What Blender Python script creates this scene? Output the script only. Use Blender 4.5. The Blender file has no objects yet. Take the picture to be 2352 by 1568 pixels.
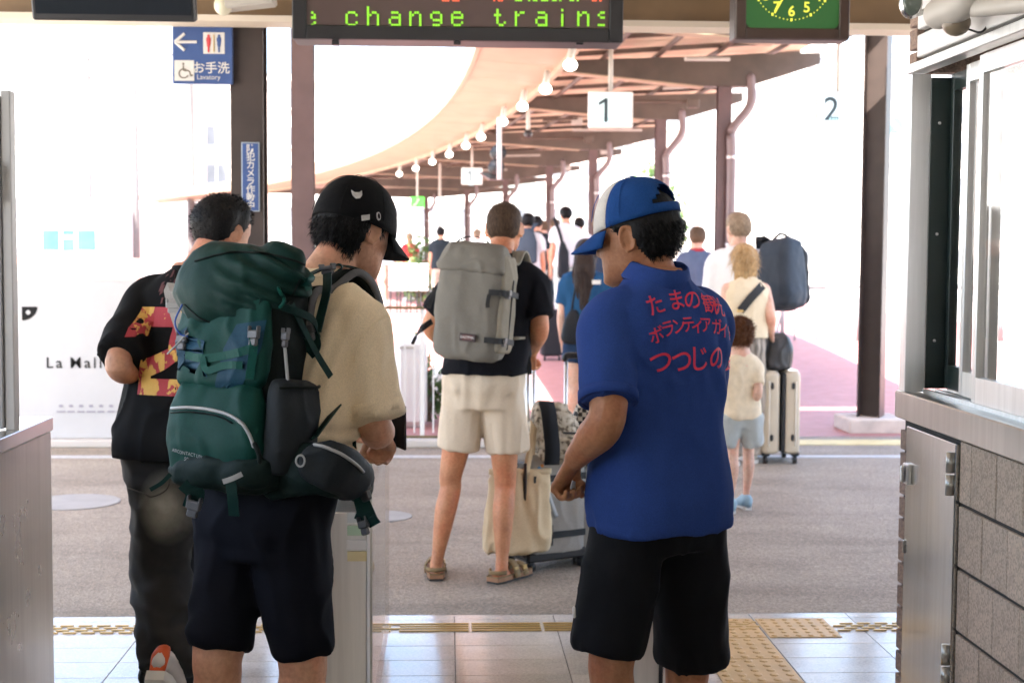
import bpy, bmesh, math, random
import numpy as np
from mathutils import Vector, Matrix
from mathutils.bvhtree import BVHTree
random.seed(7); RNG = np.random.default_rng(7)
S = bpy.context.scene
COL = S.collection
# ------------------------------------------------------------------ camera
FPX, CXP, CYP = 3295.0, 1176.0, 784.0          # focal length and centre in a 2352 px wide frame
CAM_H = 1.56
cam_d = bpy.data.cameras.new('camera'); cam = bpy.data.objects.new('camera', cam_d); COL.objects.link(cam)
cam_d.sensor_width = 36.0; cam_d.lens = FPX / 2352 * 36.0
cam_d.clip_start = 0.05; cam_d.clip_end = 3000
MC = (Matrix.Translation((0, 0, CAM_H)) @ Matrix.Rotation(-math.radians(2.6), 4, 'Z')
      @ Matrix.Rotation(math.radians(90 - 3.58), 4, 'X') @ Matrix.Rotation(0.006, 4, 'Z'))
cam.matrix_world = MC
cam_d.dof.use_dof = True; cam_d.dof.focus_distance = 3.8; cam_d.dof.aperture_fstop = 5.6
S.camera = cam
# ------------------------------------------------------------------ light
SUN_EL, SUN_AZ = math.radians(62), math.radians(205)   # azimuth clockwise from +Y (the view direction)
w = bpy.data.worlds.new('World'); S.world = w; w.use_nodes = True
nt = w.node_tree; bg = nt.nodes['Background']
sky = nt.nodes.new('ShaderNodeTexSky'); sky.sky_type = 'NISHITA'; sky.sun_disc = False
sky.sun_elevation = SUN_EL; sky.sun_rotation = SUN_AZ; sky.air_density = 1.0; sky.dust_density = 3.0; sky.ozone_density = 1.0
nt.links.new(sky.outputs[0], bg.inputs[0]); bg.inputs[1].default_value = 0.15
sun_d = bpy.data.lights.new('sun', 'SUN'); sun = bpy.data.objects.new('sun', sun_d); COL.objects.link(sun)
sun_d.energy = 4.5; sun_d.angle = math.radians(0.5); sun_d.color = (1.0, 0.95, 0.87)
sd = Vector((math.sin(SUN_AZ) * math.cos(SUN_EL), math.cos(SUN_AZ) * math.cos(SUN_EL), math.sin(SUN_EL)))
sun.rotation_euler = sd.to_track_quat('Z', 'Y').to_euler(); sun.location = sd * 60
S.view_settings.view_transform = 'Standard'; S.view_settings.look = 'None'
S.view_settings.exposure = 2.75; S.view_settings.gamma = 1.0
S.render.engine = 'CYCLES'
S.cycles.max_bounces = 8; S.cycles.diffuse_bounces = 5; S.cycles.glossy_bounces = 4; S.cycles.transmission_bounces = 4
S.cycles.transparent_max_bounces = 8; S.cycles.use_denoising = True
S.cycles.sample_clamp_indirect = 12.0
S.cycles.use_adaptive_sampling = True; S.cycles.adaptive_threshold = 0.025

# ------------------------------------------------------------------ helpers
def at(px, py, Y):
    d = MC.to_3x3() @ Vector(((px - CXP) / FPX, -(py - CYP) / FPX, -1.0))
    t = Y / d.y
    return np.array([d.x * t, Y, CAM_H + d.z * t])
def ray(px, py):
    d = MC.to_3x3() @ Vector(((px - CXP) / FPX, -(py - CYP) / FPX, -1.0))
    return Vector((0, 0, CAM_H)), d.normalized()
def A3(*p): return np.array(p, float)
def nrm(v):
    v = np.asarray(v, float); return v / max(np.linalg.norm(v), 1e-9)
def hsh(i, j, k):
    n = (i * 374761393 + j * 668265263 + k * 2147483647 + 1274126177) & 0x7fffffff
    n = ((n ^ (n >> 13)) * 1103515245 + 12345) & 0x7fffffff
    n = (n ^ (n >> 16)) & 0xffff
    return n / 32767.5 - 1.0
def vn(P):
    P = np.asarray(P, float); I = np.floor(P).astype(np.int64); f = P - I; u = f * f * (3 - 2 * f)
    out = 0
    for a in (0, 1):
        for b in (0, 1):
            for c in (0, 1):
                wgt = (u[:, 0] if a else 1 - u[:, 0]) * (u[:, 1] if b else 1 - u[:, 1]) * (u[:, 2] if c else 1 - u[:, 2])
                out = out + wgt * hsh(I[:, 0] + a, I[:, 1] + b, I[:, 2] + c)
    return out
def fbm(P, o=3):
    r = 0; a = 1.0; P = np.asarray(P, float)
    for k in range(o):
        r = r + a * vn(P + 17.3 * k); P = P * 2.03; a *= 0.5
    return r
def catmull(P, m):
    P = np.asarray(P, float); n = len(P)
    if n == 2:
        t = np.linspace(0, 1, m)[:, None]; return P[0] * (1 - t) + P[1] * t
    T = np.linspace(0, n - 1, m); out = []
    for t in T:
        i = min(int(t), n - 2); u = t - i
        p0 = P[i - 1] if i > 0 else 2 * P[0] - P[1]; p1 = P[i]; p2 = P[i + 1]
        p3 = P[i + 2] if i + 2 < n else 2 * P[-1] - P[-2]
        out.append(0.5 * ((2 * p1) + (-p0 + p2) * u + (2 * p0 - 5 * p1 + 4 * p2 - p3) * u * u + (-p0 + 3 * p1 - 3 * p2 + p3) * u ** 3))
    return np.array(out)

class MB:
    """collects closed shapes in world space"""
    def __init__(s): s.V = []; s.F = []; s.n = 0
    def add(s, V, F):
        V = np.asarray(V, float).reshape(-1, 3); s.V.append(V); s.F += [tuple(int(i) + s.n for i in f) for f in F]; s.n += len(V); return s
    def rings(s, R, caps=True, closed=True):
        R = [np.asarray(r, float) for r in R]; n = len(R[0]); V = np.concatenate(R); F = []
        for j in range(len(R) - 1):
            for i in range(n if closed else n - 1):
                k = (i + 1) % n
                F.append((j * n + i, j * n + k, (j + 1) * n + k, (j + 1) * n + i))
        if caps and closed:
            F.append(tuple(range(n))[::-1]); F.append(tuple(range((len(R) - 1) * n, len(R) * n)))
        return s.add(V, F)
    def tube(s, P, r, n=12, m=None, ref=None, caps='round', flat=None):
        """swept tube; r: scalar, per-point list, or list of (ra, rb); flat: direction of rb"""
        P = np.asarray(P, float); m = m or max(len(P) * 4, 2)
        if len(P) == 2 and not isinstance(r, (list, tuple)): m = 2
        C = catmull(P, m)
        if not isinstance(r, (list, tuple)): r = [r] * len(P)
        rr = np.array([(q, q) if np.isscalar(q) else q for q in r], float)
        RR = np.column_stack([np.interp(np.linspace(0, len(P) - 1, m), range(len(P)), rr[:, k]) for k in (0, 1)])
        T = np.gradient(C, axis=0); T = np.array([nrm(t) for t in T])
        up = nrm(flat) if flat is not None else (A3(0, 0, 1) if abs(T[0][2]) < 0.9 else A3(0, 1, 0))
        R = []; ang = np.linspace(0, 2 * math.pi, n, endpoint=False)
        b = nrm(up - T[0] * np.dot(up, T[0]))
        L = []
        for i in range(m):
            b = nrm(b - T[i] * np.dot(b, T[i])); a = nrm(np.cross(T[i], b)); L.append((a, b))
        def ring(i, off, k):
            a, b = L[i]
            return C[i] + T[i] * off + np.outer(np.cos(ang), a) * RR[i, 0] * k + np.outer(np.sin(ang), b) * RR[i, 1] * k
        if caps == 'round':
            q = RR[0].mean()
            R += [ring(0, -q * 0.85, 0.45), ring(0, -q * 0.5, 0.82)]
        for i in range(m): R.append(ring(i, 0, 1))
        if caps == 'round':
            q = RR[-1].mean()
            R += [ring(m - 1, q * 0.5, 0.82), ring(m - 1, q * 0.85, 0.45)]
        return s.rings(R)
    def ell(s, c, r, axes=None, n=16, m=10):
        ax = np.eye(3) if axes is None else np.asarray(axes, float)
        c = np.asarray(c, float); R = []
        ang = np.linspace(0, 2 * math.pi, n, endpoint=False)
        for t in np.linspace(-math.pi / 2 * 0.94, math.pi / 2 * 0.94, m):
            cr = math.cos(t)
            L = np.column_stack([np.cos(ang) * cr * r[0], np.sin(ang) * cr * r[1], np.full(n, math.sin(t) * r[2])])
            R.append(c + L @ ax)
        return s.rings(R)
    def box(s, c, sz, ax=None, bev=0.0):
        """box of full size sz centred at c; bev chamfers all edges"""
        c = np.asarray(c, float); h = np.asarray(sz, float) / 2; ax = np.eye(3) if ax is None else np.asarray(ax, float)
        b = min(bev, h.min() * 0.9)
        if b <= 0:
            V = [c + (A3(x, y, z) * h) @ ax for z in (-1, 1) for y in (-1, 1) for x in (-1, 1)]
            return s.add(V, [(0, 2, 3, 1), (4, 5, 7, 6), (0, 1, 5, 4), (2, 6, 7, 3), (0, 4, 6, 2), (1, 3, 7, 5)])
        def rect(z, i):
            x, y = h[0] - i, h[1] - i; e = b if i == 0 else 0.0
            x0, y0 = h[0], h[1]
            if i == 0: pts = [(x0, -y0 + b), (x0, y0 - b), (x0 - b, y0), (-x0 + b, y0), (-x0, y0 - b), (-x0, -y0 + b), (-x0 + b, -y0), (x0 - b, -y0)]
            else: 
                x1, y1 = x0 - b, y0 - b; g = b * 0.5
                pts = [(x1, -y1 + g), (x1, y1 - g), (x1 - g, y1), (-x1 + g, y1), (-x1, y1 - g), (-x1, -y1 + g), (-x1 + g, -y1), (x1 - g, -y1)]
            return np.array([c + A3(px_, py_, z) @ ax for px_, py_ in pts])
        return s.rings([rect(-h[2], 1), rect(-h[2] + b, 0), rect(h[2] - b, 0), rect(h[2], 1)])
    def band(s, P, wdir, width, thick=0.003, m=None, ndir=None):
        """flat strap along P, wide along wdir (vector or list)"""
        P = np.asarray(P, float); m = m or len(P) * 4; C = catmull(P, m)
        T = np.gradient(C, axis=0); wd = np.asarray(wdir, float)
        if wd.ndim == 2: W = catmull(wd, m)
        else: W = np.repeat(wd[None], m, 0)
        R = []
        for i in range(m):
            t = nrm(T[i]); u = nrm(W[i] - t * np.dot(W[i], t)); nn = np.cross(t, u)
            a = u * width / 2; b = nn * thick / 2
            R.append(np.array([C[i] - a - b, C[i] + a - b, C[i] + a + b, C[i] - a + b]))
        return s.rings(R)
    def prism(s, pts, z0, z1, ax=None, o=(0, 0, 0)):
        """polygon pts (x,y) extruded z0..z1 in frame ax"""
        ax = np.eye(3) if ax is None else np.asarray(ax, float); o = np.asarray(o, float)
        R = [np.array([o + A3(p[0], p[1], z) @ ax for p in pts]) for z in (z0, z1)]
        return s.rings(R)
    def arr(s): return np.concatenate(s.V), s.F

ORG = {}
def link_mesh(name, V, F, mat, origin, smooth):
    me = bpy.data.meshes.new(name); V = np.asarray(V, float) - np.asarray(origin, float)
    me.from_pydata(V.tolist(), [], [tuple(int(i) for i in f) for f in F])
    if smooth: me.polygons.foreach_set('use_smooth', np.ones(len(me.polygons), bool))
    if mat: me.materials.append(mat)
    me.update(); return me
def obj(name, src, mat, parent=None, smooth=False, label=None):
    """part (parent given) or one-mesh thing"""
    V, F = src.arr() if isinstance(src, MB) else src
    V = np.asarray(V, float)
    if parent is not None: org = ORG[parent.name]
    else: org = A3((V[:, 0].min() + V[:, 0].max()) / 2, (V[:, 1].min() + V[:, 1].max()) / 2, V[:, 2].min())
    me = link_mesh(name, V, F, mat, org, smooth)
    o = bpy.data.objects.new(name, me); COL.objects.link(o)
    if parent is not None: o.parent = parent
    else: o.location = org
    ORG[o.name] = org
    if label: o['label'] = label
    return o
def fixn(o):
    bm = bmesh.new(); bm.from_mesh(o.data); bmesh.ops.recalc_face_normals(bm, faces=bm.faces); bm.to_mesh(o.data); bm.free(); return o
def thing(name, label, cat, loc, group=None):
    o = bpy.data.objects.new(name, None); COL.objects.link(o); o.location = Vector([float(q) for q in loc]); o.empty_display_size = 0.1
    ORG[o.name] = np.asarray(loc, float)
    return tag(o, label, cat, group)
def tag(o, label, cat, group=None):
    o['label'] = label; o['category'] = cat
    if group: o['group'] = group
    return o
def struct(o, kind='structure'):
    o['kind'] = kind; return o
def piece(name, me, parent, world_loc, rotz=0.0, scale=None):
    o = bpy.data.objects.new(name, me); COL.objects.link(o); o.parent = parent
    o.location = Vector([float(q) for q in (np.asarray(world_loc, float) - ORG[parent.name])]); o.rotation_euler[2] = rotz
    if scale: o.scale = scale
    ORG[o.name] = np.asarray(world_loc, float)
    return o
def mesh_only(name, src, mat, smooth=False):
    V, F = src.arr() if isinstance(src, MB) else src
    return link_mesh(name, V, F, mat, (0, 0, 0), smooth)

def remesh(src, voxel, smooth=4, fac=0.5):
    V, F = src.arr() if isinstance(src, MB) else src
    me = bpy.data.meshes.new('tmp'); me.from_pydata(V.tolist(), [], F); me.update()
    bm = bmesh.new(); bm.from_mesh(me); bmesh.ops.recalc_face_normals(bm, faces=bm.faces); bm.to_mesh(me); bm.free()
    o = bpy.data.objects.new('tmp', me); COL.objects.link(o)
    m = o.modifiers.new('r', 'REMESH'); m.mode = 'VOXEL'; m.voxel_size = voxel; m.adaptivity = 0
    if smooth:
        sm = o.modifiers.new('s', 'SMOOTH'); sm.iterations = smooth; sm.factor = fac
    dg = bpy.context.evaluated_depsgraph_get(); ev = o.evaluated_get(dg); e = ev.to_mesh()
    n = len(e.vertices); VV = np.empty(n * 3); e.vertices.foreach_get('co', VV); VV = VV.reshape(-1, 3)
    FF = [tuple(p.vertices) for p in e.polygons]
    ev.to_mesh_clear(); bpy.data.objects.remove(o); bpy.data.meshes.remove(me)
    return VV, FF
def vnormals(V, F):
    N = np.zeros_like(V); Q = np.array([f if len(f) == 4 else (f[0], f[1], f[2], f[2]) for f in F])
    n = np.cross(V[Q[:, 2]] - V[Q[:, 0]], V[Q[:, 3]] - V[Q[:, 1]])
    n3 = np.cross(V[Q[:, 1]] - V[Q[:, 0]], V[Q[:, 2]] - V[Q[:, 0]]); n = np.where((np.abs(n).sum(1) < 1e-14)[:, None], n3, n)
    for k in range(4): np.add.at(N, Q[:, k], n)
    return N / np.maximum(np.linalg.norm(N, axis=1), 1e-12)[:, None]
def displace(VF, fn):
    V, F = VF; return V + vnormals(V, F) * fn(V)[:, None], F
def wrinkles(amp=0.004, freq=9.0, stretch=(1, 1, 0.45), amp2=None, seed=0.0, dirs=None):
    amp2 = amp * 0.5 if amp2 is None else amp2
    st = np.asarray(stretch, float)
    def f(V):
        P = V * st * freq + seed
        q = fbm(P, 2); wv = np.sin(6.0 * q + 3.0 * vn(P * 0.4 + 5))
        rd = 1.0 - np.clip(np.abs(fbm(P * 1.3 + 31.7, 2)) * 2.2, 0, 1); return amp * (wv * 0.45 + 1.15 * (rd ** 2 - 0.3)) + amp2 * fbm(V * 14.0 + seed * 3, 2)
    return f
def bvh(VF): return BVHTree.FromPolygons([tuple(v) for v in VF[0]], VF[1])

# ------------------------------------------------------------------ materials
MATS = {}
def nodes(name):
    m = bpy.data.materials.new(name); m.use_nodes = True; t = m.node_tree; b = t.nodes['Principled BSDF']; MATS[name] = m
    return m, t, b
def N(t, typ, **kw):
    n = t.nodes.new(typ)
    for k, v in kw.items(): setattr(n, k, v)
    return n
def setc(b, k, v): b.inputs[k].default_value = v
def coords(t, scale=(1, 1, 1)):
    tc = N(t, 'ShaderNodeTexCoord'); mp = N(t, 'ShaderNodeMapping'); mp.inputs['Scale'].default_value = scale
    t.links.new(tc.outputs['Object'], mp.inputs['Vector']); return mp.outputs[0]
def noise_n(t, vec, scale, detail=3, rough=0.55):
    n = N(t, 'ShaderNodeTexNoise'); n.inputs['Scale'].default_value = scale; n.inputs['Detail'].default_value = detail; n.inputs['Roughness'].default_value = rough
    t.links.new(vec, n.inputs['Vector']); return n.outputs['Fac']
def ramp(t, fac, stops):
    r = N(t, 'ShaderNodeValToRGB'); e = r.color_ramp.elements
    while len(e) < len(stops): e.new(0.5)
    for i, (p, c) in enumerate(stops): e[i].position = p; e[i].color = (*c, 1)
    t.links.new(fac, r.inputs['Fac']); return r.outputs['Color']
def bump(t, b, fac, strength, dist=0.01):
    n = N(t, 'ShaderNodeBump'); n.inputs['Strength'].default_value = strength; n.inputs['Distance'].default_value = dist
    t.links.new(fac, n.inputs['Height']); t.links.new(n.outputs[0], b.inputs['Normal']); return n
def sc(c, k): return tuple(min(1.0, x * k) for x in c)
def mat(name, col, rough=0.6, metal=0.0, var=0.12, vscale=6.0, bs=0.0, bscale=40.0, bdist=0.004, stretch=(1, 1, 1), spec=0.5, sheen=0.0, coat=0.0, rvar=0.0):
    if name in MATS: return MATS[name]
    m, t, b = nodes(name); v = coords(t, stretch)
    f = noise_n(t, v, vscale, 4)
    c = ramp(t, f, [(0.25, sc(col, 1 - var)), (0.5, col), (0.78, sc(col, 1 + var))])
    t.links.new(c, b.inputs['Base Color'])
    setc(b, 'Roughness', rough); setc(b, 'Metallic', metal); setc(b, 'Specular IOR Level', spec)
    if sheen: setc(b, 'Sheen Weight', sheen); setc(b, 'Sheen Roughness', 0.5)
    if coat: setc(b, 'Coat Weight', coat)
    if rvar:
        r = N(t, 'ShaderNodeMapRange'); r.inputs['To Min'].default_value = max(0, rough - rvar); r.inputs['To Max'].default_value = rough + rvar
        t.links.new(noise_n(t, v, vscale * 2.3, 4), r.inputs['Value']); t.links.new(r.outputs[0], b.inputs['Roughness'])
    if bs: bump(t, b, noise_n(t, v, bscale, 4), bs, bdist)
    return m
def cloth(name, col, var=0.14, bs=0.35, wr=26.0, rough=0.85, sheen=0.0):
    """woven fabric: soft creases and a fine grain"""
    if name in MATS: return MATS[name]
    m, t, b = nodes(name); v = coords(t)
    f = noise_n(t, v, 7, 5)
    c = ramp(t, f, [(0.25, sc(col, 1 - var)), (0.5, col), (0.78, sc(col, 1 + var))])
    g = noise_n(t, v, 330, 1); mx = N(t, 'ShaderNodeMix', data_type='RGBA', blend_type='MULTIPLY'); mx.inputs['Factor'].default_value = 1.0
    t.links.new(c, mx.inputs['A']); t.links.new(ramp(t, g, [(0.3, (0.86,) * 3), (0.7, (1.04,) * 3)]), mx.inputs['B'])
    t.links.new(mx.outputs['Result'], b.inputs['Base Color'])
    setc(b, 'Roughness', rough); setc(b, 'Specular IOR Level', 0.15); setc(b, 'Sheen Weight', sheen); setc(b, 'Sheen Roughness', 0.5)
    a1 = noise_n(t, v, wr, 3); a2 = noise_n(t, v, 600, 1)
    ad = N(t, 'ShaderNodeMath', operation='MULTIPLY_ADD'); t.links.new(a2, ad.inputs[0]); ad.inputs[1].default_value = 0.06; t.links.new(a1, ad.inputs[2])
    bump(t, b, ad.outputs[0], bs, 0.01)
    return m
def skin(name, col, red=0.25):
    if name in MATS: return MATS[name]
    m, t, b = nodes(name); v = coords(t)
    f = noise_n(t, v, 16, 4)
    c = ramp(t, f, [(0.3, (col[0] * 0.85, col[1] * 0.78, col[2] * 0.75)), (0.55, col), (0.8, (min(1, col[0] * 1.08), col[1] * 0.98, col[2] * 0.95))])
    c2 = ramp(t, noise_n(t, v, 5.5, 3), [(0.35, (0.86, 0.82, 0.8)), (0.5, (1, 1, 1)), (0.68, (1.06, 0.84, 0.8))]); c3 = ramp(t, noise_n(t, v, 90, 3), [(0.3, (0.86, 0.82, 0.8)), (0.6, (1.03, 1.02, 1.0))])
    for q in (c2, c3):
        mx = N(t, 'ShaderNodeMix', data_type='RGBA', blend_type='MULTIPLY'); mx.inputs['Factor'].default_value = 1.0; t.links.new(c, mx.inputs['A']); t.links.new(q, mx.inputs['B']); c = mx.outputs['Result']
    t.links.new(c, b.inputs['Base Color']); setc(b, 'Roughness', 0.5); setc(b, 'Specular IOR Level', 0.4)
    setc(b, 'Subsurface Weight', 0.12); setc(b, 'Subsurface Radius', (0.012, 0.005, 0.003)); setc(b, 'Subsurface Scale', 0.6)
    bump(t, b, noise_n(t, v, 120, 4, 0.7), 0.3, 0.004)
    return m
def emis(name, col, s):
    if name in MATS: return MATS[name]
    m, t, b = nodes(name); setc(b, 'Base Color', (*col, 1)); setc(b, 'Emission Color', (*col, 1)); setc(b, 'Emission Strength', s); return m
def glass(name, tint=(1, 1, 1), rough=0.0, ior=1.5):
    if name in MATS: return MATS[name]
    m, t, b = nodes(name); t.nodes.remove(b)
    tr = N(t, 'ShaderNodeBsdfTransparent'); tr.inputs[0].default_value = (*tint, 1)
    gl = N(t, 'ShaderNodeBsdfGlossy'); gl.inputs['Roughness'].default_value = rough
    fr = N(t, 'ShaderNodeFresnel'); fr.inputs[0].default_value = ior
    ge = N(t, 'ShaderNodeNewGeometry'); ml = N(t, 'ShaderNodeMath', operation='SUBTRACT'); ml.use_clamp = True; t.links.new(fr.outputs[0], ml.inputs[0]); t.links.new(ge.outputs['Backfacing'], ml.inputs[1])
    mx = N(t, 'ShaderNodeMixShader'); t.links.new(ml.outputs[0], mx.inputs[0]); t.links.new(tr.outputs[0], mx.inputs[1]); t.links.new(gl.outputs[0], mx.inputs[2])
    t.links.new(mx.outputs[0], t.nodes['Material Output'].inputs[0]); return m
def steel(name, col=(0.62, 0.6, 0.57), rough=0.28, stretch=(7, 7, 0.3)):
    if name in MATS: return MATS[name]
    m, t, b = nodes(name); v = coords(t, stretch); v2 = coords(t)
    f = noise_n(t, v, 6, 4)
    t.links.new(ramp(t, f, [(0.3, sc(col, 0.9)), (0.7, sc(col, 1.06))]), b.inputs['Base Color']); setc(b, 'Metallic', 1.0)
    r = N(t, 'ShaderNodeMapRange'); r.inputs['To Min'].default_value = rough - 0.05; r.inputs['To Max'].default_value = rough + 0.07
    t.links.new(noise_n(t, v2, 5, 5), r.inputs['Value']); t.links.new(r.outputs[0], b.inputs['Roughness'])
    ad = N(t, 'ShaderNodeMath', operation='MULTIPLY_ADD'); t.links.new(f, ad.inputs[0]); ad.inputs[1].default_value = 0.02
    t.links.new(noise_n(t, v2, 3.0, 2), ad.inputs[2])
    return m

# ------------------------------------------------------------------ lettering (built-in font)
def glyphs(txt, size=1.0, align='CENTER', spacing=1.0, bold=0.0):
    cu = bpy.data.curves.new('tmp', 'FONT'); cu.body = txt; cu.size = size; cu.align_x = align; cu.align_y = 'CENTER'; cu.space_character = spacing
    cu.resolution_u = 4; cu.offset = bold * size
    o = bpy.data.objects.new('tmp', cu); COL.objects.link(o)
    dg = bpy.context.evaluated_depsgraph_get(); me = bpy.data.meshes.new_from_object(o.evaluated_get(dg))
    n = len(me.vertices); V = np.empty(n * 3); me.vertices.foreach_get('co', V); V = V.reshape(-1, 3); F = [tuple(p.vertices) for p in me.polygons]
    bpy.data.objects.remove(o); bpy.data.curves.remove(cu); bpy.data.meshes.remove(me)
    return V, F
def flat_text(txt, size, c, right, up, off=0.0, **k):
    """lettering lying in the plane (right, up) round c"""
    V, F = glyphs(txt, size, **k); right = nrm(right); up = nrm(up); n = np.cross(right, up)
    return np.asarray(c) + np.outer(V[:, 0], right) + np.outer(V[:, 1], up) + n * off, F
def decal(tree, V2, F, p, right, up, lift=0.002, maxlen=0.012):
    """lay a flat outline (x,y) on a surface round the point p"""
    bm = bmesh.new(); vs = [bm.verts.new((v[0], v[1], 0)) for v in V2]
    for f in F:
        try: bm.faces.new([vs[i] for i in f])
        except ValueError: pass
    for _ in range(4):
        es = [e for e in bm.edges if e.calc_length() > maxlen]
        if not es: break
        bmesh.ops.subdivide_edges(bm, edges=es, cuts=1); bmesh.ops.triangulate(bm, faces=bm.faces)
    bm.verts.index_update()
    right = nrm(right); up = nrm(up); n = np.cross(right, up); out = []
    for v in bm.verts:
        q = np.asarray(p) + right * v.co.x + up * v.co.y
        h = tree.ray_cast(Vector(q + n * 0.15), Vector(-n), 0.4)
        if h[0] is None: h = tree.find_nearest(Vector(q)); 
        out.append(np.array(h[0]) + n * lift)
    FF = [tuple(v.index for v in f.verts) for f in bm.faces]; bm.free()
    return np.array(out), FF
# ================================================================== materials of the setting
def asphalt_mat():
    m, t, b = nodes('asphalt'); v = coords(t)
    a = ramp(t, noise_n(t, v, 1.1, 5), [(0.3, (0.29, 0.245, 0.195)), (0.7, (0.38, 0.325, 0.265))])
    vo = N(t, 'ShaderNodeTexVoronoi'); vo.inputs['Scale'].default_value = 95; t.links.new(v, vo.inputs['Vector'])
    g = ramp(t, vo.outputs['Color'], [(0.15, (0.72,) * 3), (0.6, (1.0,) * 3), (0.95, (1.3, 1.28, 1.25))])
    mx = N(t, 'ShaderNodeMix', data_type='RGBA', blend_type='MULTIPLY'); mx.inputs['Factor'].default_value = 1.0
    t.links.new(a, mx.inputs['A']); t.links.new(g, mx.inputs['B'])
    st = ramp(t, noise_n(t, coords(t, (0.35, 1.6, 1)), 1.6, 6, 0.65), [(0.3, (0.72,) * 3), (0.5, (1.0,) * 3), (0.72, (1.12,) * 3)]); m3 = N(t, 'ShaderNodeMix', data_type='RGBA', blend_type='MULTIPLY'); m3.inputs['Factor'].default_value = 1.0
    t.links.new(mx.outputs['Result'], m3.inputs['A']); t.links.new(st, m3.inputs['B']); mx = m3
    n2 = noise_n(t, v, 260, 2); sp = ramp(t, n2, [(0.66, (0, 0, 0)), (0.72, (1, 1, 1))])
    m2 = N(t, 'ShaderNodeMix', data_type='RGBA'); t.links.new(sp, m2.inputs['Factor']); t.links.new(mx.outputs['Result'], m2.inputs['A']); m2.inputs['B'].default_value = (0.42, 0.4, 0.37, 1)
    t.links.new(m2.outputs['Result'], b.inputs['Base Color']); setc(b, 'Roughness', 0.72); setc(b, 'Specular IOR Level', 0.35)
    bump(t, b, vo.outputs['Distance'], 0.6, 0.006); return m
def brick_pave_mat():
    m, t, b = nodes('red_paving'); v = coords(t)
    br = N(t, 'ShaderNodeTexBrick'); br.inputs['Scale'].default_value = 5.0; br.inputs['Mortar Size'].default_value = 0.012
    br.inputs['Color1'].default_value = (0.36, 0.15, 0.14, 1); br.inputs['Color2'].default_value = (0.42, 0.19, 0.18, 1); br.inputs['Mortar'].default_value = (0.3, 0.2, 0.19, 1)
    t.links.new(v, br.inputs['Vector']); t.links.new(br.outputs['Color'], b.inputs['Base Color']); setc(b, 'Roughness', 0.6)
    bump(t, b, noise_n(t, v, 50, 3), 0.2, 0.004); return m
M_ASPH = asphalt_mat(); M_RED = brick_pave_mat()
M_GROUND = mat('pale_concrete', (0.55, 0.52, 0.48), 0.8, var=0.12, vscale=0.6, bs=0.2)
def granite(name, col, rough, var=0.3, scale=160):
    m, t, b = nodes(name); v = coords(t)
    vo = N(t, 'ShaderNodeTexVoronoi'); vo.inputs['Scale'].default_value = scale; t.links.new(v, vo.inputs['Vector'])
    sp = N(t, 'ShaderNodeSeparateColor'); t.links.new(vo.outputs['Color'], sp.inputs[0])
    c = ramp(t, sp.outputs[0], [(0.1, sc(col, 1 - var)), (0.5, col), (0.9, sc(col, 1 + var * 0.7))])
    oi = N(t, 'ShaderNodeObjectInfo'); mr = N(t, 'ShaderNodeMapRange'); mr.inputs['To Min'].default_value = 0.88; mr.inputs['To Max'].default_value = 1.08
    t.links.new(oi.outputs['Random'], mr.inputs['Value'])
    st = N(t, 'ShaderNodeMath', operation='MULTIPLY_ADD'); t.links.new(noise_n(t, v, 9, 4), st.inputs[0]); st.inputs[1].default_value = 0.3; st.inputs[2].default_value = 0.85
    k = N(t, 'ShaderNodeMath', operation='MULTIPLY'); t.links.new(mr.outputs[0], k.inputs[0]); t.links.new(st.outputs[0], k.inputs[1])
    mx = N(t, 'ShaderNodeMix', data_type='RGBA', blend_type='MULTIPLY'); mx.inputs['Factor'].default_value = 1.0
    t.links.new(c, mx.inputs['A']); t.links.new(k.outputs[0], mx.inputs['B']); t.links.new(mx.outputs['Result'], b.inputs['Base Color'])
    r = N(t, 'ShaderNodeMapRange'); r.inputs['To Min'].default_value = max(0.05, rough - 0.08); r.inputs['To Max'].default_value = rough + 0.1
    t.links.new(noise_n(t, v, 7, 4), r.inputs['Value']); t.links.new(r.outputs[0], b.inputs['Roughness'])
    bump(t, b, noise_n(t, v, 60, 3), 0.06 if rough < 0.4 else 0.35, 0.003); return m
M_TILE = granite('floor_granite', (0.64, 0.6, 0.55), 0.17, 0.12); M_TILE.node_tree.nodes['Principled BSDF'].inputs['Specular IOR Level'].default_value = 0.9
M_GROUT = mat('grout', (0.16, 0.15, 0.14), 0.9)
M_BLOCK = granite('wall_block', (0.5, 0.41, 0.33), 0.75, 0.22, 170)
M_BRICK = granite('brown_brick', (0.3, 0.21, 0.165), 0.8, 0.3, 220)
M_MORT = mat('dark_mortar', (0.06, 0.057, 0.053), 0.9)
M_STEEL = steel('brushed_steel', (0.5, 0.5, 0.47)); M_STEEL2 = steel('polished_steel', (0.66, 0.65, 0.63), 0.2)
M_ALU = steel('aluminium', (0.78, 0.78, 0.77), 0.36)
M_WHITE = mat('white_panel', (0.78, 0.78, 0.77), 0.45, var=0.04, vscale=3)
M_CREAM = mat('cream_paint', (0.70, 0.60, 0.48), 0.6, var=0.06, vscale=1.5, bs=0.05)
M_BROWN = mat('brown_steel_paint', (0.05, 0.034, 0.029), 0.45, var=0.25, vscale=5, bs=0.1, bscale=25)
M_BROWN2 = mat('red_brown_steel_paint', (0.12, 0.072, 0.07), 0.42, var=0.2, vscale=4, bs=0.1, bscale=25)
M_TAN = mat('tan_beam_paint', (0.17, 0.105, 0.05), 0.5, var=0.2, vscale=4)
M_BLACK = mat('black_plastic', (0.018, 0.018, 0.02), 0.4, var=0.1)
M_DGREEN = mat('dark_green_panel', (0.025, 0.04, 0.037), 0.35, var=0.1)
M_BEIGE = mat('beige_plastic', (0.5, 0.47, 0.42), 0.45, var=0.06)
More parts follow.
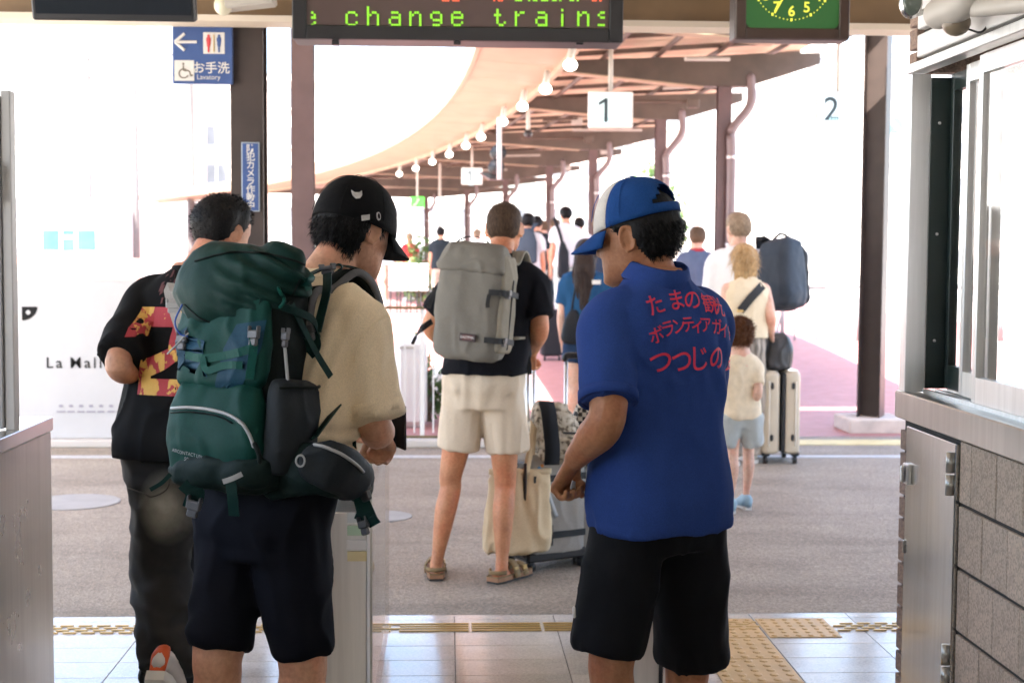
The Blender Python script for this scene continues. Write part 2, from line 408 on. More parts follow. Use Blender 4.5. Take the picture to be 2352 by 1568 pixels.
M_YEL = mat('tactile_yellow', (0.62, 0.40, 0.16), 0.42, var=0.14, vscale=9, bs=0.1, bscale=60)
M_BRASS = mat('brass_stud', (0.66, 0.47, 0.2), 0.3, metal=0.6, var=0.15)
M_GLASS = glass('window_glass', rough=0.06, ior=2.3); M_BLUE = mat('sign_blue', (0.045, 0.095, 0.27), 0.4, var=0.06)
M_SIGNW = mat('sign_white', (0.72, 0.7, 0.66), 0.5, var=0.03); M_SRED = mat('sign_red', (0.6, 0.05, 0.06), 0.5, var=0.03)
M_CONC = mat('footing_concrete', (0.55, 0.47, 0.41), 0.85, var=0.2, vscale=7, bs=0.4)
M_DARK = mat('dark_interior', (0.05, 0.055, 0.055), 0.7)
M_LEAF = mat('leaf_green', (0.07, 0.14, 0.03), 0.55, var=0.35, vscale=4)

M_HALL = mat('hall_tan', (0.5, 0.45, 0.39), 0.7, var=0.08, vscale=2)
def gz(Y):
    t = min(max((Y - 12.6) / 9.0, 0), 1); return 0.42 * t * t * (3 - 2 * t)
def X_of(px, Y): return at(px, 600, Y)[0]
def Z_of(py, Y, px=1026): return at(px, py, Y)[2]

# ================================================================== ground, floors
g = MB().add([(-400, -300, -0.03), (400, -300, -0.03), (400, 900, -0.03), (-400, 900, -0.03)], [(0, 1, 2, 3)])
struct(obj('ground', g, M_GROUND))
g = MB()
xs = np.linspace(-14, 14, 15); ys = [6.098, 8, 10, 11.3, 12.05]
V = [(x, y, 0.0) for y in ys for x in xs]; F = [(j * 15 + i, j * 15 + i + 1, (j + 1) * 15 + i + 1, (j + 1) * 15 + i) for j in range(4) for i in range(14)]
struct(obj('forecourt_pavement', (V, F), M_ASPH))
g = MB().box((0, -1.25, -0.016), (9, 14.69, 0.018))
floor = struct(obj('hall_floor', g, M_GROUT))
TW, TD, GP = 0.425, 0.2, 0.003
tile_me = mesh_only('floor_tile', MB().box((0, 0, -0.004), (TW - GP, TD - GP, 0.008), bev=0.0012), M_TILE)
edge_me = mesh_only('edge_tile', MB().box((0, 0, -0.004), (TW - GP, 0.085 - GP, 0.008), bev=0.0012), M_TILE)
for i in range(-8, 4):
    piece('edge_tile', edge_me, floor, (1.31 + TW * (i + 0.5), 6.0525, 0))
    for j in range(0, 14): piece('floor_tile', tile_me, floor, (1.31 + TW * (i + 0.5), 6.01 - TD * (j + 0.5), 0))
# tactile paving: dotted, guiding and bar plates
def dome(mb, x, y, a, b_, h, n=8):
    ang = np.linspace(0, 2 * math.pi, n, endpoint=False)
    R = [np.column_stack([x + np.cos(ang) * a * k, y + np.sin(ang) * b_ * k, np.full(n, z)]) for k, z in ((1, 0.0), (0.85, h * 0.7), (0.55, h))]
    mb.rings(R)
def plate(w_, d_, dots, mcol):
    mb = MB().box((0, 0, 0.0015), (w_ - 0.003, d_ - 0.003, 0.003), bev=0.001)
    for x, y, a, b_ in dots: dome(mb, x, y, a, b_, 0.0065)
    return mb
tp = thing('tactile_paving', 'yellow tactile paving with raised studs crossing the pale hall floor', 'paving', (0.8, 5.8, 0.0))
dots = [(-0.125 + 0.05 * i, -0.125 + 0.05 * j, 0.014, 0.014) for i in range(6) for j in range(6)]
me_dot = mesh_only('dotted_plate', plate(0.3, 0.3, dots, M_YEL), M_YEL)
me_gui = mesh_only('guiding_plate', plate(0.3, 0.3, [(-0.12 + 0.06 * i, -0.12 + 0.06 * j, 0.019, 0.021) for i in range(5) for j in range(5)], M_YEL), M_YEL)
bars = [(-0.1125 + 0.075 * i + (0.0375 if j % 2 else 0) - 0.018, -0.055 + 0.036 * j, 0.026, 0.008) for i in range(4) for j in range(4)]
me_bar = mesh_only('bar_plate', plate(0.3, 0.15, bars, M_BRASS), M_BRASS)
def bar_studs():
    mb = MB()
    for x, y, a, b_ in bars: mb.box((x, y, 0.003), (0.058, 0.016, 0.006), bev=0.003)
    return mb
me_bar = mesh_only('bar_studs', bar_studs(), M_BRASS)
def long_bars():
    mb = MB()
    for j in range(4): mb.box((0, -0.055 + 0.036 * j, 0.003), (0.29, 0.014, 0.006), bev=0.003)
    return mb
me_lb = mesh_only('bar_studs', long_bars(), M_BRASS)
piece('dotted_plate', me_dot, tp, (1.465, 5.842, 0.001)); piece('dotted_plate', me_dot, tp, (1.155, 5.842, 0.001)); piece('dotted_plate', me_dot, tp, (0.853, 5.842, 0.001))
for k in range(6): piece('guiding_plate', me_gui, tp, (1.155, 5.538 - 0.302 * k, 0.001))
for k in range(-9, 3):
    x = 0.55 + 0.3 * k; piece('bar_studs', me_lb if -0.3 < x < 0.6 else me_bar, tp, (x, 5.88, 0.001))
for k in range(4): piece('bar_studs', me_bar, tp, (1.78 + 0.3 * k, 5.85, 0.001))
# platform paving beyond, rising gently
def xl(Y): return 1.2 - 0.0057 * max(Y - 12, 0) ** 2
def xp(Y): return 3.1 - 0.0028 * max(Y - 13, 0) ** 2
def xr(Y): return 4.15 - 0.0015 * max(Y - 15, 0) ** 2
ys = np.concatenate([np.linspace(12.05, 24, 25), np.linspace(26, 70, 23)]); V = []; F = []
for y in ys:
    for x in np.linspace(xl(y) - 3.2, xr(y) + 4.5, 12): V.append((x, y, gz(y) + 0.002))
for j in range(len(ys) - 1):
    for i in range(11): F.append((j * 12 + i, j * 12 + i + 1, (j + 1) * 12 + i + 1, (j + 1) * 12 + i))
V = np.array(V); nb = len(V)
struct(obj('platform_pavement', (V, F), M_RED))
# the side of the raised platform
mb = MB(); R = [np.array([[xl(y) - 3.2, y, -0.03], [xl(y) - 3.2, y, gz(y)], [xl(y) - 3.35, y, gz(y)], [xl(y) - 3.35, y, -0.03]]) for y in ys]
mb.rings(R); struct(obj('platform_edge', mb, M_GROUND))
# strip of yellow blocks and the pale line in front of the platform
mb = MB().box((2.2, 11.66, 0.003), (9.0, 0.3, 0.006)); struct(obj('yellow_line', mb, mat('faded_yellow', (0.66, 0.55, 0.28), 0.7, var=0.15, vscale=8)))
mb = MB().box((0.0, 10.85, 0.002), (14.0, 0.12, 0.004)); struct(obj('drain_line', mb, mat('pale_drain', (0.5, 0.5, 0.5), 0.6, var=0.2, vscale=20)))
for k, (px, py, r) in enumerate(((170, 1152, 0.28), (880, 1187, 0.17))):  # two round pale spots, built as thin discs lying on the asphalt
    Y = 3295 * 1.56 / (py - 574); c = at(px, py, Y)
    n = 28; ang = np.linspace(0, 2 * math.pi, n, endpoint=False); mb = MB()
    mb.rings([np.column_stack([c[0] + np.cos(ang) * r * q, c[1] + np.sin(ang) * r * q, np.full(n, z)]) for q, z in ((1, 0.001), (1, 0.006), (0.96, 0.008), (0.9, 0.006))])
    o = obj('pale_spot', mb, mat('pale_spot_grey', (0.36, 0.35, 0.34), 0.7, var=0.12)); tag(o, ('wide pale round spot on the asphalt left of the jeans', 'small pale round spot on the asphalt by the ticket gate')[k], 'manhole cover')

# ================================================================== hall roof and beams over the forecourt
mb = MB().box((0.5, -2.0, 3.42), (9.0, 18.0, 0.12)); struct(obj('hall_ceiling', mb, M_HALL))
mb = MB().box((-0.4, 9.55, 3.86), (9.6, 4.9, 0.1)); struct(obj('forecourt_roof', mb, M_CREAM))
mb = MB().box((0.5, -10.9, 2.9), (9.0, 0.2, 0.86)).box((-2.6, -10.9, 1.23), (2.8, 0.2, 2.46)).box((3.6, -10.9, 1.23), (2.8, 0.2, 2.46)); struct(obj('added_rear_wall', mb, M_HALL))  # unseen wall added to cut light from behind; its gap lets some fill in
mb = MB().box((-3.9, -5.4, 1.65), (0.2, 10.8, 3.36)); struct(obj('added_left_wall', mb, M_HALL))  # unseen side wall, added to darken the foreground
mb = MB().box((4.9, -3.4, 1.65), (0.2, 14.8, 3.36)); struct(obj('added_right_wall', mb, M_HALL))  # added out of view like the left wall, to hold back side light
hb = thing('roof_beam', 'brown steel roof beam crossing behind the display and the clock', 'beam', (0.6, 7.25, 2.67))
mb = MB().box((0.6, 7.25, 2.69), (9.0, 0.2, 0.03)); obj('bottom_flange', mb, M_CREAM, hb)
mb = MB().box((0.6, 7.25, 2.95), (9.0, 0.03, 0.49)); obj('web', mb, M_TAN, hb)
mb = MB().box((0.6, 7.25, 3.21), (9.0, 0.2, 0.03)); obj('top_flange', mb, M_TAN, hb)
mb = MB()
for x0, x1, z0, z1 in ((0.85, 1.55, 2.83, 2.92), (1.5, 2.6, 2.95, 2.85)): mb.tube([(x0, 7.13, z0), (x1, 7.13, z1)], 0.014, 8)
obj('conduit', mb, M_BEIGE, hb, True)
mb = MB().box((0.5, 7.25, 3.295), (9.0, 0.16, 0.13)); obj('wall_plate', mb, M_BROWN, hb)

def h_section(mb, c, wd, dp, z0, z1, rot, tf=0.012, tw=0.009):
    ca, sa = math.cos(rot), math.sin(rot); ax = np.array([[ca, sa, 0], [-sa, ca, 0], [0, 0, 1]])
    zc = (z0 + z1) / 2; hh = z1 - z0
    for sgn in (-1, 1): mb.box(A3(c[0], c[1], zc) + A3(0, sgn * (dp / 2 - tf / 2), 0) @ ax, (wd, tf, hh), ax)
    mb.box(A3(c[0], c[1], zc), (tw, dp - 2 * tf, hh), ax)
def pillar(name, label, px0, px1, Y, rot, m, z0=0.0, z1=3.8, foot=None, dp=None):
    a, b_ = X_of(px0, Y), X_of(px1, Y); wd = b_ - a; c = A3((a + b_) / 2, Y, z0)
    t = thing(name, label, 'pillar', c, 'steel pillars round the forecourt')
    mb = MB(); h_section(mb, c, wd, dp or wd, z0, z1, rot); obj('shaft', mb, m, t)
    mb = MB().box(c + A3(0, 0, 0.012), (wd * 1.25, wd * 1.25, 0.02)); 
    for sx in (-1, 1):
        for sy in (-1, 1): mb.tube([c + A3(sx * wd * 0.45, sy * wd * 0.5, 0.02), c + A3(sx * wd * 0.45, sy * wd * 0.5, 0.06)], 0.012, 6)
    obj('base_plate', mb, m, t)
    if foot: mb = MB().box(c + A3(0, 0, foot[1] / 2 - 0.005), (foot[0], foot[0], foot[1]), bev=0.012); obj('footing', mb, M_CONC, t)
    return t, c, wd
pillar('steel_pillar', 'dark brown steel pillar carrying the blue lavatory sign', 537, 611, 7.5, 0, M_BROWN)
pillar('steel_pillar', 'purple brown steel pillar just right of the lavatory sign pillar', 672, 722, 11.2, 0, M_BROWN2)
t, c, wd = pillar('steel_pillar', 'brown H-section pillar on a concrete footing beside the ticket office', 1978, 2036, 12.5, math.radians(62), M_BROWN, z0=0.0, foot=(0.52, 0.13), dp=0.2)

# ================================================================== ticket office on the right
of = thing('ticket_office', 'ticket office with grey block wall, steel sill and sliding windows', 'ticket office', (1.392, 3.5, 0))
XW = 1.392
mb = MB().box(((XW + 0.008 + 3.4) / 2, 1.0, 0.53), (3.4 - XW - 0.008, 6.60, 1.06)); core = obj('wall', mb, M_MORT, of)
BH, BW = 0.176, 0.172
blk = mesh_only('block', MB().box((0.0, 0, 0), (0.024, BW - 0.004, BH - 0.011), bev=0.002), M_BLOCK)
half = mesh_only('block', MB().box((0.0, 0, 0), (0.024, BW / 2 - 0.004, BH - 0.011), bev=0.002), M_BLOCK)
for r in range(6):
    z = 0.003 + BH * (r + 0.5); y = 3.808
    if r % 2: piece('block', half, core, (XW + 0.012, y - BW / 4, z)); y -= BW / 2
    while y > 1.6:
        piece('block', blk, core, (XW + 0.012 + random.uniform(-0.0012, 0.0012), y - BW / 2, z)); y -= BW
bk = mesh_only('brick', MB().box((0, 0, 0), (0.03, 0.066, 0.058), bev=0.002), M_BRICK)
bkf = mesh_only('brick', MB().box((0, 0, 0), (0.2, 0.03, 0.058), bev=0.002), M_BRICK)
for r in range(15):
    piece('brick', bk, core, (XW + 0.012, 4.277, 0.036 + 0.0685 * r))
    for q in range(9): piece('brick', bkf, core, (XW + 0.10 + 0.21 * q + (0.1 if r % 2 else 0), 4.305, 0.036 + 0.0685 * r))
# steel service door
mb = MB().box((XW - 0.002, 4.0255, 0.53), (0.016, 0.42, 1.03), bev=0.003); dr = obj('door', mb, M_STEEL2, of, label='stainless service door under the window sill')
for z in (0.962, 0.43):
    mb = MB(); 
    for q in (-0.031, 0.031): mb.tube([(XW - 0.018, 3.832, z + q - 0.028), (XW - 0.018, 3.832, z + q + 0.028)], 0.012, 10, caps='flat')
    obj('hinge', mb, M_STEEL, dr, True)
mb = MB().box((XW - 0.016, 4.2, 0.905), (0.014, 0.05, 0.062), bev=0.003).tube([(XW - 0.03, 4.2, 0.885), (XW - 0.03, 4.2, 0.925)], 0.007, 8); obj('latch', mb, M_ALU, dr)
mb = MB().box((XW - 0.012, 4.225, 0.68), (0.008, 0.012, 0.04), bev=0.002); obj('bolt', mb, M_STEEL, dr)
# sill
mb = MB().box((XW + 0.10, 2.9, 1.102), (0.232, 2.87, 0.082), bev=0.004); obj('sill', mb, M_STEEL, of)
mb = MB()
for x in (0.05, 0.085, 0.12): mb.box((XW + x, 2.95, 1.149), (0.012, 2.6, 0.012))
obj('track', mb, M_ALU, of)
# jamb, head and lintel panels
mb = MB().box((XW + 0.018, 4.283, 1.62), (0.06, 0.056, 0.95), bev=0.002); obj('jamb_trim', mb, M_ALU, of)
mb = MB().box((XW + 0.095, 4.262, 1.62), (0.09, 0.012, 0.93)); jb = obj('jamb', mb, M_DGREEN, of)
for z in (1.3, 1.62, 1.95): obj('screw', MB().ell((XW + 0.075, 4.253, z), (0.005, 0.004, 0.005), n=8, m=6), M_ALU, jb, True)
mb = MB().box((XW + 0.012, 2.9, 2.112), (0.05, 2.8, 0.028), bev=0.002); obj('window_head', mb, M_ALU, of)
mb = MB().box((XW + 0.03, 2.87, 2.68), (0.02, 2.78, 1.1)); obj('lintel', mb, M_MORT, of)
for z0, z1 in ((2.140, 2.206), (2.222, 2.42), (2.432, 2.63), (2.642, 2.84), (2.852, 3.05), (3.062, 3.26)):
    mb = MB().box((XW + 0.012, 2.85, (z0 + z1) / 2), (0.03, 2.78, z1 - z0), bev=0.003); obj('lintel_panel', mb, M_WHITE, of)
for r in range(18): piece('brick', bk, of, (XW + 0.012, 4.277, 2.13 + 0.0685 * r)); piece('brick', bkf, of, (XW + 0.10, 4.305, 2.13 + 0.0685 * r))
mb = MB().box((XW + 1.06, 4.28, 2.73), (2.0, 0.04, 1.26)); obj('end_wall', mb, M_BRICK, of)
mb = MB().box((XW + 2.0, 1.0, 2.2), (0.06, 6.5, 2.3)); obj('rear_wall', mb, M_WHITE, of)
mb = MB().box((XW + 1.0, 2.0, 3.31), (2.0, 4.5, 0.06)); obj('ceiling', mb, M_WHITE, of)
mb = MB().box((XW + 0.95, 2.0, 1.09), (1.3, 4.2, 0.04)); obj('desk', mb, M_BEIGE, of)
# sliding sashes
def sash(y1, y0, x, m=M_ALU):
    fr = MB(); z0, z1, w_ = 1.158, 2.094, 0.024
    fr.box((x, y0 + w_ / 2, (z0 + z1) / 2), (0.028, w_, z1 - z0), bev=0.002).box((x, y1 - w_ / 2, (z0 + z1) / 2), (0.028, w_, z1 - z0), bev=0.002)
    fr.box((x, (y0 + y1) / 2, z1 - 0.025), (0.026, y1 - y0 - 2 * w_, 0.05)).box((x, (y0 + y1) / 2, z0 + 0.035), (0.026, y1 - y0 - 2 * w_, 0.07))
    s = obj('sash', fr, m, of); gl = MB().box((x, (y0 + y1) / 2, (z0 + z1) / 2 + 0.01), (0.006, y1 - y0 - 2 * w_, z1 - z0 - 0.12)); obj('pane', gl, M_GLASS, s)
sash(4.25, 3.99, XW + 0.12, M_DGREEN); sash(4.03, 3.815, XW + 0.085); sash(3.835, 3.25, XW + 0.05); sash(3.27, 2.6, XW + 0.085); sash(2.62, 1.7, XW + 0.05)

# camera on the lintel
t = thing('security_camera', 'beige security camera on an arm above the office window', 'camera', at(2200, 30, 3.72))
c = at(2180, 22, 3.72); e = at(2225, 2, 3.62)
dv = nrm(e - c); mb = MB().tube([c - dv * 0.075, c - dv * 0.06, c + dv * 0.05, c + dv * 0.09], [0.03, 0.04, 0.043, 0.036], 18); obj('housing', mb, M_BEIGE, t, True)
mb = MB().ell(c + A3(0.02, 0, -0.035), (0.037, 0.037, 0.034), n=18); obj('dome', mb, mat('brown_dome', (0.2, 0.16, 0.11), 0.3), t, True)
mb = MB().tube([c + A3(0.035, -0.03, 0.0), at(2250, 20, 3.6), at(2300, 14, 3.5), A3(XW - 0.002, 3.36, at(2352, 10, 3.4)[2])], [0.02, 0.022, 0.022, 0.024], 14); obj('arm', mb, M_BEIGE, t, True)
mb = MB().tube([c + A3(0.05, 0, -0.05), c + A3(0.08, -0.02, -0.06), c + A3(0.1, -0.03, -0.03)], 0.003, 6); obj('cable', mb, M_BLACK, t, True)
mb = MB().box((XW - 0.004, 3.36, at(2352, 10, 3.4)[2]), (0.012, 0.09, 0.09), bev=0.003); obj('wall_plate', mb, M_BEIGE, t)
t = thing('convex_mirror', 'small round mirror with chrome rim at the office corner', 'mirror', at(2090, 8, 4.1))
c = at(2092, 4, 4.1); mb = MB().ell(c, (0.035, 0.02, 0.05), n=20); obj('rim', mb, M_STEEL2, t, True)
mb = MB().ell(c + A3(0, -0.012, 0), (0.028, 0.014, 0.042), n=20); obj('glass', mb, mat('mirror_glass', (0.1, 0.12, 0.1), 0.1), t, True)
mb = MB().tube([c + A3(0.0, 0, -0.04), c + A3(0.05, 0, -0.02), A3(XW + 0.02, 4.1, c[2] + 0.04)], 0.008, 8); obj('bracket', mb, M_STEEL, t, True)

# ================================================================== ticket gates
M_STEELG = steel('gate_steel', (0.72, 0.71, 0.69), 0.42)
def gate_cab(label, x0, x1, y0, y1, top, slab=True, seam=(), ms=None):
    t = thing('ticket_gate', label, 'ticket gate', ((x0 + x1) / 2, (y0 + y1) / 2, 0), 'ticket gate cabinets')
    cuts = [y0] + list(seam) + [y1]
    for a, b_ in zip(cuts[:-1], cuts[1:]):
        mb = MB().box(((x0 + x1) / 2, (a + b_) / 2, (top - 0.045 + 0.06) / 2), (x1 - x0, b_ - a - 0.003, top - 0.045 - 0.06), bev=0.003); obj('panel', mb, ms or M_STEEL, t)
    mb = MB().box(((x0 + x1) / 2, (y0 + y1) / 2, 0.032), (x1 - x0 - 0.03, y1 - y0 - 0.02, 0.06)); obj('plinth', mb, M_BLACK, t)
    if slab: mb = MB().box(((x0 + x1) / 2, (y0 + y1) / 2, top - 0.021), (x1 - x0 + 0.012, y1 - y0 + 0.012, 0.045), bev=0.003); obj('top_slab', mb, M_STEEL2, t)
    return t
lc = gate_cab('long stainless counter at the left edge of the hall', -2.3, -1.318, 2.0, 4.82, 1.0, seam=(2.9, 4.05))
pst = thing('screen_post', 'grey aluminium screen post standing on the left counter', 'post', (-1.40, 4.5, 1.0))
xq = X_of(23, 4.5); M_CHAN = mat('grey_channel', (0.3, 0.3, 0.3), 0.5)
mb = MB().box((xq, 4.5, 1.52), (0.03, 0.05, 1.04), bev=0.003); obj('post', mb, mat('grey_anodised', (0.42, 0.42, 0.41), 0.45), pst)
mb = MB().box((xq - 0.026, 4.48, 1.515), (0.018, 0.03, 1.02), bev=0.003); obj('channel', mb, M_CHAN, pst)
mb = MB().box((xq - 0.45, 4.49, 1.5), (0.8, 0.008, 1.0)); obj('pane', mb, M_GLASS, pst)
mb = MB().box((xq - 0.028, 4.45, 1.76), (0.022, 0.02, 0.12), bev=0.003); obj('bracket', mb, M_WHITE, pst)
g1 = gate_cab('stainless ticket gate between the green backpack and the sandals', -0.45, -0.245, 4.4, 5.7, 0.80, slab=False, ms=M_STEELG)
mb = MB().box((-0.347, 5.05, 0.868), (0.215, 1.3, 0.135), bev=0.01); obj('reader_top', mb, mat('gate_beige', (0.45, 0.38, 0.28), 0.4), g1)
mb = MB().box((-0.35, 4.95, 0.975), (0.17, 0.6, 0.08), bev=0.02); obj('reader_pad', mb, M_BLACK, g1)
mb = MB().box((-0.29, 4.393, 0.875), (0.07, 0.008, 0.06), bev=0.002); obj('reader_plate', mb, M_BROWN, g1)
mb = MB().tube([(-0.275, 4.385, 0.905), (-0.275, 4.393, 0.905)], 0.018, 14, caps='flat'); obj('coin_ring', mb, M_ALU, g1, True)
for z, cc in ((0.74, (0.5, 0.52, 0.5)), (0.70, (0.36, 0.48, 0.33)), (0.655, (0.6, 0.58, 0.55)), (0.62, (0.62, 0.52, 0.28))):
    mb = MB().box((-0.275, 4.395, z), (0.06, 0.006, 0.03)); obj('sticker', mb, mat('sticker_%d' % int(z * 1000), cc, 0.4), g1)
mb = MB().box((-0.232, 5.05, 0.52), (0.006, 1.3, 0.96)); obj('side_glass', mb, glass('gate_glass', (0.97, 0.97, 0.96), ior=1.3), g1)
mb = MB().box((-0.232, 4.402, 0.52), (0.008, 0.012, 0.97)); obj('glass_edge', mb, M_STEEL, g1)
g2 = gate_cab('stainless ticket gate seen between the legs of the blue shirt', 0.588, 0.78, 4.4, 5.6, 0.96, ms=M_STEELG)
mb = MB().box((0.688, 5.0, 0.98), (0.15, 0.7, 0.05), bev=0.015); obj('reader_pad', mb, M_BLACK, g2)
mb = MB().box((0.672, 4.392, 0.48), (0.012, 0.006, 0.9)); obj('edge_strip', mb, M_BLACK, g2)

# ================================================================== display, clock, monitor, signs
def frame_rect(mb, c, w_, h_, b_, d_, y):
    for sx in (-1, 1): mb.box((c[0] + sx * (w_ / 2 - b_ / 2), y, c[1]), (b_, d_, h_), bev=0.004)
    for sz in (-1, 1): mb.box((c[0], y, c[1] + sz * (h_ / 2 - b_ / 2)), (w_ - 2 * b_ - 0.001, d_, b_), bev=0.004)
YS = 6.37; a = at(672, 90, YS); b_ = at(1430, 92, YS)
led = thing('departure_display', 'hanging LED display with green scrolling letters', 'display', ((a[0] + b_[0]) / 2, YS, a[2]))
W_ = b_[0] - a[0]; Hh = 0.5; cx, cz = (a[0] + b_[0]) / 2, a[2] + Hh / 2
mb = MB().box((cx, YS + 0.1, cz), (W_, 0.2, Hh), bev=0.006); obj('case', mb, mat('charcoal_case', (0.035, 0.035, 0.037), 0.45), led)
mb = MB(); frame_rect(mb, (cx, cz), W_, Hh, 0.06, 0.02, YS - 0.008); obj('bezel', mb, M_BLACK, led)
mb = MB().box((cx, YS - 0.003, cz), (W_ - 0.125, 0.006, Hh - 0.125)); obj('screen', mb, mat('led_screen', (0.10, 0.065, 0.06), 0.35, var=0.05), led)
for px in (770, 1050, 1332): 
    c = at(px, 97, YS - 0.0); mb = MB().box(c + A3(0, 0.03, 0), (0.03, 0.05, 0.022)); obj('clip', mb, M_BLACK, led)
for x in (-0.5, 0.5): mb = MB().tube([(cx + x, YS + 0.1, cz + Hh / 2), (cx + x, YS + 0.1, 3.37)], 0.02, 10, caps='flat'); obj('hanger', mb, M_BROWN, led, True)
FONT5 = {'c': ['.....', '.###.', '#...#', '#....', '#....', '#...#', '.###.'], 'h': ['#....', '#....', '#.##.', '##..#', '#...#', '#...#', '#...#', '#...#'],
 'a': ['.....', '.###.', '....#', '.####', '#...#', '#...#', '.####'], 'n': ['.....', '#.##.', '##..#', '#...#', '#...#', '#...#', '#...#'],
 'g': ['.###.', '#...#', '#...#', '.####', '....#', '.###.'], 'e': ['.....', '.###.', '#...#', '#####', '#....', '#...#', '.###.'],
 't': ['.#...', '.#...', '###..', '.#...', '.#...', '.#..#', '..##.'], 'r': ['.....', '#.##.', '##...', '#....', '#....', '#....', '#....'],
 'i': ['..#..', '.....', '..#..', '..#..', '..#..', '..#..', '..#..'], 's': ['.....', '.####', '#....', '.###.', '....#', '....#', '####.']}
M_LED = emis('led_green', (0.24, 0.62, 0.03), 0.16); M_LEDR = emis('led_red', (0.8, 0.12, 0.05), 0.16)
def led_char(ch, px, clip=None):
    mb = MB(); rows = FONT5[ch]; pt = 0.0108; y0 = at(px, 59, YS)[2]
    x0 = at(px, 61, YS)[0] - 2.0 * pt
    for r, row in enumerate(rows[::-1]):
        for q, v in enumerate(row):
            if v == '#' and (clip is None or clip[0] <= q <= clip[1]): 
                for s_ in (0, 1): mb.box((x0 + q * pt, YS - 0.009, y0 + r * pt - 0.0026 + 0.0052 * s_), (0.0092, 0.005, 0.0040))
    return mb
line = [('e', 707, (3, 4)), ('c', 810, None), ('h', 866, None), ('a', 921, None), ('n', 978, None), ('g', 1031, None), ('e', 1087, None), ('t', 1200, None), ('r', 1252, None), ('a', 1312, None), ('i', 1360, None), ('n', 1415 - 55 + 55 - 8, None), ('s', 1440, (0, 2))]
PXL = [712, 808, 857, 907, 954, 1002, 1050, 1148, 1196, 1243, 1291, 1339, 1386]
for (ch, _, cl), px in zip(line, PXL):
    obj('letter', led_char(ch, px, cl), M_LED, led)
def led_blocks(xs_, m, name):
    mb = MB()
    for x in xs_:
        p = at(x, 2, YS)
        for q in range(4):
            for r in range(3): 
                if (q + r * 2 + int(x)) % 4: mb.box(p + A3(q * 0.0108, -0.009, r * 0.0108), (0.0092, 0.005, 0.0092))
    obj(name, mb, m, led)
led_blocks((1012, 1036, 1135, 1362), M_LEDR, 'red_row'); led_blocks((1185, 1215, 1245, 1270, 1310), M_LED, 'green_row')
# clock
YC = 6.2; a = at(1687, 90, YC); b_ = at(1950, 92, YC); W_ = b_[0] - a[0]; cx = (a[0] + b_[0]) / 2; cz = a[2] + W_ / 2
ck = thing('station_clock', 'square green station clock in a brown frame', 'clock', (cx, YC, a[2]))
mb = MB().box((cx, YC + 0.06, cz), (W_, 0.12, W_), bev=0.005); obj('case', mb, M_BROWN, ck)
mb = MB(); frame_rect(mb, (cx, cz), W_ - 0.004, W_ - 0.004, 0.045, 0.016, YC - 0.007); obj('frame', mb, mat('clock_frame', (0.07, 0.045, 0.035), 0.4), ck)
fw = W_ / 2 - 0.045; pts = []
for q in range(4):
    for k in range(6):
        an = math.pi / 2 * q + math.pi / 2 * k / 5; sx, sy = ((1, 1), (-1, 1), (-1, -1), (1, -1))[q]; pts.append((cx + sx * (fw - 0.04) + 0.04 * math.cos(an), cz + sy * (fw - 0.04) + 0.04 * math.sin(an)))
mb = MB().rings([np.array([(x, y, z) for x, z in pts]) for y in (YC - 0.001, YC - 0.006)]); obj('face', mb, emis('clock_green', (0.02, 0.085, 0.022), 0.12), ck)
M_CY = emis('clock_yellow', (0.75, 0.75, 0.08), 0.12)
rad = fw * 0.74
cen = (cx - 0.005, cz)
for k in range(1, 13):
    an = math.radians(30 * k); V, F = flat_text(str(k), 0.062, (cen[0] + math.sin(an) * rad * 0.87, YC - 0.008, cen[1] + math.cos(an) * rad * 0.87), (1, 0, 0), (0, 0, 1), bold=0.02); obj('numeral', (V, F), M_CY, ck)
mb = MB()
for k in range(60):
    an = math.radians(6 * k); r1 = rad * 1.1; s_ = 0.007 if k % 5 == 0 else 0.003
    mb.box((cen[0] + math.sin(an) * r1, YC - 0.009, cen[1] + math.cos(an) * r1), (s_ * 1.3, 0.004, s_ * 1.8))
obj('minute_marks', mb, M_CY, ck)
for nm, an, ln, wd in (('minute_hand', math.radians(208), rad * 1.05, 0.012), ('hour_hand', math.radians(135), rad * 0.5, 0.018)):
    d_ = A3(math.sin(an), 0, math.cos(an)); s_ = A3(d_[2], 0, -d_[0]); o_ = A3(cen[0], YC - 0.013, cen[1])
    R = [np.array([o_ - d_ * 0.03 - s_ * wd / 2, o_ - d_ * 0.03 + s_ * wd / 2, o_ + d_ * ln + s_ * wd / 4, o_ + d_ * ln - s_ * wd / 4]) + A3(0, yy, 0) for yy in (0, -0.003)]
    obj(nm, MB().rings(R), M_CY, ck)
mb = MB().tube([(cx, YC + 0.06, cz + W_ / 2), (cx, YC + 0.06, 3.37)], 0.018, 10, caps='flat'); obj('hanger', mb, M_BROWN, ck, True)
# monitor
YM = 5.5; a = at(70, 38, YM); b_ = at(447, 48, YM)
mo = thing('ceiling_monitor', 'black monitor hanging from the ceiling at upper left', 'monitor', ((a[0] + b_[0]) / 2, YM, a[2]))
W_ = b_[0] - a[0]; cx = (a[0] + b_[0]) / 2; tilt = math.radians(14); ax = np.array([[1, 0, 0], [0, math.cos(tilt), math.sin(tilt)], [0, -math.sin(tilt), math.cos(tilt)]])
cz = a[2] + 0.19; mb = MB().box((cx, YM, cz), (W_, 0.05, 0.4), ax, bev=0.006); obj('case', mb, M_BLACK, mo)
mb = MB().box(A3(cx, YM, cz) + A3(0, -0.0265, 0.005) @ ax, (W_ - 0.03, 0.004, 0.36), ax); obj('screen', mb, mat('monitor_glass', (0.02, 0.024, 0.03), 0.08, var=0.05), mo)
mb = MB().tube([(cx, YM + 0.05, cz + 0.1), (cx, YM + 0.05, 3.37)], 0.025, 10, caps='flat'); obj('hanger', mb, M_BLACK, mo, True)
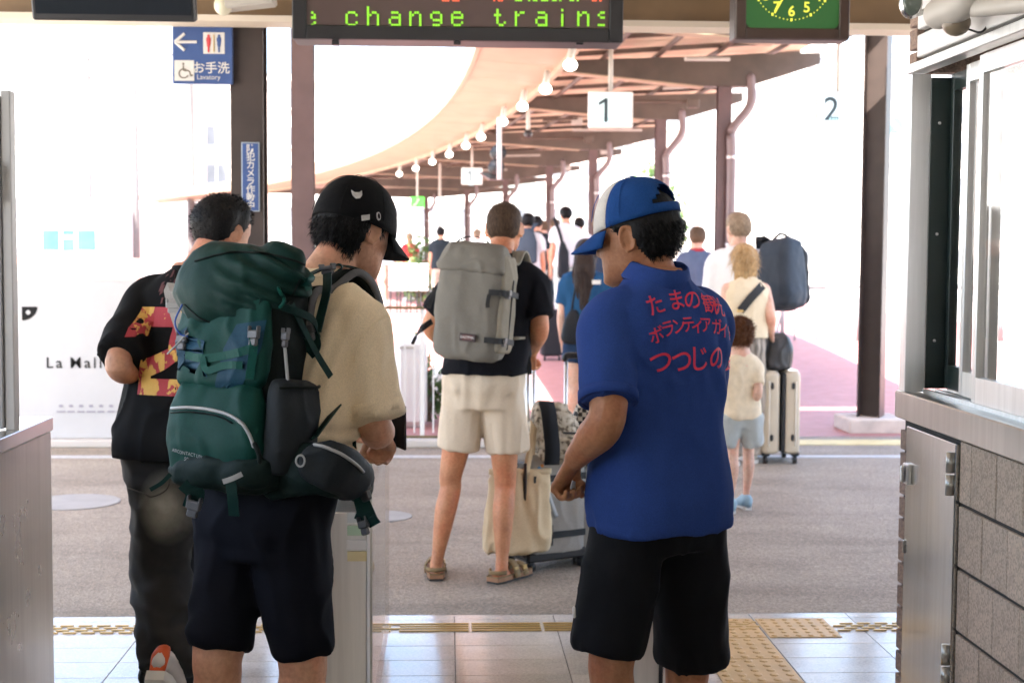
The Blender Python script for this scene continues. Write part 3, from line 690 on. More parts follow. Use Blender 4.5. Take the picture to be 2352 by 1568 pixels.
# lavatory sign
YL = 7.38; a = at(398, 193, YL); b_ = at(534, 57, YL); cx, cz = (a[0] + b_[0]) / 2, (a[2] + b_[2]) / 2; W_ = b_[0] - a[0]; Hh = b_[2] - a[2]
lv = thing('lavatory_sign', 'blue lavatory sign with arrow and pictograms on the pillar', 'sign', (cx, YL, a[2]))
mb = MB().box((cx, YL, cz), (W_, 0.03, Hh), bev=0.003); obj('board', mb, M_BLUE, lv)
def lp(px, py): return at(px, py, YL - 0.018)
def quad_at(px0, py0, px1, py1, m, name, par, Y, d=0.004, bev=0.002):
    p, q = at(px0, py1, Y), at(px1, py0, Y); mb = MB().box(((p[0] + q[0]) / 2, Y, (p[2] + q[2]) / 2), (q[0] - p[0], d, q[2] - p[2]), bev=bev); return obj(name, mb, m, par)
yy = YL - 0.017
mb = MB().tube([at(404, 97, yy), at(452, 97, yy)], 0.008, 6, caps='flat'); mb.tube([at(424, 78, yy), at(402, 97, yy), at(424, 116, yy)][::2][:1] + [at(402, 97, yy)], 0.008, 6, caps='flat'); mb.tube([at(424, 116, yy), at(402, 97, yy)], 0.008, 6, caps='flat')
obj('arrow', mb, M_SIGNW, lv)
quad_at(467, 75, 516, 124, M_SIGNW, 'pictogram_plate', lv, yy); quad_at(401, 139, 446, 186, M_SIGNW, 'pictogram_plate', lv, yy)
y2 = yy - 0.004
for px, m in ((479, M_SRED), (503, M_BLUE)):
    mb = MB().ell(at(px, 83, y2), (0.007, 0.003, 0.007), n=10, m=6); mb.tube([at(px, 90, y2), at(px, 106, y2)], [0.012, 0.008], 8, flat=(0, 1, 0)); mb.tube([at(px, 104, y2), at(px, 119, y2)], 0.005, 6)
    V, F = mb.arr(); V[:, 1] = y2 + (V[:, 1] - y2) * 0.15; obj('figure', (V, F), m, lv)
mb = MB().box(at(491, 100, y2), (0.005, 0.003, 0.085)); obj('divider', mb, M_BRASS, lv)
wc = MB(); M_WC = mat('sign_brown_ink', (0.2, 0.17, 0.13), 0.6)
wc.ell(at(421, 147, y2), (0.006, 0.003, 0.006), n=10, m=6); wc.tube([at(421, 152, y2), at(422, 163, y2), at(434, 163, y2), at(438, 174, y2), at(442, 173, y2)], 0.0035, 6, m=10)
an = np.linspace(math.radians(60), math.radians(330), 14); ctr = at(422, 169, y2); wc.tube([ctr + A3(math.cos(q) * 0.024, 0, math.sin(q) * 0.022) for q in an], 0.0035, 6, m=28)
V, F = wc.arr(); V[:, 1] = y2 + (V[:, 1] - y2) * 0.3; obj('wheelchair_symbol', (V, F), M_WC, lv)
c = at(485, 158, yy - 0.001); obj('lettering', flat_text('お手洗', 0.062, c, (1, 0, 0), (0, 0, 1), bold=0.012), M_SIGNW, lv)
c = at(479, 178, yy - 0.001); obj('lettering', flat_text('Lavatory', 0.034, c, (1, 0, 0), (0, 0, 1)), M_SIGNW, lv)
# camera notice
YN = 7.5 - 0.095; a = at(555, 486, YN); b_ = at(596, 327, YN); cx, cz = (a[0] + b_[0]) / 2, (a[2] + b_[2]) / 2
cn = thing('camera_notice', 'narrow blue notice with vertical white lettering on the pillar', 'notice', (cx, YN, a[2]))
mb = MB().box((cx, YN, cz), (b_[0] - a[0], 0.006, b_[2] - a[2]), bev=0.002); obj('board', mb, mat('notice_edge', (0.35, 0.4, 0.45), 0.4), cn)
mb = MB().box((cx, YN - 0.003, cz), (b_[0] - a[0] - 0.012, 0.006, b_[2] - a[2] - 0.012), bev=0.002); obj('panel', mb, M_BLUE, cn)
for k, ch in enumerate('防犯カメラ作動中'):
    c = at(575.5, 343 + 18.6 * k, YN - 0.0075); obj('lettering', flat_text(ch, 0.046, c, (1, 0, 0), (0, 0, 1), bold=0.012), M_SIGNW, cn)
# lamp/speaker above the pillar
t = thing('floodlight', 'beige floodlight housing above the lavatory sign pillar', 'lamp', at(560, 10, 7.0))
c = at(575, 4, 7.0); ax = np.array([[math.cos(0.12), 0, math.sin(0.12)], [0, 1, 0], [-math.sin(0.12), 0, math.cos(0.12)]])
mb = MB().box(c, (0.24, 0.14, 0.06), ax, bev=0.01); obj('housing', mb, M_BEIGE, t)
mb = MB().ell(at(513, 12, 6.98), (0.045, 0.05, 0.05), n=16); obj('lens', mb, mat('cream_lens', (0.7, 0.66, 0.5), 0.25), t, True)
mb = MB().tube([c + A3(0.02, 0.03, 0.02), c + A3(0.02, 0.1, 0.25)], 0.02, 8); obj('bracket', mb, M_BROWN, t, True)
# ================================================================== platform canopy
cp = thing('platform_canopy', 'long cream platform canopy curving away to the left', 'canopy', (2.2, 13, 3.5))
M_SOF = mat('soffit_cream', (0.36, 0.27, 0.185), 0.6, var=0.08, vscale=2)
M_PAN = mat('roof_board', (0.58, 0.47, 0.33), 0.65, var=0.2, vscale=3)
M_BEAM = mat('umber_steel', (0.085, 0.062, 0.048), 0.5, var=0.3, vscale=3)
def zc(f): return 3.62 + 0.22 * f        # f: 0 lamps line .. 1 right edge
def xo(Y): return xl(Y) - 0.85
PY = [12.6, 16, 20, 26, 31, 37, 43, 50]
# left soffit as boards
yy_ = np.linspace(12.3, 60, 34)
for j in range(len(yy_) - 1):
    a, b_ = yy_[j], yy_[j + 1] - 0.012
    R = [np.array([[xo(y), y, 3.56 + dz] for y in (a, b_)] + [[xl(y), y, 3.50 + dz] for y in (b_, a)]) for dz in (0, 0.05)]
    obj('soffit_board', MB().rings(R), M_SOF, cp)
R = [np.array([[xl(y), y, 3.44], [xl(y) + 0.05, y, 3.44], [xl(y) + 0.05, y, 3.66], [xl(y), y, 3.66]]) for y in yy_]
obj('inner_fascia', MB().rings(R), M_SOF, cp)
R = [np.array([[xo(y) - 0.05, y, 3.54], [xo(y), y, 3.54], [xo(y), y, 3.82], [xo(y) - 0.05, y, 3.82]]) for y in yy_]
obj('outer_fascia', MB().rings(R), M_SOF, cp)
# roof boards between cross members
yb = np.arange(12.3, 60, 1.15)
for j in range(len(yb) - 1):
    a, b_ = yb[j], yb[j + 1] - 0.01
    R = [np.array([[xo(a), a, zc(0) + 0.18 + dz], [xr(a), a, zc(1) + 0.1 + dz], [xr(b_), b_, zc(1) + 0.1 + dz], [xo(b_), b_, zc(0) + 0.18 + dz]]) for dz in (0, 0.05)]
    obj('roof_board', MB().rings(R), M_PAN, cp)
    if b_ < 45:
        mb = MB(); n_ = nrm(A3(xr(a) - xl(a), 0, zc(1) - zc(0))); up_ = A3(-n_[2], 0, n_[0])
        p, q = A3(xl(a) + 0.06, a, zc(0) + 0.10), A3(xr(a), a, zc(1) + 0.045); L = np.linalg.norm(q - p)
        mb.box((p + q) / 2, (L, 0.05, 0.05), np.array([n_, [0, 1, 0], up_])); obj('batten', mb, M_BEAM, cp)
for f in (0.2, 0.4, 0.62, 0.85):
    for Y0, Y1 in zip(PY[:-1], PY[1:]):
        p = A3(xl(Y0) + (xr(Y0) - xl(Y0)) * f, Y0, zc(f) + 0.03); q = A3(xl(Y1) + (xr(Y1) - xl(Y1)) * f, Y1, zc(f) + 0.03)
        mb = MB().tube([p, q], 0.028, 6, caps='flat'); obj('purlin', mb, M_BEAM, cp)
for j, Y0 in enumerate(PY):                       # tapered cross beams
    x0, x1, xm = xl(Y0) + 0.05, xr(Y0) - 0.02, xp(Y0); 
    prof = [(x0, 3.56), (xm - 0.25, 3.40), (xm + 0.25, 3.40), (x1, 3.66), (x1, 3.78), (x0, 3.66)]
    R = [np.array([[x, Y0 + dy, z] for x, z in prof]) for dy in (-0.09, 0.09)]
    obj('cross_beam', MB().rings(R), M_BEAM, cp)
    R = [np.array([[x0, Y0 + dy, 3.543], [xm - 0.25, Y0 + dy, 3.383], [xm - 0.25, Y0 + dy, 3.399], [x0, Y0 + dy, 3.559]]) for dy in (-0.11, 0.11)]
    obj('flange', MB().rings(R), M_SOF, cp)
M_CND = mat('conduit_grey', (0.4, 0.37, 0.33), 0.5)
rgc = random.Random(3)
for j in range(16):                               # conduits, junction boxes and cable trays under the roof
    Y0 = 13 + j * 1.55; f0 = rgc.uniform(0.1, 0.6); f1 = f0 + rgc.uniform(0.15, 0.35); z = 3.55 + rgc.uniform(-0.04, 0.05); lx = lambda f: xl(Y0) + (xr(Y0) - xl(Y0)) * f
    obj('conduit', MB().tube([(lx(f0), Y0, z), (lx(f1), Y0 + rgc.uniform(-0.3, 0.3), z + 0.03)], 0.022, 6, caps='flat'), M_CND if j % 2 else M_BEAM, cp)
    if j % 2 == 0: obj('junction_box', MB().box((lx(f1), Y0 + 0.1, z), (0.16, 0.1, 0.12), bev=0.01), M_CND if j % 4 else M_BEAM, cp)
# canopy pillars with drainpipes
M_PIPE = mat('pipe_mauve', (0.2, 0.15, 0.15), 0.4, var=0.1)
NTH = ['nearest', 'second nearest', 'third', 'fourth', 'fifth', 'sixth', 'farthest']
for j, Y0 in enumerate(PY[1:]):
    x = xp(Y0); z0 = gz(Y0)
    t = thing('canopy_pillar', f'{NTH[j]} canopy pillar with bent drainpipe along the platform', 'pillar', (x, Y0, z0), 'platform canopy pillars')
    mb = MB(); h_section(mb, (x, Y0), 0.15, 0.15, z0, 3.40, 0.0); obj('shaft', mb, M_BROWN2, t)
    mb = MB().tube([(x + 0.28, Y0 - 0.08, 3.5), (x + 0.28, Y0 - 0.09, 3.2), (x + 0.07, Y0 - 0.12, 2.9), (x + 0.07, Y0 - 0.12, 2.6), (x + 0.07, Y0 - 0.12, z0 + 0.1)], 0.052, 10, m=24); dp_ = obj('drainpipe', mb, M_PIPE, t, True)
    mb = MB()
    for z in (2.62, 1.65): mb.tube([(x + 0.07, Y0 - 0.12, z - 0.02), (x + 0.07, Y0 - 0.12, z + 0.02)], 0.058, 10, caps='flat')
    obj('pipe_clamp', mb, M_ALU, dp_, True)
# lamps along the fascia
M_LAMP = emis('lamp_glow', (1.0, 0.93, 0.8), 1.6)
for j, (px, py, Y) in enumerate([(1310, 150, 13.4), (1253, 205, 15.4), (1200, 245, 17.2), (1155, 280, 19.2), (1105, 315, 21.8), (1070, 335, 23.6), (1032, 355, 25.7), (993, 372, 27.8), (955, 387, 30), (917, 400, 32.3)]):
    c = at(px, py, Y)
    t = thing('platform_lamp', f'glowing round lamp, number {j + 1} counted from the nearest along the canopy', 'lamp', c, 'lamps under the canopy edge')
    t['label'] = ['nearest and largest', 'second nearest', 'third', 'fourth', 'fifth', 'sixth', 'seventh', 'eighth', 'ninth', 'farthest and smallest'][j] + ' glowing round lamp in the row under the canopy edge'
    mb = MB().ell(c, (0.066, 0.066, 0.055), n=14, m=8); obj('globe', mb, M_LAMP, t, True)
    mb = MB().tube([c + A3(0, 0, 0.06), (c[0] + 0.02, c[1], 3.46)], 0.035, 8); obj('stem', mb, M_BEIGE, t, True)
# platform number boards
M_BOARD = emis('lit_board', (0.66, 0.86, 0.9), 0.08); M_INK = mat('dark_ink', (0.03, 0.05, 0.06), 0.6)
def board(num, px0, py0, px1, py1, Y, gx, size, label, ztop):
    a, b_ = at(px0, py1, Y), at(px1, py0, Y); cx, cz = (a[0] + b_[0]) / 2, (a[2] + b_[2]) / 2
    t = thing('platform_sign', label, 'sign', (cx, Y, a[2]), 'platform number boards')
    mb = MB().box((cx, Y, cz), (b_[0] - a[0], 0.08, b_[2] - a[2]), bev=0.008); obj('case', mb, M_SIGNW, t)
    mb = MB().box((cx, Y - 0.042, cz), (b_[0] - a[0] - 0.03, 0.008, b_[2] - a[2] - 0.03)); obj('face', mb, M_BOARD, t)
    c = at(gx, (py0 + py1) / 2, Y - 0.048)
    if num == '1':
        k_ = size * 0.72; pts = [(0.02, -0.5), (0.16, -0.5), (0.16, 0.5), (0.06, 0.5), (-0.24, 0.30), (-0.20, 0.19), (0.02, 0.32)]
        obj('numeral', MB().rings([np.array([c + A3(x * k_, y, z * k_) for x, z in pts]) for y in (0.001, -0.003)]), M_INK, t)
    else: obj('numeral', flat_text(num, size, c, (1, 0, 0), (0, 0, 1), bold=0.012), M_INK, t)
    mb = MB().tube([(cx, Y, b_[2]), (cx, Y, ztop)], 0.022, 8, caps='flat'); obj('hanger', mb, M_BEIGE, t, True)
    mb = MB()
    for q in range(3): mb.box(at(gx + 28 * (b_[0] - a[0]) * 235 / 103 * Y / 235 + 0, (py0 + py1) / 2 + 20, Y - 0.048) + A3(q * 0.03 - 0.02, 0, 0), (0.02, 0.003, 0.02))
    obj('small_text', mb, mat('pale_ink', (0.45, 0.75, 0.8), 0.6), t)
board('1', 1351, 212, 1453, 294, 14.0, 1387, 0.32, 'pale lit board with a large dark numeral one near the lamps', 3.6)
board('2', 1872, 212, 1975, 294, 14.0, 1910, 0.32, 'pale lit board with a large dark numeral two by the right pillar', 3.75)
board('1', 1060, 386, 1108, 424, 28.0, 1078, 0.3, 'small far board with a faint numeral one in the canopy shade', 3.6)
# speakers / mirrors on a post hanging below the canopy
t = thing('platform_signal', 'black double disc fixture on a white hanging post', 'signal', at(1146, 410, 16))
mb = MB().tube([at(1147, 270, 16), at(1147, 412, 16)], 0.026, 10, caps='flat'); obj('post', mb, M_WHITE, t, True)
for px, py in ((1145, 350), (1140, 384)):
    c = at(px, py, 16.06); mb = MB().tube([c, c + A3(0, 0.12, 0)], 0.09, 20, caps='flat'); obj('disc', mb, M_BLACK, t, True)
a = at(1100, 396, 16.1); b_ = at(1158, 412, 16.1)
R = [np.array([[a[0], 16.1 + d, a[2]], [b_[0] - 0.1, 16.1 + d, a[2] - 0.01], [b_[0], 16.1 + d, b_[2]], [a[0] + 0.12, 16.1 + d, b_[2]]]) for d in (0, 0.25)]; obj('hood', MB().rings(R), M_BLACK, t)
t = thing('exit_sign', 'small bright green exit sign far down the platform', 'sign', at(958, 476, 30))
a, b_ = at(943, 476, 30), at(974, 453, 30); mb = MB().box((a + b_) / 2, (b_[0] - a[0], 0.08, b_[2] - a[2])); obj('case', mb, emis('exit_green', (0.05, 0.75, 0.04), 0.6), t)
mb = MB().tube([((a[0] + b_[0]) / 2, 30, b_[2]), ((a[0] + b_[0]) / 2, 30, 3.6)], 0.02, 6); obj('hanger', mb, M_BEIGE, t)
c = (a + b_) / 2; mb = MB().ell(c + A3(0.02, -0.045, 0.05), (0.02, 0.006, 0.02), n=8, m=6).tube([c + A3(0.0, -0.045, 0.02), c + A3(-0.02, -0.045, -0.03), c + A3(-0.07, -0.045, -0.07)], 0.012, 6); obj('running_figure', mb, M_SIGNW, t, True)
for px, py, Y in ((1213, 307, 20), (1010, 527, 34)):
    c = at(px, py, Y); t = thing('dome_camera', 'small dark dome camera under the canopy' if px == 1213 else 'tiny dark dome hanging far under the canopy', 'camera', c)
    mb = MB().ell(c, (0.06, 0.06, 0.06), n=12); obj('dome', mb, M_BLACK, t, True); mb = MB().tube([c + A3(0, 0, 0.04), (c[0], c[1], 3.6)], 0.03, 8); obj('stem', mb, M_BEIGE, t, True)

# ================================================================== fences, banner, things outside
YF = 11.5
M_RAIL = mat('bronze_rail', (0.2, 0.15, 0.07), 0.4, metal=0.5); M_BAN = mat('banner_white', (0.5, 0.5, 0.5), 0.8, var=0.03)
fn = thing('fence', 'low fence with bronze rails beyond the forecourt', 'fence', (X_of(700, YF), YF, 0))
xa, xb = X_of(-260, YF), X_of(1180, YF)
for z, nm in ((Z_of(707, YF), 'top_rail'), (Z_of(1003, YF), 'bottom_rail')): mb = MB().tube([(xa, YF, z), (xb, YF, z)], 0.012, 8, caps='flat'); obj(nm, mb, M_RAIL, fn, True)
for px in np.arange(-240, 1190, 118):
    x = X_of(px + 30, YF); mb = MB().box((x, YF + 0.03, 0.55), (0.035, 0.035, 1.1)); obj('post', mb, M_WHITE, fn)
for px in np.arange(930, 1180, 22):
    x = X_of(px, YF); mb = MB().box((x, YF + 0.02, 0.6), (0.012, 0.012, 1.0)); obj('bar', mb, M_WHITE, fn)
bn = thing('banner', 'white banner on the fence with dark French lettering and a train drawing', 'banner', (X_of(380, YF), YF - 0.03, 0.1))
a, b_ = at(-260, 1005, YF - 0.03), at(860, 646, YF - 0.03); mb = MB().box(((a[0] + b_[0]) / 2, YF - 0.03, (a[2] + b_[2]) / 2), (b_[0] - a[0], 0.012, b_[2] - a[2])); obj('sheet', mb, M_BAN, bn)
px = 105
for wd_ in ('La', 'Malle', 'de', 'Bois'):
    c = at(px, 834, YF - 0.04); VF = flat_text(wd_, 0.122, c, (1, 0, 0), (0, 0, 1), align='LEFT', spacing=1.3, bold=0.008); obj('lettering', VF, mat('banner_ink', (0.006, 0.006, 0.006), 0.9), bn); px += (VF[0][:, 0].max() - VF[0][:, 0].min()) * 3295 / YF + 20
mb = MB(); c = at(50, 704, YF - 0.04); an = np.linspace(0, -math.pi / 2, 10); R = [np.array([[c[0], y, c[2]]] + [[c[0] + math.cos(q) * 0.12, y, c[2] + math.sin(q) * 0.11] for q in an]) for y in (YF - 0.037, YF - 0.041)]
obj('emblem', mb.rings(R), mat('banner_ink', (0.006, 0.006, 0.006), 0.9), bn)
mb = MB().ell(c + A3(0.05, -0.003, -0.045), (0.018, 0.004, 0.018), n=12, m=6); obj('emblem_dot', mb, M_BAN, bn)
M_BG_ = mat('banner_grey', (0.3, 0.28, 0.33), 0.6)
for k in range(14):
    p = at(140 + k * 23, 945, YF - 0.039); obj('train_wheel_mark', MB().box(p, (0.055 if k % 3 else 0.07, 0.004, 0.012)), M_BG_, bn)
    p = at(140 + k * 23, 932, YF - 0.039); obj('train_window_mark', MB().box(p, (0.03, 0.004, 0.02)), M_BG_, bn)
mb = MB().box((X_of(400, YF), YF - 0.05, 0.03), (9.4, 0.2, 0.06), bev=0.01); struct(obj('kerb', mb, M_GROUND))
# ticket machines and pale boxes behind the fence
for k, (px0, px1, py0, Y) in enumerate(((905, 980, 775, 12.6), (985, 1090, 850, 13.4))):
    a, b_ = at(px0, 900, Y), at(px1, py0, Y); t = thing('white_cabinet', ('tall white cabinet with a grey slot behind the fence', 'low white cabinet behind the fence by the cream shorts')[k], 'cabinet', ((a[0] + b_[0]) / 2, Y + 0.2, gz(Y)))
    mb = MB().box(((a[0] + b_[0]) / 2, Y + 0.2, (b_[2] + gz(Y)) / 2), (b_[0] - a[0], 0.4, b_[2] - gz(Y)), bev=0.06); obj('body', mb, M_WHITE, t)
    mb = MB().box(((a[0] + b_[0]) / 2 - 0.03, Y - 0.004, b_[2] - 0.09), (0.13, 0.012, 0.02)); obj('slot', mb, M_BEIGE, t)
def leafy(name, label, c, r, n, mt, sz=0.05, trunk=None):
    t = thing(name, label, 'shrub' if trunk is None else 'tree', c)
    cc = A3(*c) + A3(0, 0, r[2] * 0.9 + (trunk or 0)); mb = MB()
    cl = RNG.normal(size=(14, 3)) * np.asarray(r) * 0.5 + cc
    V = []; F = []
    for i in range(n):
        p = cl[i % 14] + RNG.normal(size=3) * np.asarray(r) * 0.3
        if p[2] < c[2]: continue
        u = nrm(RNG.normal(size=3)); v = nrm(np.cross(u, RNG.normal(size=3))); k = len(V); s_ = sz * RNG.uniform(0.6, 1.3)
        V += [p - u * s_ * 1.4, p - v * s_ * 0.5, p + u * s_ * 1.4, p + v * s_ * 0.5]; F.append((k, k + 1, k + 2, k + 3))
    obj('crown', (np.array(V), F), mt, t)
    tr = MB()
    for i in range(7): tr.tube([A3(*c), A3(*c) + A3(0, 0, (trunk or 0.1) * 0.8), cl[i]], [0.03 * (1 + 3 * (trunk or 0) / 3), 0.022 * (1 + 3 * (trunk or 0) / 3), 0.008], 6)
    obj('trunk' if trunk else 'stem', tr, mat('bark', (0.12, 0.08, 0.05), 0.9), t, True); return t
leafy('leafy_shrub', 'green shrub behind the fence beside the cream shorts', (X_of(1098, 12.6), 12.8, 0.0), (0.18, 0.15, 0.42), 700, M_LEAF, 0.03)
leafy('leafy_shrub', 'low green shrub behind the fence at its right end', (X_of(985, 12.9), 13.1, 0.0), (0.15, 0.15, 0.3), 400, M_LEAF, 0.03)
leafy('leafy_shrub', 'bushy green plant in the middle of the far platform', (X_of(965, 29), 29, gz(29)), (0.35, 0.3, 0.55), 900, M_LEAF, 0.05)
leafy('street_tree', 'distant tree between the canopy pillars beyond the platform', (X_of(1510, 60), 60, -0.03), (0.8, 0.8, 1.6), 1300, M_LEAF, 0.14, trunk=1.6)
# bus beyond the banner
YB = 48; M_TEAL = mat('bus_glass', (0.05, 0.14, 0.15), 0.12, var=0.4, vscale=1.2)
a, b_ = at(72, 640, YB), at(246, 505, YB); cx = (a[0] + b_[0]) / 2; W_ = b_[0] - a[0]
bs = thing('bus', 'white bus with teal windscreen panes beyond the banner', 'bus', (cx, YB + 4, -0.03))
mb = MB().box((cx, YB + 4.5, 1.75), (W_, 9, 2.9), bev=0.18); obj('body', mb, M_WHITE, bs)
for px0, px1 in ((97, 136), (178, 220)): quad_at(px0, 528, px1, 575, M_TEAL, 'window', bs, YB - 0.01, 0.04, 0.02)
quad_at(143, 548, 171, 577, M_TEAL, 'window', bs, YB - 0.01, 0.04, 0.02); quad_at(143, 528, 171, 540, M_TEAL, 'window', bs, YB - 0.01, 0.04, 0.02)
quad_at(88, 618, 232, 630, mat('bus_red', (0.6, 0.2, 0.18), 0.4), 'stripe', bs, YB - 0.01, 0.03, 0.01)
for sx in (-1, 1):
    for y in (1.6, 7): mb = MB().tube([(cx + sx * (W_ / 2 - 0.28), YB + y, 0.45), (cx + sx * (W_ / 2 - 0.02), YB + y, 0.45)], 0.47, 18, caps='flat'); obj('wheel', mb, M_BLACK, bs, True)
# low coping wall, poles and wires behind the banner
o = obj('garden_wall', MB().box((X_of(330, 40), 40, 0.55), (16, 0.25, 1.16)), M_BW if 'pale_render' in MATS else M_GROUND); tag(o, 'low pale wall with a pink band behind the banner', 'wall'); obj('coping', MB().box((X_of(330, 40), 39.9, 1.22), (16.1, 0.5, 0.18)), mat('pink_coping', (0.38, 0.2, 0.17), 0.8), o); obj('band', MB().box((X_of(330, 40), 39.86, 0.7), (16.0, 0.03, 0.2)), mat('pink_coping', (0, 0, 0)), o)
for k, (px, Y) in enumerate(((312, 52), (206, 58), (440, 56), (610, 62))):
    x = X_of(px, Y); t = thing('utility_pole', ['utility pole behind the banner, left of the lavatory sign', 'utility pole above the right side of the bus', 'utility pole just left of the lavatory sign pillar', 'utility pole right of the lavatory sign pillar'][k], 'pole', (x, Y, -0.03), 'utility poles beyond the forecourt')
    obj('shaft', MB().tube([(x, Y, -0.03), (x, Y, 9.5)], [0.17, 0.11], 10), mat('pole_grey', (0.14, 0.13, 0.13), 0.7), t, True)
    for z in (9.0, 8.3): obj('cross_arm', MB().box((x, Y, z), (1.6, 0.1, 0.12)), MATS['pole_grey'], t)
for k, (z, nm) in enumerate(((8.36, 'lower'), (9.06, 'upper'))):
    p = [X_of(px, Y) for px, Y in ((206, 58), (312, 52), (440, 56), (610, 62))]; ys_ = [58, 52, 56, 62]; mb = MB()
    for i in range(3): mb.tube([(p[i], ys_[i], z), ((p[i] + p[i + 1]) / 2, (ys_[i] + ys_[i + 1]) / 2, z - 0.35), (p[i + 1], ys_[i + 1], z)], 0.02, 5, m=10)
    tag(obj('overhead_wire', mb, M_BLACK), f'{nm} overhead wire strung between the utility poles', 'wire')
# far buildings
M_BW = mat('pale_render', (0.72, 0.7, 0.67), 0.8, var=0.05, vscale=0.3); M_BP = mat('pink_render', (0.7, 0.58, 0.53), 0.8, var=0.05, vscale=0.3); M_BWIN = mat('far_window', (0.17, 0.18, 0.2), 0.3, var=0.3, vscale=0.5)
def building(label, px0, px1, ytop, Y, m, fl, cols, dep=14):
    a, b_ = at(px0, 600, Y), at(px1, ytop, Y); H_ = b_[2]; cx = (a[0] + b_[0]) / 2; W_ = b_[0] - a[0]
    t = thing('building', label, 'building', (cx, Y + dep / 2, -0.03))
    mb = MB().box((cx, Y + dep / 2, H_ / 2), (W_, dep, H_)); obj('wall', mb, m, t)
    mb = MB().box((cx, Y + dep / 2, H_ + 0.25), (W_ + 0.8, dep + 0.8, 0.5)); obj('roof', mb, M_BW, t)
    for f_ in range(fl):
        for k in range(cols):
            x = a[0] + W_ * (k + 0.5) / cols; z = H_ * (f_ + 0.55) / fl
            wn = obj('window', MB().box((x, Y - 0.02, z), (W_ / cols * 0.5, 0.12, H_ / fl * 0.5)), M_BWIN, t)
            obj('frame', MB().box((x, Y - 0.1, z), (0.12, 0.1, H_ / fl * 0.5)).box((x, Y - 0.1, z - H_ / fl * 0.27), (W_ / cols * 0.56, 0.2, 0.14)), M_BW, wn)
    return t
building('pale multi-storey block far behind the banner', -260, 345, 60, 95, M_BW, 6, 5)
building('pale pinkish block behind the lavatory sign pillar', 365, 900, 190, 110, M_BP, 5, 6)
building('low pale building beyond the far platform end', 640, 1330, 465, 85, M_BW, 2, 7)
building('pale hotel block beyond the right hand railing', 1690, 2120, 120, 100, M_BW, 7, 6)
building('far pale block between the canopy pillars', 1250, 1690, 300, 130, M_BP, 5, 6)
building('pale block behind the ticket office', 2140, 2700, 150, 90, M_BW, 6, 5)
# railing with arches on the right
YR = 19.5; rl = thing('railing', 'grey arched railing in the sun right of the platform', 'railing', (X_of(1990, YR), YR, gz(YR)))
M_RG = mat('grey_rail', (0.3, 0.3, 0.31), 0.5)
x0, x1 = X_of(1800, YR), X_of(2300, YR); zt = Z_of(657, YR, 1950)
mb = MB().tube([(x0, YR, zt), (x1, YR, zt)], 0.035, 8, caps='flat'); obj('top_rail', mb, M_RG, rl, True)
for k in range(3):
    xc = X_of(1878 + 190 * k, YR); an = np.linspace(0, math.pi, 13); mb = MB().tube([(xc + math.cos(q) * 0.55, YR, gz(YR) + 0.02 + math.sin(q) * (zt - gz(YR) - 0.06)) for q in an], 0.018, 8, m=30); obj('arch', mb, M_RG, rl, True)
    for dx in (-0.3, 0.0, 0.3): mb = MB().tube([(xc + dx, YR, gz(YR)), (xc + dx, YR, zt - 0.05)], 0.012, 6, caps='flat'); obj('baluster', mb, M_RG, rl, True)
for px in (1800, 1972, 2130, 2300): mb = MB().tube([(X_of(px, YR), YR, gz(YR)), (X_of(px, YR), YR, zt)], 0.03, 8, caps='flat'); obj('post', mb, M_RG, rl, True)
# road sign
YP = 26; c = at(2056, 289, YP); t = thing('road_sign', 'round pale blue road sign with a white diagonal bar', 'road sign', (c[0], YP, 0))
mb = MB().tube([c + A3(0, 0.02, 0), c], 0.19, 28, caps='flat'); obj('rim', mb, mat('sign_rim', (0.75, 0.62, 0.5), 0.5), t)
mb = MB().tube([c - A3(0, 0.001, 0), c - A3(0, 0.006, 0)], 0.155, 28, caps='flat'); obj('disc', mb, mat('sign_cyan', (0.08, 0.42, 0.55), 0.4), t)
q = math.radians(45); ax = np.array([[math.cos(q), 0, -math.sin(q)], [0, 1, 0], [math.sin(q), 0, math.cos(q)]]); mb = MB().box(c - A3(0, 0.009, 0), (0.31, 0.004, 0.06), ax); obj('diagonal', mb, M_SIGNW, t)
mb = MB().tube([(c[0], YP + 0.06, -0.02), (c[0], YP + 0.06, c[2] + 0.2)], 0.04, 10, caps='flat'); obj('pole', mb, M_WHITE, t, True)
# bench seats on the far platform
for k, px in enumerate((905, 928, 951, 974)):
    Y = 26.5; x = X_of(px, Y); z = gz(Y)
    t = thing('platform_chair', ['leftmost', 'second', 'third', 'rightmost'][k] + ' pale chair in the far row on the platform', 'chair', (x, Y, z), 'row of platform chairs')
    mb = MB().box((x, Y, z + 0.44), (0.165, 0.4, 0.05), bev=0.015); obj('seat', mb, M_WHITE, t); mb = MB().box((x, Y - 0.2, z + 0.7), (0.165, 0.05, 0.42), bev=0.015); obj('backrest', mb, M_WHITE, t)
    for sx in (-1, 1): mb = MB().tube([(x + sx * 0.06, Y - 0.15, z), (x + sx * 0.06, Y - 0.1, z + 0.42)], 0.016, 6, caps='flat'); obj('leg', mb, M_BLACK, t)
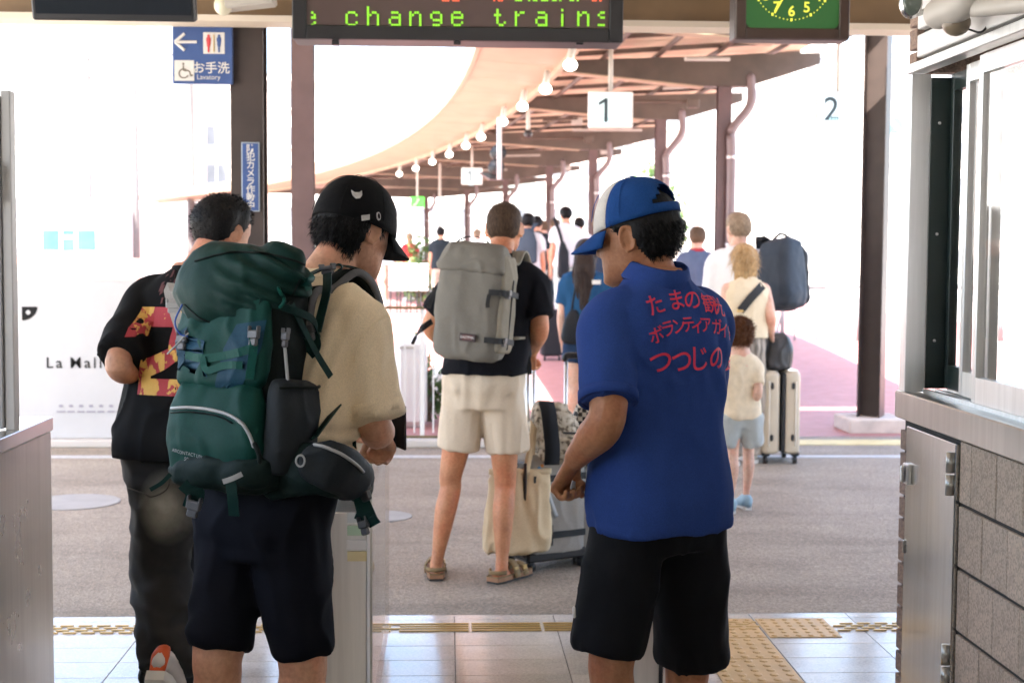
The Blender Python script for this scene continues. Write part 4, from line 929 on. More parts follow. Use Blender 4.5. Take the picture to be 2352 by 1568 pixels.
# ================================================================== people: shared builders
HZ = [0.112, 0.108, 0.098, 0.080, 0.055, 0.025, -0.005, -0.032, -0.056, -0.076, -0.094, -0.110, -0.121, -0.126]
HW = [0.004, 0.026, 0.048, 0.064, 0.075, 0.079, 0.078, 0.075, 0.070, 0.065, 0.057, 0.043, 0.024, 0.004]
HB = [0.008, -0.030, -0.058, -0.081, -0.098, -0.104, -0.102, -0.092, -0.076, -0.060, -0.042, -0.018, 0.015, 0.046]
HF = [0.014, 0.040, 0.060, 0.077, 0.089, 0.094, 0.092, 0.091, 0.091, 0.091, 0.092, 0.091, 0.078, 0.054]
def head_verts(n=60, m=46):
    z = np.interp(np.linspace(0, len(HZ) - 1, m), range(len(HZ)), HZ)
    w_ = np.interp(-z, -np.array(HZ), HW); b_ = np.interp(-z, -np.array(HZ), HB); f_ = np.interp(-z, -np.array(HZ), HF)
    th = np.linspace(0, 2 * math.pi, n, endpoint=False); sn, cs = np.sin(th), np.cos(th)
    R = []
    for k in range(m):
        x = w_[k] * np.sign(sn) * np.abs(sn) ** 0.92; yc, hh = (f_[k] + b_[k]) / 2, (f_[k] - b_[k]) / 2
        y = yc + hh * np.sign(cs) * np.abs(cs) ** 0.9; zz = np.full(n, z[k])
        fr = np.clip(cs, 0, 1) ** 0.5
        g = lambda cx, cz, sx, sz: np.exp(-((np.abs(x) - cx) / sx) ** 2 - ((zz - cz) / sz) ** 2) * fr
        nose = np.interp(-zz, [-0.02, 0.0, 0.020, 0.036, 0.046, 0.052], [0.0, 0.007, 0.017, 0.027, 0.016, 0.0])
        nw = np.interp(-zz, [-0.02, 0.02, 0.036, 0.046], [0.010, 0.012, 0.016, 0.019])
        y = y + nose * np.exp(-(x / nw) ** 2) * fr - 0.012 * g(0.031, 0.004, 0.017, 0.011) + 0.005 * g(0.025, 0.022, 0.03, 0.009)
        y = y + 0.007 * g(0.0, -0.067, 0.02, 0.006) + 0.007 * g(0.0, -0.079, 0.018, 0.006) - 0.004 * g(0, -0.073, 0.022, 0.003) + 0.007 * g(0, -0.106, 0.022, 0.012)
        y = y + 0.004 * g(0.045, -0.03, 0.02, 0.02)
        R.append(np.column_stack([x, y, zz]))
    return R
HEADR = head_verts()
def ear_mb(side):
    mb = MB(); c = A3(side * 0.080, -0.012, -0.014); ax = np.array([[0.9 * side, -0.42, 0], [0.42 * side, 0.9, -0.12], [0, 0.12, 1.0]])
    mb.ell(c, (0.007, 0.016, 0.029), ax, 14, 8)
    an = np.linspace(math.radians(-60), math.radians(215), 12)
    pts = [c + A3(0.006, -math.cos(q) * 0.0165, math.sin(q) * 0.030) @ ax for q in an]
    mb.tube(pts, [0.005] * 11 + [0.004], 8, m=24); mb.ell(c + A3(0.003, 0.004, -0.026) @ ax, (0.006, 0.008, 0.009), ax, 10, 6)
    return mb
EARS = [ear_mb(-1).arr(), ear_mb(1).arr()]
class Frame:
    def __init__(s, o, yaw=0, pitch=0, roll=0, k=1.0):
        M = (Matrix.Rotation(yaw, 3, 'Z') @ Matrix.Rotation(-pitch, 3, 'X') @ Matrix.Rotation(roll, 3, 'Y'))
        s.o = np.asarray(o, float); s.ax = np.array(M.transposed()) * k; s.k = k
    def __call__(s, v): return s.o + np.asarray(v, float) @ s.ax
    def d(s, v): return np.asarray(v, float) @ s.ax / s.k
    def inv(s, p): return (np.asarray(p, float) - s.o) @ np.linalg.inv(s.ax)

def hand(mb, wr, d, s, curl=(0.5, 0.6, 0.4), thumb=(0.6, 0.7, 0.35), k=1.0, spread=0.0):
    """wrist, direction of the fingers, direction of the thumb side"""
    wr = np.asarray(wr, float); d = nrm(d); s = nrm(np.asarray(s, float) - d * np.dot(s, d)); n = np.cross(s, d)   # n: back of the hand for the given side
    if isinstance(curl, dict): n = n * curl.get('flip', 1); cr = curl['c']
    else: cr = curl
    mb.tube([wr - d * 0.02 * k, wr + d * 0.02 * k, wr + d * 0.06 * k, wr + d * 0.09 * k], [(0.024 * k, 0.019 * k), (0.031 * k, 0.018 * k), (0.039 * k, 0.016 * k), (0.038 * k, 0.013 * k)], 14, flat=n)
    for o, L in ((0.029, 0.072), (0.0105, 0.080), (-0.009, 0.075), (-0.027, 0.060)):
        p = wr + d * (0.088 - abs(o) * 0.15) * k + s * o * k; pts = [p - d * 0.012 * k, p]; a = spread * o * 10; dd = nrm(d + s * a)
        ang = 0
        for f_, c_ in zip((0.45, 0.32, 0.25), cr):
            ang += c_; q = dd * math.cos(ang) - n * math.sin(ang); p = p + q * L * f_ * k; pts.append(p)
        mb.tube(pts, [0.0098 * k, 0.0096 * k, 0.0088 * k, 0.008 * k, 0.007 * k], 9, m=14)
    b = wr + d * 0.025 * k + s * 0.022 * k; t1 = nrm(d * thumb[0] + s * thumb[1] - n * thumb[2]); p1 = b + t1 * 0.042 * k; t2 = nrm(d * 0.9 + s * 0.15 - n * (thumb[2] + 0.25)); p2 = p1 + t2 * 0.03 * k; p3 = p2 + t2 * 0.022 * k
    mb.tube([b - t1 * 0.01 * k, b, p1, p2, p3], [0.013 * k, 0.0145 * k, 0.0115 * k, 0.010 * k, 0.008 * k], 10, m=14)

TORSO = [(0.485, 0.160, 0.112, -0.004), (0.53, 0.172, 0.122, -0.008), (0.58, 0.162, 0.114, -0.002), (0.64, 0.155, 0.108, 0.002), (0.70, 0.168, 0.113, 0.004),
         (0.75, 0.182, 0.116, 0.002), (0.785, 0.188, 0.108, -0.004), (0.812, 0.170, 0.090, -0.010), (0.834, 0.122, 0.072, -0.016), (0.850, 0.076, 0.060, -0.018), (0.866, 0.060, 0.056, -0.014)]
class Body:
    def __init__(s, base, H, yaw, lean=(0, 0), bw=1.0, bd=1.0, hyaw=None, hpitch=0.0, hroll=0.0, hoff=(0, 0, 0), hk=1.0, twist=0.0):
        s.base = np.asarray(base, float); s.H = H; s.yaw = yaw; s.lean = lean; s.bw = bw * H / 1.72; s.bd = bd * H / 1.72; s.twist = twist
        s.hyaw = yaw if hyaw is None else hyaw
        hc = s.w((0, 0.035 * H / 1.72, 0.930 * H)) + np.asarray(hoff, float)
        s.head = Frame(hc, s.hyaw, hpitch, hroll, hk * (H / 1.72) ** 0.5)
    def yaw_at(s, z):
        t = min(max((z / s.H - 0.5) / 0.3, 0), 1); return s.yaw + s.twist * t
    def w(s, l):
        z = l[2]; t = max((z / s.H - 0.5) / 0.33, 0); a = s.yaw_at(z); r = A3(math.cos(a), math.sin(a), 0); f = A3(-math.sin(a), math.cos(a), 0)
        r0 = A3(math.cos(s.yaw), math.sin(s.yaw), 0); f0 = A3(-math.sin(s.yaw), math.cos(s.yaw), 0)
        return s.base + r * l[0] + f * l[1] + A3(0, 0, z) + r0 * s.lean[0] * t + f0 * s.lean[1] * t
    def dirw(s, l): a = s.yaw; return A3(math.cos(a), math.sin(a), 0) * l[0] + A3(-math.sin(a), math.cos(a), 0) * l[1] + A3(0, 0, l[2])
    def ring(s, z, hw, hd, cy, n=32, e=2.5):
        an = np.linspace(0, 2 * math.pi, n, endpoint=False); c, q = np.cos(an), np.sin(an)
        X = hw * np.sign(c) * np.abs(c) ** (2 / e); Yy = cy + hd * np.sign(q) * np.abs(q) ** (2 / e)
        return np.array([s.w((x, y, z)) for x, y in zip(X, Yy)])
    def shoulder(s, side): return s.w((side * 0.158 * s.bw, -0.006, 0.798 * s.H))
    def hip(s, side): return s.w((side * 0.088 * s.bw, 0, 0.50 * s.H))
    def torso(s, mb, t=0.0, z0=0.485, z1=0.87, loose=0.0, bell=0.0, hem_in=True, n=32):
        zf = [q[0] for q in TORSO]; R = []
        zs = [z for z in np.linspace(z0, z1, 16)]
        def at_(z, dt=0.0):
            zz = max(z, zf[0]); hw, hd, cy = (np.interp(zz, zf, [q[k] for q in TORSO]) for k in (1, 2, 3))
            lo = loose * min(1, max(0, (0.80 - z) / 0.12)) + bell * max(0, (0.66 - z) / 0.16)
            tt = t * (1 if z < 0.83 else max(0.25, 1 - (z - 0.83) / 0.04))
            return s.ring(z * s.H, hw * s.bw + tt + lo + dt, hd * s.bd + tt + lo + dt, cy, n)
        if hem_in: R += [at_(z0 + 0.035, -0.028), at_(z0, -0.016)]
        R += [at_(z) for z in zs]; mb.rings(R); return mb
    def arm_mb(s, mb, side, E, W, k=1.0):
        S_ = s.shoulder(side); E = np.asarray(E, float); W = np.asarray(W, float); k = k * s.H / 1.72
        mb.tube([S_, S_ * 0.6 + E * 0.4, S_ * 0.12 + E * 0.88, E * 0.82 + W * 0.18 , E * 0.6 + W * 0.4, E * 0.25 + W * 0.75, W], [0.055 * k, 0.050 * k, 0.041 * k, 0.043 * k, 0.042 * k, 0.032 * k, 0.027 * k], 14, m=24)
    def leg_mb(s, mb, side, K, A, k=1.0):
        h = s.hip(side); K = np.asarray(K, float); A = np.asarray(A, float); k = k * s.H / 1.72; bk = s.dirw((0, -0.016, 0))
        mb.tube([h, h * 0.5 + K * 0.5, K + A3(0, 0, 0.06), K, K * 0.75 + A * 0.25 + bk, K * 0.5 + A * 0.5 + bk * 0.8, K * 0.18 + A * 0.82, A], [0.083 * k, 0.074 * k, 0.056 * k, 0.053 * k, 0.055 * k, 0.047 * k, 0.032 * k, 0.032 * k], 16, m=34)
    def head_mb(s, mb, ears=True):
        V = np.concatenate([s.head(r) for r in HEADR]); n = len(HEADR[0]); R = [V[i * n:(i + 1) * n] for i in range(len(HEADR))]; mb.rings(R)
        if ears:
            for v, f in EARS: mb.add(s.head(v), f)
        nb = s.w((0, -0.012, 0.825 * s.H)); nt = s.head((0, -0.028, -0.05))
        mb.tube([nb - A3(0, 0, 0.04), nb, nb * 0.5 + nt * 0.5, nt, nt + A3(0, 0, 0.04)], [0.078, 0.066, 0.059, 0.058, 0.05], 18, m=12)
    def foot_mb(s, mb, A, yaw, pitch=0.0, k=1.0):
        f = Frame(A, yaw, pitch, 0, k)
        mb.tube([f((0, -0.035, -0.03)), f((0, 0.0, -0.02)), f((0, 0.08, -0.045)), f((0, 0.15, -0.058)), f((0, 0.185, -0.062))], [(0.028, 0.034), (0.034, 0.04), (0.04, 0.028), (0.045, 0.017), (0.034, 0.012)], 14, flat=f.d((0, 0, 1)))

def sleeve(mb, S_, E, f, r0=0.075, r1=0.07, P=None, side=1):
    d = nrm(np.asarray(E) - S_); L = np.linalg.norm(np.asarray(E) - S_) * f; e = S_ + d * L
    if P is not None:
        cl = P.w((np.sign(side) * 0.075 * P.bw, -0.012, 0.806 * P.H)); s1 = S_ + d * 0.03
        mb.tube([cl, cl * 0.45 + S_ * 0.55 + A3(0, 0, 0.004), s1, s1 * 0.6 + e * 0.4, e, e, e - d * 0.03], [r0 * 0.82, r0 * 0.92, r0, (r0 + r1) / 2, r1, r1 * 0.9, r1 * 0.84], 20, m=30, caps='flat')
    return e, d
def ringband(c, d, r, h, t, n=28, ref=None, sq=(1, 1)):
    d = nrm(d); a = nrm(np.cross(d, A3(0.3, 1, 0.2) if ref is None else ref)); b = np.cross(d, a); an = np.linspace(0, 2 * math.pi, n, endpoint=False)
    def rr(rad, o): return np.asarray(c) + d * o + np.outer(np.cos(an), a) * rad * sq[0] + np.outer(np.sin(an), b) * rad * sq[1]
    R = [rr(r, -h / 2), rr(r + t, -h / 2), rr(r + t, h / 2), rr(r, h / 2), rr(r, -h / 2)]
    return MB().rings(R, caps=False)
def hair_shell(P, thick, mt, parent, name='hair', strands=0, slen=0.03, sw=0.002, flow=None, seed=1, tex=0.003, curl=0.0, zmax=9.0):
    """thick(x,y,z) -> hair thickness in head space, <=0 where bare"""
    n = len(HEADR[0]); V = np.concatenate(HEADR); T = np.array([thick(*v) for v in V])
    ctr = np.column_stack([np.zeros(len(V)), np.full(len(V), 0.0), np.clip(V[:, 2], -0.06, 0.04)]); D = V - ctr; D /= np.maximum(np.linalg.norm(D, axis=1), 1e-6)[:, None]
    th = np.arctan2(V[:, 0], V[:, 1]); q = vn(np.column_stack([th * 14, V[:, 2] * 22, np.full(len(V), seed)])) + 0.6 * vn(np.column_stack([th * 40, V[:, 2] * 30, np.full(len(V), seed + 3.0)]))
    off = np.where(T > 0, T + tex * q, -0.005); W = V + D * off[:, None]
    F = []
    for j in range(len(HEADR) - 1):
        for i in range(n):
            f = (j * n + i, (j + 1) * n + i, (j + 1) * n + (i + 1) % n, j * n + (i + 1) % n)
            if max(T[list(f)]) > 0: F.append(f)
    if (T[:n] > 0).all(): F.append(tuple(range(n))[::-1])
    mb = MB().add(P.head(W), F)
    if strands:
        thd = np.abs(np.degrees(th)); idx = np.where((T > 0.002) & (V[:, 2] < zmax) & ~((thd > 84) & (thd < 116) & (V[:, 2] < 0.055)))[0]; rg = np.random.default_rng(seed); V2 = []; F2 = []
        for _ in range(strands):
            i = idx[rg.integers(len(idx))]; p = W[i] + rg.normal(size=3) * 0.003; fl = np.asarray(flow(p)) if flow else A3(0, -0.3, -1)
            d = nrm(fl + D[i] * 0.35 + rg.normal(size=3) * (0.25 + curl)); L = slen * rg.uniform(0.5, 1.2); s_ = nrm(np.cross(d, D[i] + rg.normal(size=3) * 0.3)) * sw / 2
            d2 = nrm(d + A3(0, 0, -0.3) + rg.normal(size=3) * curl * 1.6); k = len(V2); p1 = p + d * L * 0.5; p2 = p1 + d2 * L * 0.5
            V2 += [p - s_, p + s_, p1 + s_ * 0.8, p1 - s_ * 0.8, p2]; F2 += [(k, k + 1, k + 2, k + 3), (k + 3, k + 2, k + 4)]
        mb.add(P.head(np.array(V2)), F2)
    return obj(name, mb, mt, parent, True)
def hair_mat(name, col, rough=0.45):
    if name in MATS: return MATS[name]
    m, t, b = nodes(name); v = coords(t, (1, 1, 0.25))
    t.links.new(ramp(t, noise_n(t, v, 130, 3), [(0.25, sc(col, 0.5)), (0.55, col), (0.85, sc(col, 1.7))]), b.inputs['Base Color'])
    setc(b, 'Roughness', rough); setc(b, 'Specular IOR Level', 0.22); bump(t, b, noise_n(t, v, 160, 2), 0.5, 0.004); return m
def cap(P, parent, mc, mbrim, front=None, hole=False, z0=0.018, k=(0.088, 0.108, 0.108), brim=True, ctr=(0, -0.004, 0.018), tilt=0.0, name='cap'):
    """baseball cap in head space"""
    n, m = 48, 14; cx, cy, cz0 = ctr; R = []
    for j in range(m):
        t = j / (m - 1) * 0.985; ph = t * math.pi / 2; r = math.cos(ph) ** 0.80; h = math.sin(ph)
        an = np.linspace(0, 2 * math.pi, n, endpoint=False)
        X = cx + k[0] * r * np.sin(an); Yy = cy + k[1] * r * np.cos(an); Z = cz0 + k[2] * h * np.ones(n) - tilt * (Yy) * (1 - h)
        R.append(np.column_stack([X, Yy, Z]))
    def faces(cond):
        return [(j * n + i, j * n + (i + 1) % n, (j + 1) * n + (i + 1) % n, (j + 1) * n + i) for j in range(m - 1) for i in range(n) if cond(j, ((i + 0.5) / n * 360 + 180) % 360 - 180)]
    V = np.concatenate(R); inh = lambda j, a: hole and (2 <= j <= 6) and abs(abs(a) - 180) < 42 - 5.2 * (j - 2)
    isf = lambda j, a: front is not None and abs(a) < 64
    F = faces(lambda j, a: not isf(j, a) and not inh(j, a)); F.append(tuple(range((m - 1) * n, m * n)))
    o = obj(name, (P.head(V), F), mc, parent, True); md = o.modifiers.new('thickness', 'SOLIDIFY'); md.thickness = 0.003; md.offset = 1
    if front is not None:
        o2 = obj('cap_front', (P.head(V), faces(isf)), front, o, True); md = o2.modifiers.new('thickness', 'SOLIDIFY'); md.thickness = 0.0032; md.offset = 1
    mb = MB().ell(P.head((cx, cy, cz0 + k[2])), (0.007, 0.007, 0.005), n=10, m=6); obj('button', mb, mc, o, True)
    for q in range(6):
        aa = math.radians(60 * q + 30); pts = [P.head((cx + (k[0] + 0.003) * math.cos(t * 1.5) ** 0.8 * math.sin(aa), cy + (k[1] + 0.003) * math.cos(t * 1.5) ** 0.8 * math.cos(aa), cz0 + (k[2] + 0.0025) * math.sin(t * 1.5))) for t in np.linspace(0.1, 1, 8)]
        if hole and abs(abs((60 * q + 30 + 180) % 360 - 180) - 180) < 31: continue
        obj('seam', MB().tube(pts, 0.0011, 5, m=14), mc, o, True)
    if brim:
        B = []
        for r_ in np.linspace(0, 1, 7):
            row = []
            for a in np.linspace(-68, 68, 25):
                q = math.radians(a); ext = 0.068 * max(math.cos(q * 1.28), 0) ** 0.55
                x = cx + k[0] * 1.01 * math.sin(q) * (1 + 0.05 * r_); y = cy + k[1] * 1.01 * math.cos(q) + ext * r_
                z = cz0 + 0.001 - tilt * y - 0.016 * (math.sin(q) ** 2) * (0.5 + r_) - 0.024 * r_
                row.append((x, y, z))
            B.append(row)
        V = np.array(B).reshape(-1, 3); F = [(j * 25 + i, j * 25 + i + 1, (j + 1) * 25 + i + 1, (j + 1) * 25 + i) for j in range(6) for i in range(24)]
        ob = obj('brim', (P.head(V), F), mbrim, o, True); md = ob.modifiers.new('thickness', 'SOLIDIFY'); md.thickness = 0.004; md.offset = 0
    return o
def shoe(parent, A, yaw, pitch, mt, msole, k=1.0, name='shoe', heel=None, label=None):
    f = Frame(A, yaw, pitch, 0, k); mb = MB()
    mb.tube([f((0, -0.058, -0.045)), f((0, -0.035, -0.03)), f((0, 0.02, -0.025)), f((0, 0.09, -0.045)), f((0, 0.16, -0.06)), f((0, 0.195, -0.066))], [(0.026, 0.03), (0.036, 0.042), (0.041, 0.046), (0.045, 0.034), (0.044, 0.024), (0.03, 0.016)], 18, m=22, flat=f.d((0, 0, 1)))
    o = obj(name, mb, mt, parent, True, label)
    pts = [(-0.03, -0.075), (0.03, -0.075), (0.042, -0.04), (0.04, 0.05), (0.05, 0.12), (0.045, 0.18), (0.02, 0.215), (-0.02, 0.215), (-0.045, 0.18), (-0.05, 0.12), (-0.04, 0.05), (-0.042, -0.04)]
    R = [np.array([f((x * q, y, z)) for x, y in pts]) for z, q in ((-0.105, 0.96), (-0.098, 1.02), (-0.075, 1.0))]; obj('sole', MB().rings(R), msole, o, False)
    if heel:
        mb = MB(); mb.tube([f((0, -0.064, -0.07)), f((0, -0.062, -0.02)), f((0, -0.05, 0.008))], [(0.026, 0.01), (0.03, 0.013), (0.024, 0.01)], 12, flat=f.d((0, 1, 0))); obj('heel_patch', mb, heel, o, True)
    return o
SK_ASIA = skin('skin_tan', (0.50, 0.27, 0.17)); SK_LIGHT = skin('skin_light', (0.62, 0.35, 0.225)); SK_DARKER = skin('skin_sunned', (0.45, 0.215, 0.11)); SK_PALE = skin('skin_pale', (0.72, 0.47, 0.36))
H_BLACK = hair_mat('black_hair', (0.005, 0.0045, 0.0045), 0.6); H_BROWN = hair_mat('brown_hair', (0.12, 0.075, 0.045), 0.6); H_BLOND = hair_mat('blond_hair', (0.5, 0.33, 0.16)); H_GREYB = hair_mat('ash_hair', (0.3, 0.22, 0.15), 0.6); H_DBROWN = hair_mat('dark_brown_hair', (0.035, 0.022, 0.018)); H_RED = hair_mat('curly_brown_hair', (0.14, 0.055, 0.022))
def d2(v): return math.radians(v)
# ================================================================== man in the blue polo shirt
P = Body((X_of(1522, 3.66), 3.66, 0), 1.748, d2(30), lean=(0.0, 0.03), bw=1.0, bd=1.02, hyaw=d2(57), hpitch=d2(7), hoff=(-0.022, 0.0, -0.018), hk=1.07)
pa = thing('person', 'person in a blue polo shirt and blue cap seen from behind, looking left', 'person', P.base)
M_POLO = cloth('polo_blue', (0.025, 0.06, 0.235), var=0.06, bs=0.16, wr=9)
M_SHORT = cloth('black_shorts', (0.0055, 0.0055, 0.007), var=0.2, bs=0.3, wr=9, rough=0.7)
EL, WL = at(1398, 965, 3.47), at(1322, 1052, 3.60); ER, WR = at(1610, 960, 3.98), at(1480, 990, 4.05)
KL, AL = at(1405, 1560, 3.60), at(1418, 1900, 3.60); KR, AR = at(1578, 1575, 3.74), at(1585, 1885, 3.74)
mb = MB(); P.torso(mb, -0.012, hem_in=False); P.head_mb(mb); P.arm_mb(mb, -1, EL, WL, 1.12); P.arm_mb(mb, 1, ER, WR, 1.1)
P.leg_mb(mb, -1, KL, AL, 1.06); P.leg_mb(mb, 1, KR, AR, 1.06); P.foot_mb(mb, AL, d2(25)); P.foot_mb(mb, AR, d2(20))
hd = nrm(at(1292, 1108, 3.66) - WL); hand(mb, WL + nrm(WL - EL) * 0.012, hd, A3(0.55, 0.75, 0.1), curl={'c': (1.1, 1.35, 1.0), 'flip': 1}, thumb=(0.95, 0.12, 0.45), k=1.06)
hand(mb, WR, WR - ER, A3(0, 0, 1), (0.5, 0.6, 0.4))
VF = remesh(mb, 0.0042, 2, 0.4); obj('body', VF, SK_DARKER, pa, True)
mb = MB(); P.torso(mb, 0.012, z0=0.487, z1=0.866, loose=0.006, bell=0.012)
sl = []
for sd_, E in ((-1, EL), (1, ER)): sl.append(sleeve(mb, P.shoulder(sd_), E, 0.80 if sd_ < 0 else 0.7, 0.078, 0.071, P, sd_))
VF = remesh(mb, 0.0075, 5, 0.5); hemz = 0.487 * P.H
def polo_w(V):
    f = wrinkles(0.0046, 4.5, (1.2, 1.2, 0.5), 0.0018, 3.1)(V)
    side = P.shoulder(-1); dd = np.linalg.norm(V - (side + A3(0.06, 0.0, -0.13)), axis=1)
    f = f + 0.006 * np.exp(-(dd / 0.09) ** 2) * np.sin((V[:, 2] + V[:, 0] * 0.8) * 105)
    dr = np.linalg.norm(V - P.w((0.17, -0.06, 0.74 * P.H)), axis=1); f = f + 0.006 * np.exp(-(dr / 0.11) ** 2) * np.sin((V[:, 0] * 1.5 + V[:, 2] * 0.5) * 80)
    a = (V[:, 0] * 0.75 + V[:, 2] * 0.66) * 36 + 2.5 * vn(V * 4); f = f + 0.0022 * np.sin(a) * np.clip(1.25 - V[:, 2], 0, 0.3) / 0.3
    return f + 0.0016 * (V[:, 2] < hemz + 0.028)
VF = displace(VF, polo_w); polo = obj('polo_shirt', VF, M_POLO, pa, True); polo_tree = bvh(VF)
e, d_ = sl[0]; obj('cuff', ringband(e - d_ * 0.006, d_, 0.0675, 0.026, 0.0075), cloth('polo_rib', (0.022, 0.053, 0.215), bs=0.3), polo, True)
# collar
def collar(P, mt, parent, c0, rad, h=0.042, tilt=0.25, flare=0.016, n=40):
    f = Frame(c0, P.yaw + P.twist, -tilt, 0); an = np.linspace(0, 2 * math.pi, n, endpoint=False)
    prof = [(0.0, -0.012), (0.003, h * 0.8), (0.007, h), (0.012, h * 0.92), (flare + 0.006, 0.004), (flare, -0.004), (0.010, h * 0.6), (0.006, -0.012)]
    R = [np.array([f(((rad[0] + r) * math.cos(q), (rad[1] + r) * math.sin(q), z - 0.012 * max(0, math.sin(q)))) for q in an]) for r, z in prof]
    return obj('collar', MB().rings(R + [R[0]], caps=False), mt, parent, True)
collar(P, M_POLO, polo, P.w((0, -0.006, 0.853 * P.H)), (0.066, 0.068), 0.046, 0.28, 0.02)
# lettering on the back
M_LET = mat('pink_print', (0.62, 0.022, 0.075), 0.6, var=0.08)
def on_shirt(tree, txt, pos, size, name, mt, par, skew=0.0, tall=1.0, lift=0.0025):
    for ch, (px, py, rot) in zip(txt, pos):
        o, d = ray(px, py); h = tree.ray_cast(o, d, 30)
        if h[0] is None: continue
        nn = nrm(np.array(h[1])); nn = nn if np.dot(nn, np.array(d)) < 0 else -nn; nn[2] *= 0.3; nn = nrm(nn)
        rt = nrm(np.cross(A3(0, 0, 1), nn)); up = np.cross(nn, rt); cr, sr = math.cos(rot), math.sin(rot); r2 = rt * cr + up * sr; u2 = -rt * sr + up * cr
        V, F = glyphs(ch, size, bold=0.008); V = V.copy(); V[:, 1] *= tall; V[:, 0] += V[:, 1] * skew
        obj(name, decal(tree, V, F, np.array(h[0]), r2, u2, lift), mt, par)
on_shirt(polo_tree, 'たまの観光', [(1506, 703, 0.25), (1553, 692, 0.12), (1590, 691, 0.02), (1629, 700, -0.08), (1652, 706, -0.15)], 0.057, 'lettering', M_LET, polo, 0.1)
on_shirt(polo_tree, 'ボランティアガイド', [(1508, 772, 0.3), (1534, 757, 0.2), (1558, 751, 0.12), (1580, 747, 0.05), (1601, 749, 0), (1622, 748, -0.05), (1645, 753, -0.1), (1662, 761, -0.15), (1674, 768, -0.2)], 0.045, 'lettering', M_LET, polo, 0.05)
on_shirt(polo_tree, 'つつじの会', [(1516, 834, 0.1), (1565, 832, 0.05), (1606, 827, 0), (1648, 824, 0), (1674, 829, 0)], 0.07, 'lettering', M_LET, polo, 0.05)
# shorts
def shorts(P, mt, parent, hems, r_hip=0.012, rl=((0.105, 0.098), (0.105, 0.098)), z1=0.60, vox=0.009, wr=None, name='shorts', hipw=0.0):
    mb = MB(); zf = [q[0] for q in TORSO]; R = []
    for z in np.linspace(0.455, z1, 8):
        zz = max(z, 0.485); hw, hd, cy = (np.interp(zz, zf, [q[k] for q in TORSO]) for k in (1, 2, 3)); k_ = 1 if z > 0.49 else 0.93
        R.append(P.ring(z * P.H, (hw * P.bw + r_hip + hipw) * k_, (hd * P.bd + r_hip) * k_, cy))
    mb.rings(R)
    for sd_, (hm, (ra, rb)) in zip((-1, 1), zip(hems, rl)):
        h = P.hip(sd_) + A3(0, 0, 0.02); hm = np.asarray(hm, float); d = nrm(hm - h)
        mb.tube([h, h * 0.6 + hm * 0.4, hm, hm - d * 0.002, hm - d * 0.035], [(0.100, 0.108), ((0.1 + ra) / 2, (0.108 + rb) / 2), (ra, rb), (ra * 0.86, rb * 0.86), (ra * 0.8, rb * 0.8)], 20, m=26, flat=P.dirw((0, 1, 0)), caps='flat')
    VF = remesh(mb, vox, 12, 0.5); VF = displace(VF, wr or wrinkles(0.005, 6, (1, 1, 0.5), 0.002, 9.3))
    return obj(name, VF, mt, parent, True)
sh = shorts(P, M_SHORT, pa, (at(1396, 1488, 3.58), at(1590, 1505, 3.76)), 0.006, ((0.094, 0.1), (0.102, 0.105)), z1=0.525)
obj('white_tag', MB().tube([at(1318, 1395, 3.50), at(1319, 1415, 3.50)], 0.004, 6), M_SIGNW, sh, True)
for A_, yw in ((AL, 25), (AR, 20)): shoe(pa, A_, d2(yw), 0, M_BLACK, M_SIGNW)
# hair, cap and face details
def hA(x, y, z):
    th = abs(math.degrees(math.atan2(x, y)))                    # 0 front, 180 back
    lo = np.interp(th, [0, 60, 78, 90, 100, 112, 135, 180], [0.06, 0.045, 0.0, -0.012, 0.028, -0.035, -0.066, -0.072])
    if z < lo - 0.0: return -1
    return min(0.013 if z < 0.02 else 0.0075, 0.004 + (z - lo) * 0.55) if z < 0.06 else 0.004
hair_shell(P, hA, H_BLACK, pa, strands=2600, slen=0.015, sw=0.0018, zmax=0.02, flow=lambda p: A3(0, -0.9, -0.55) if p[1] > -0.05 else A3(0, -0.25, -1), seed=4)
M_CAPB = cloth('cap_blue', (0.012, 0.06, 0.22), var=0.05, bs=0.25, wr=120); M_CAPW = cloth('cap_white', (0.66, 0.62, 0.56), var=0.04, bs=0.2)
cp_ = cap(P, pa, M_CAPB, M_CAPB, front=M_CAPW, hole=True, tilt=0.17, ctr=(0, -0.004, 0.024), k=(0.093, 0.110, 0.112))
mb = MB().ell(P.head((-0.031, 0.083, 0.004)), (0.0135,) * 3, n=14); obj('eye', mb, mat('eye_white', (0.6, 0.57, 0.53), 0.15), pa, True)
lash = [P.head((-0.044, 0.090, 0.007)), P.head((-0.034, 0.098, 0.010)), P.head((-0.022, 0.0975, 0.008))]; obj('eyelash', MB().tube(lash, 0.0016, 5, m=8), H_BLACK, pa, True)
obj('eyebrow', MB().tube([P.head((-0.05, 0.082, 0.022)), P.head((-0.036, 0.0945, 0.027)), P.head((-0.016, 0.099, 0.024))], [0.002, 0.0035, 0.003], 6, m=8), H_BLACK, pa, True)
# slip of paper in the hand
a = at(1312, 1112, 3.62); b_ = at(1352, 1128, 3.80); t = obj('paper_slip', MB().band([a, (a + b_) / 2, b_], (0.25, 0.1, 1.0), 0.022, 0.0015), M_SIGNW); tag(t, 'white paper slip held in the left hand of the blue shirt', 'paper')

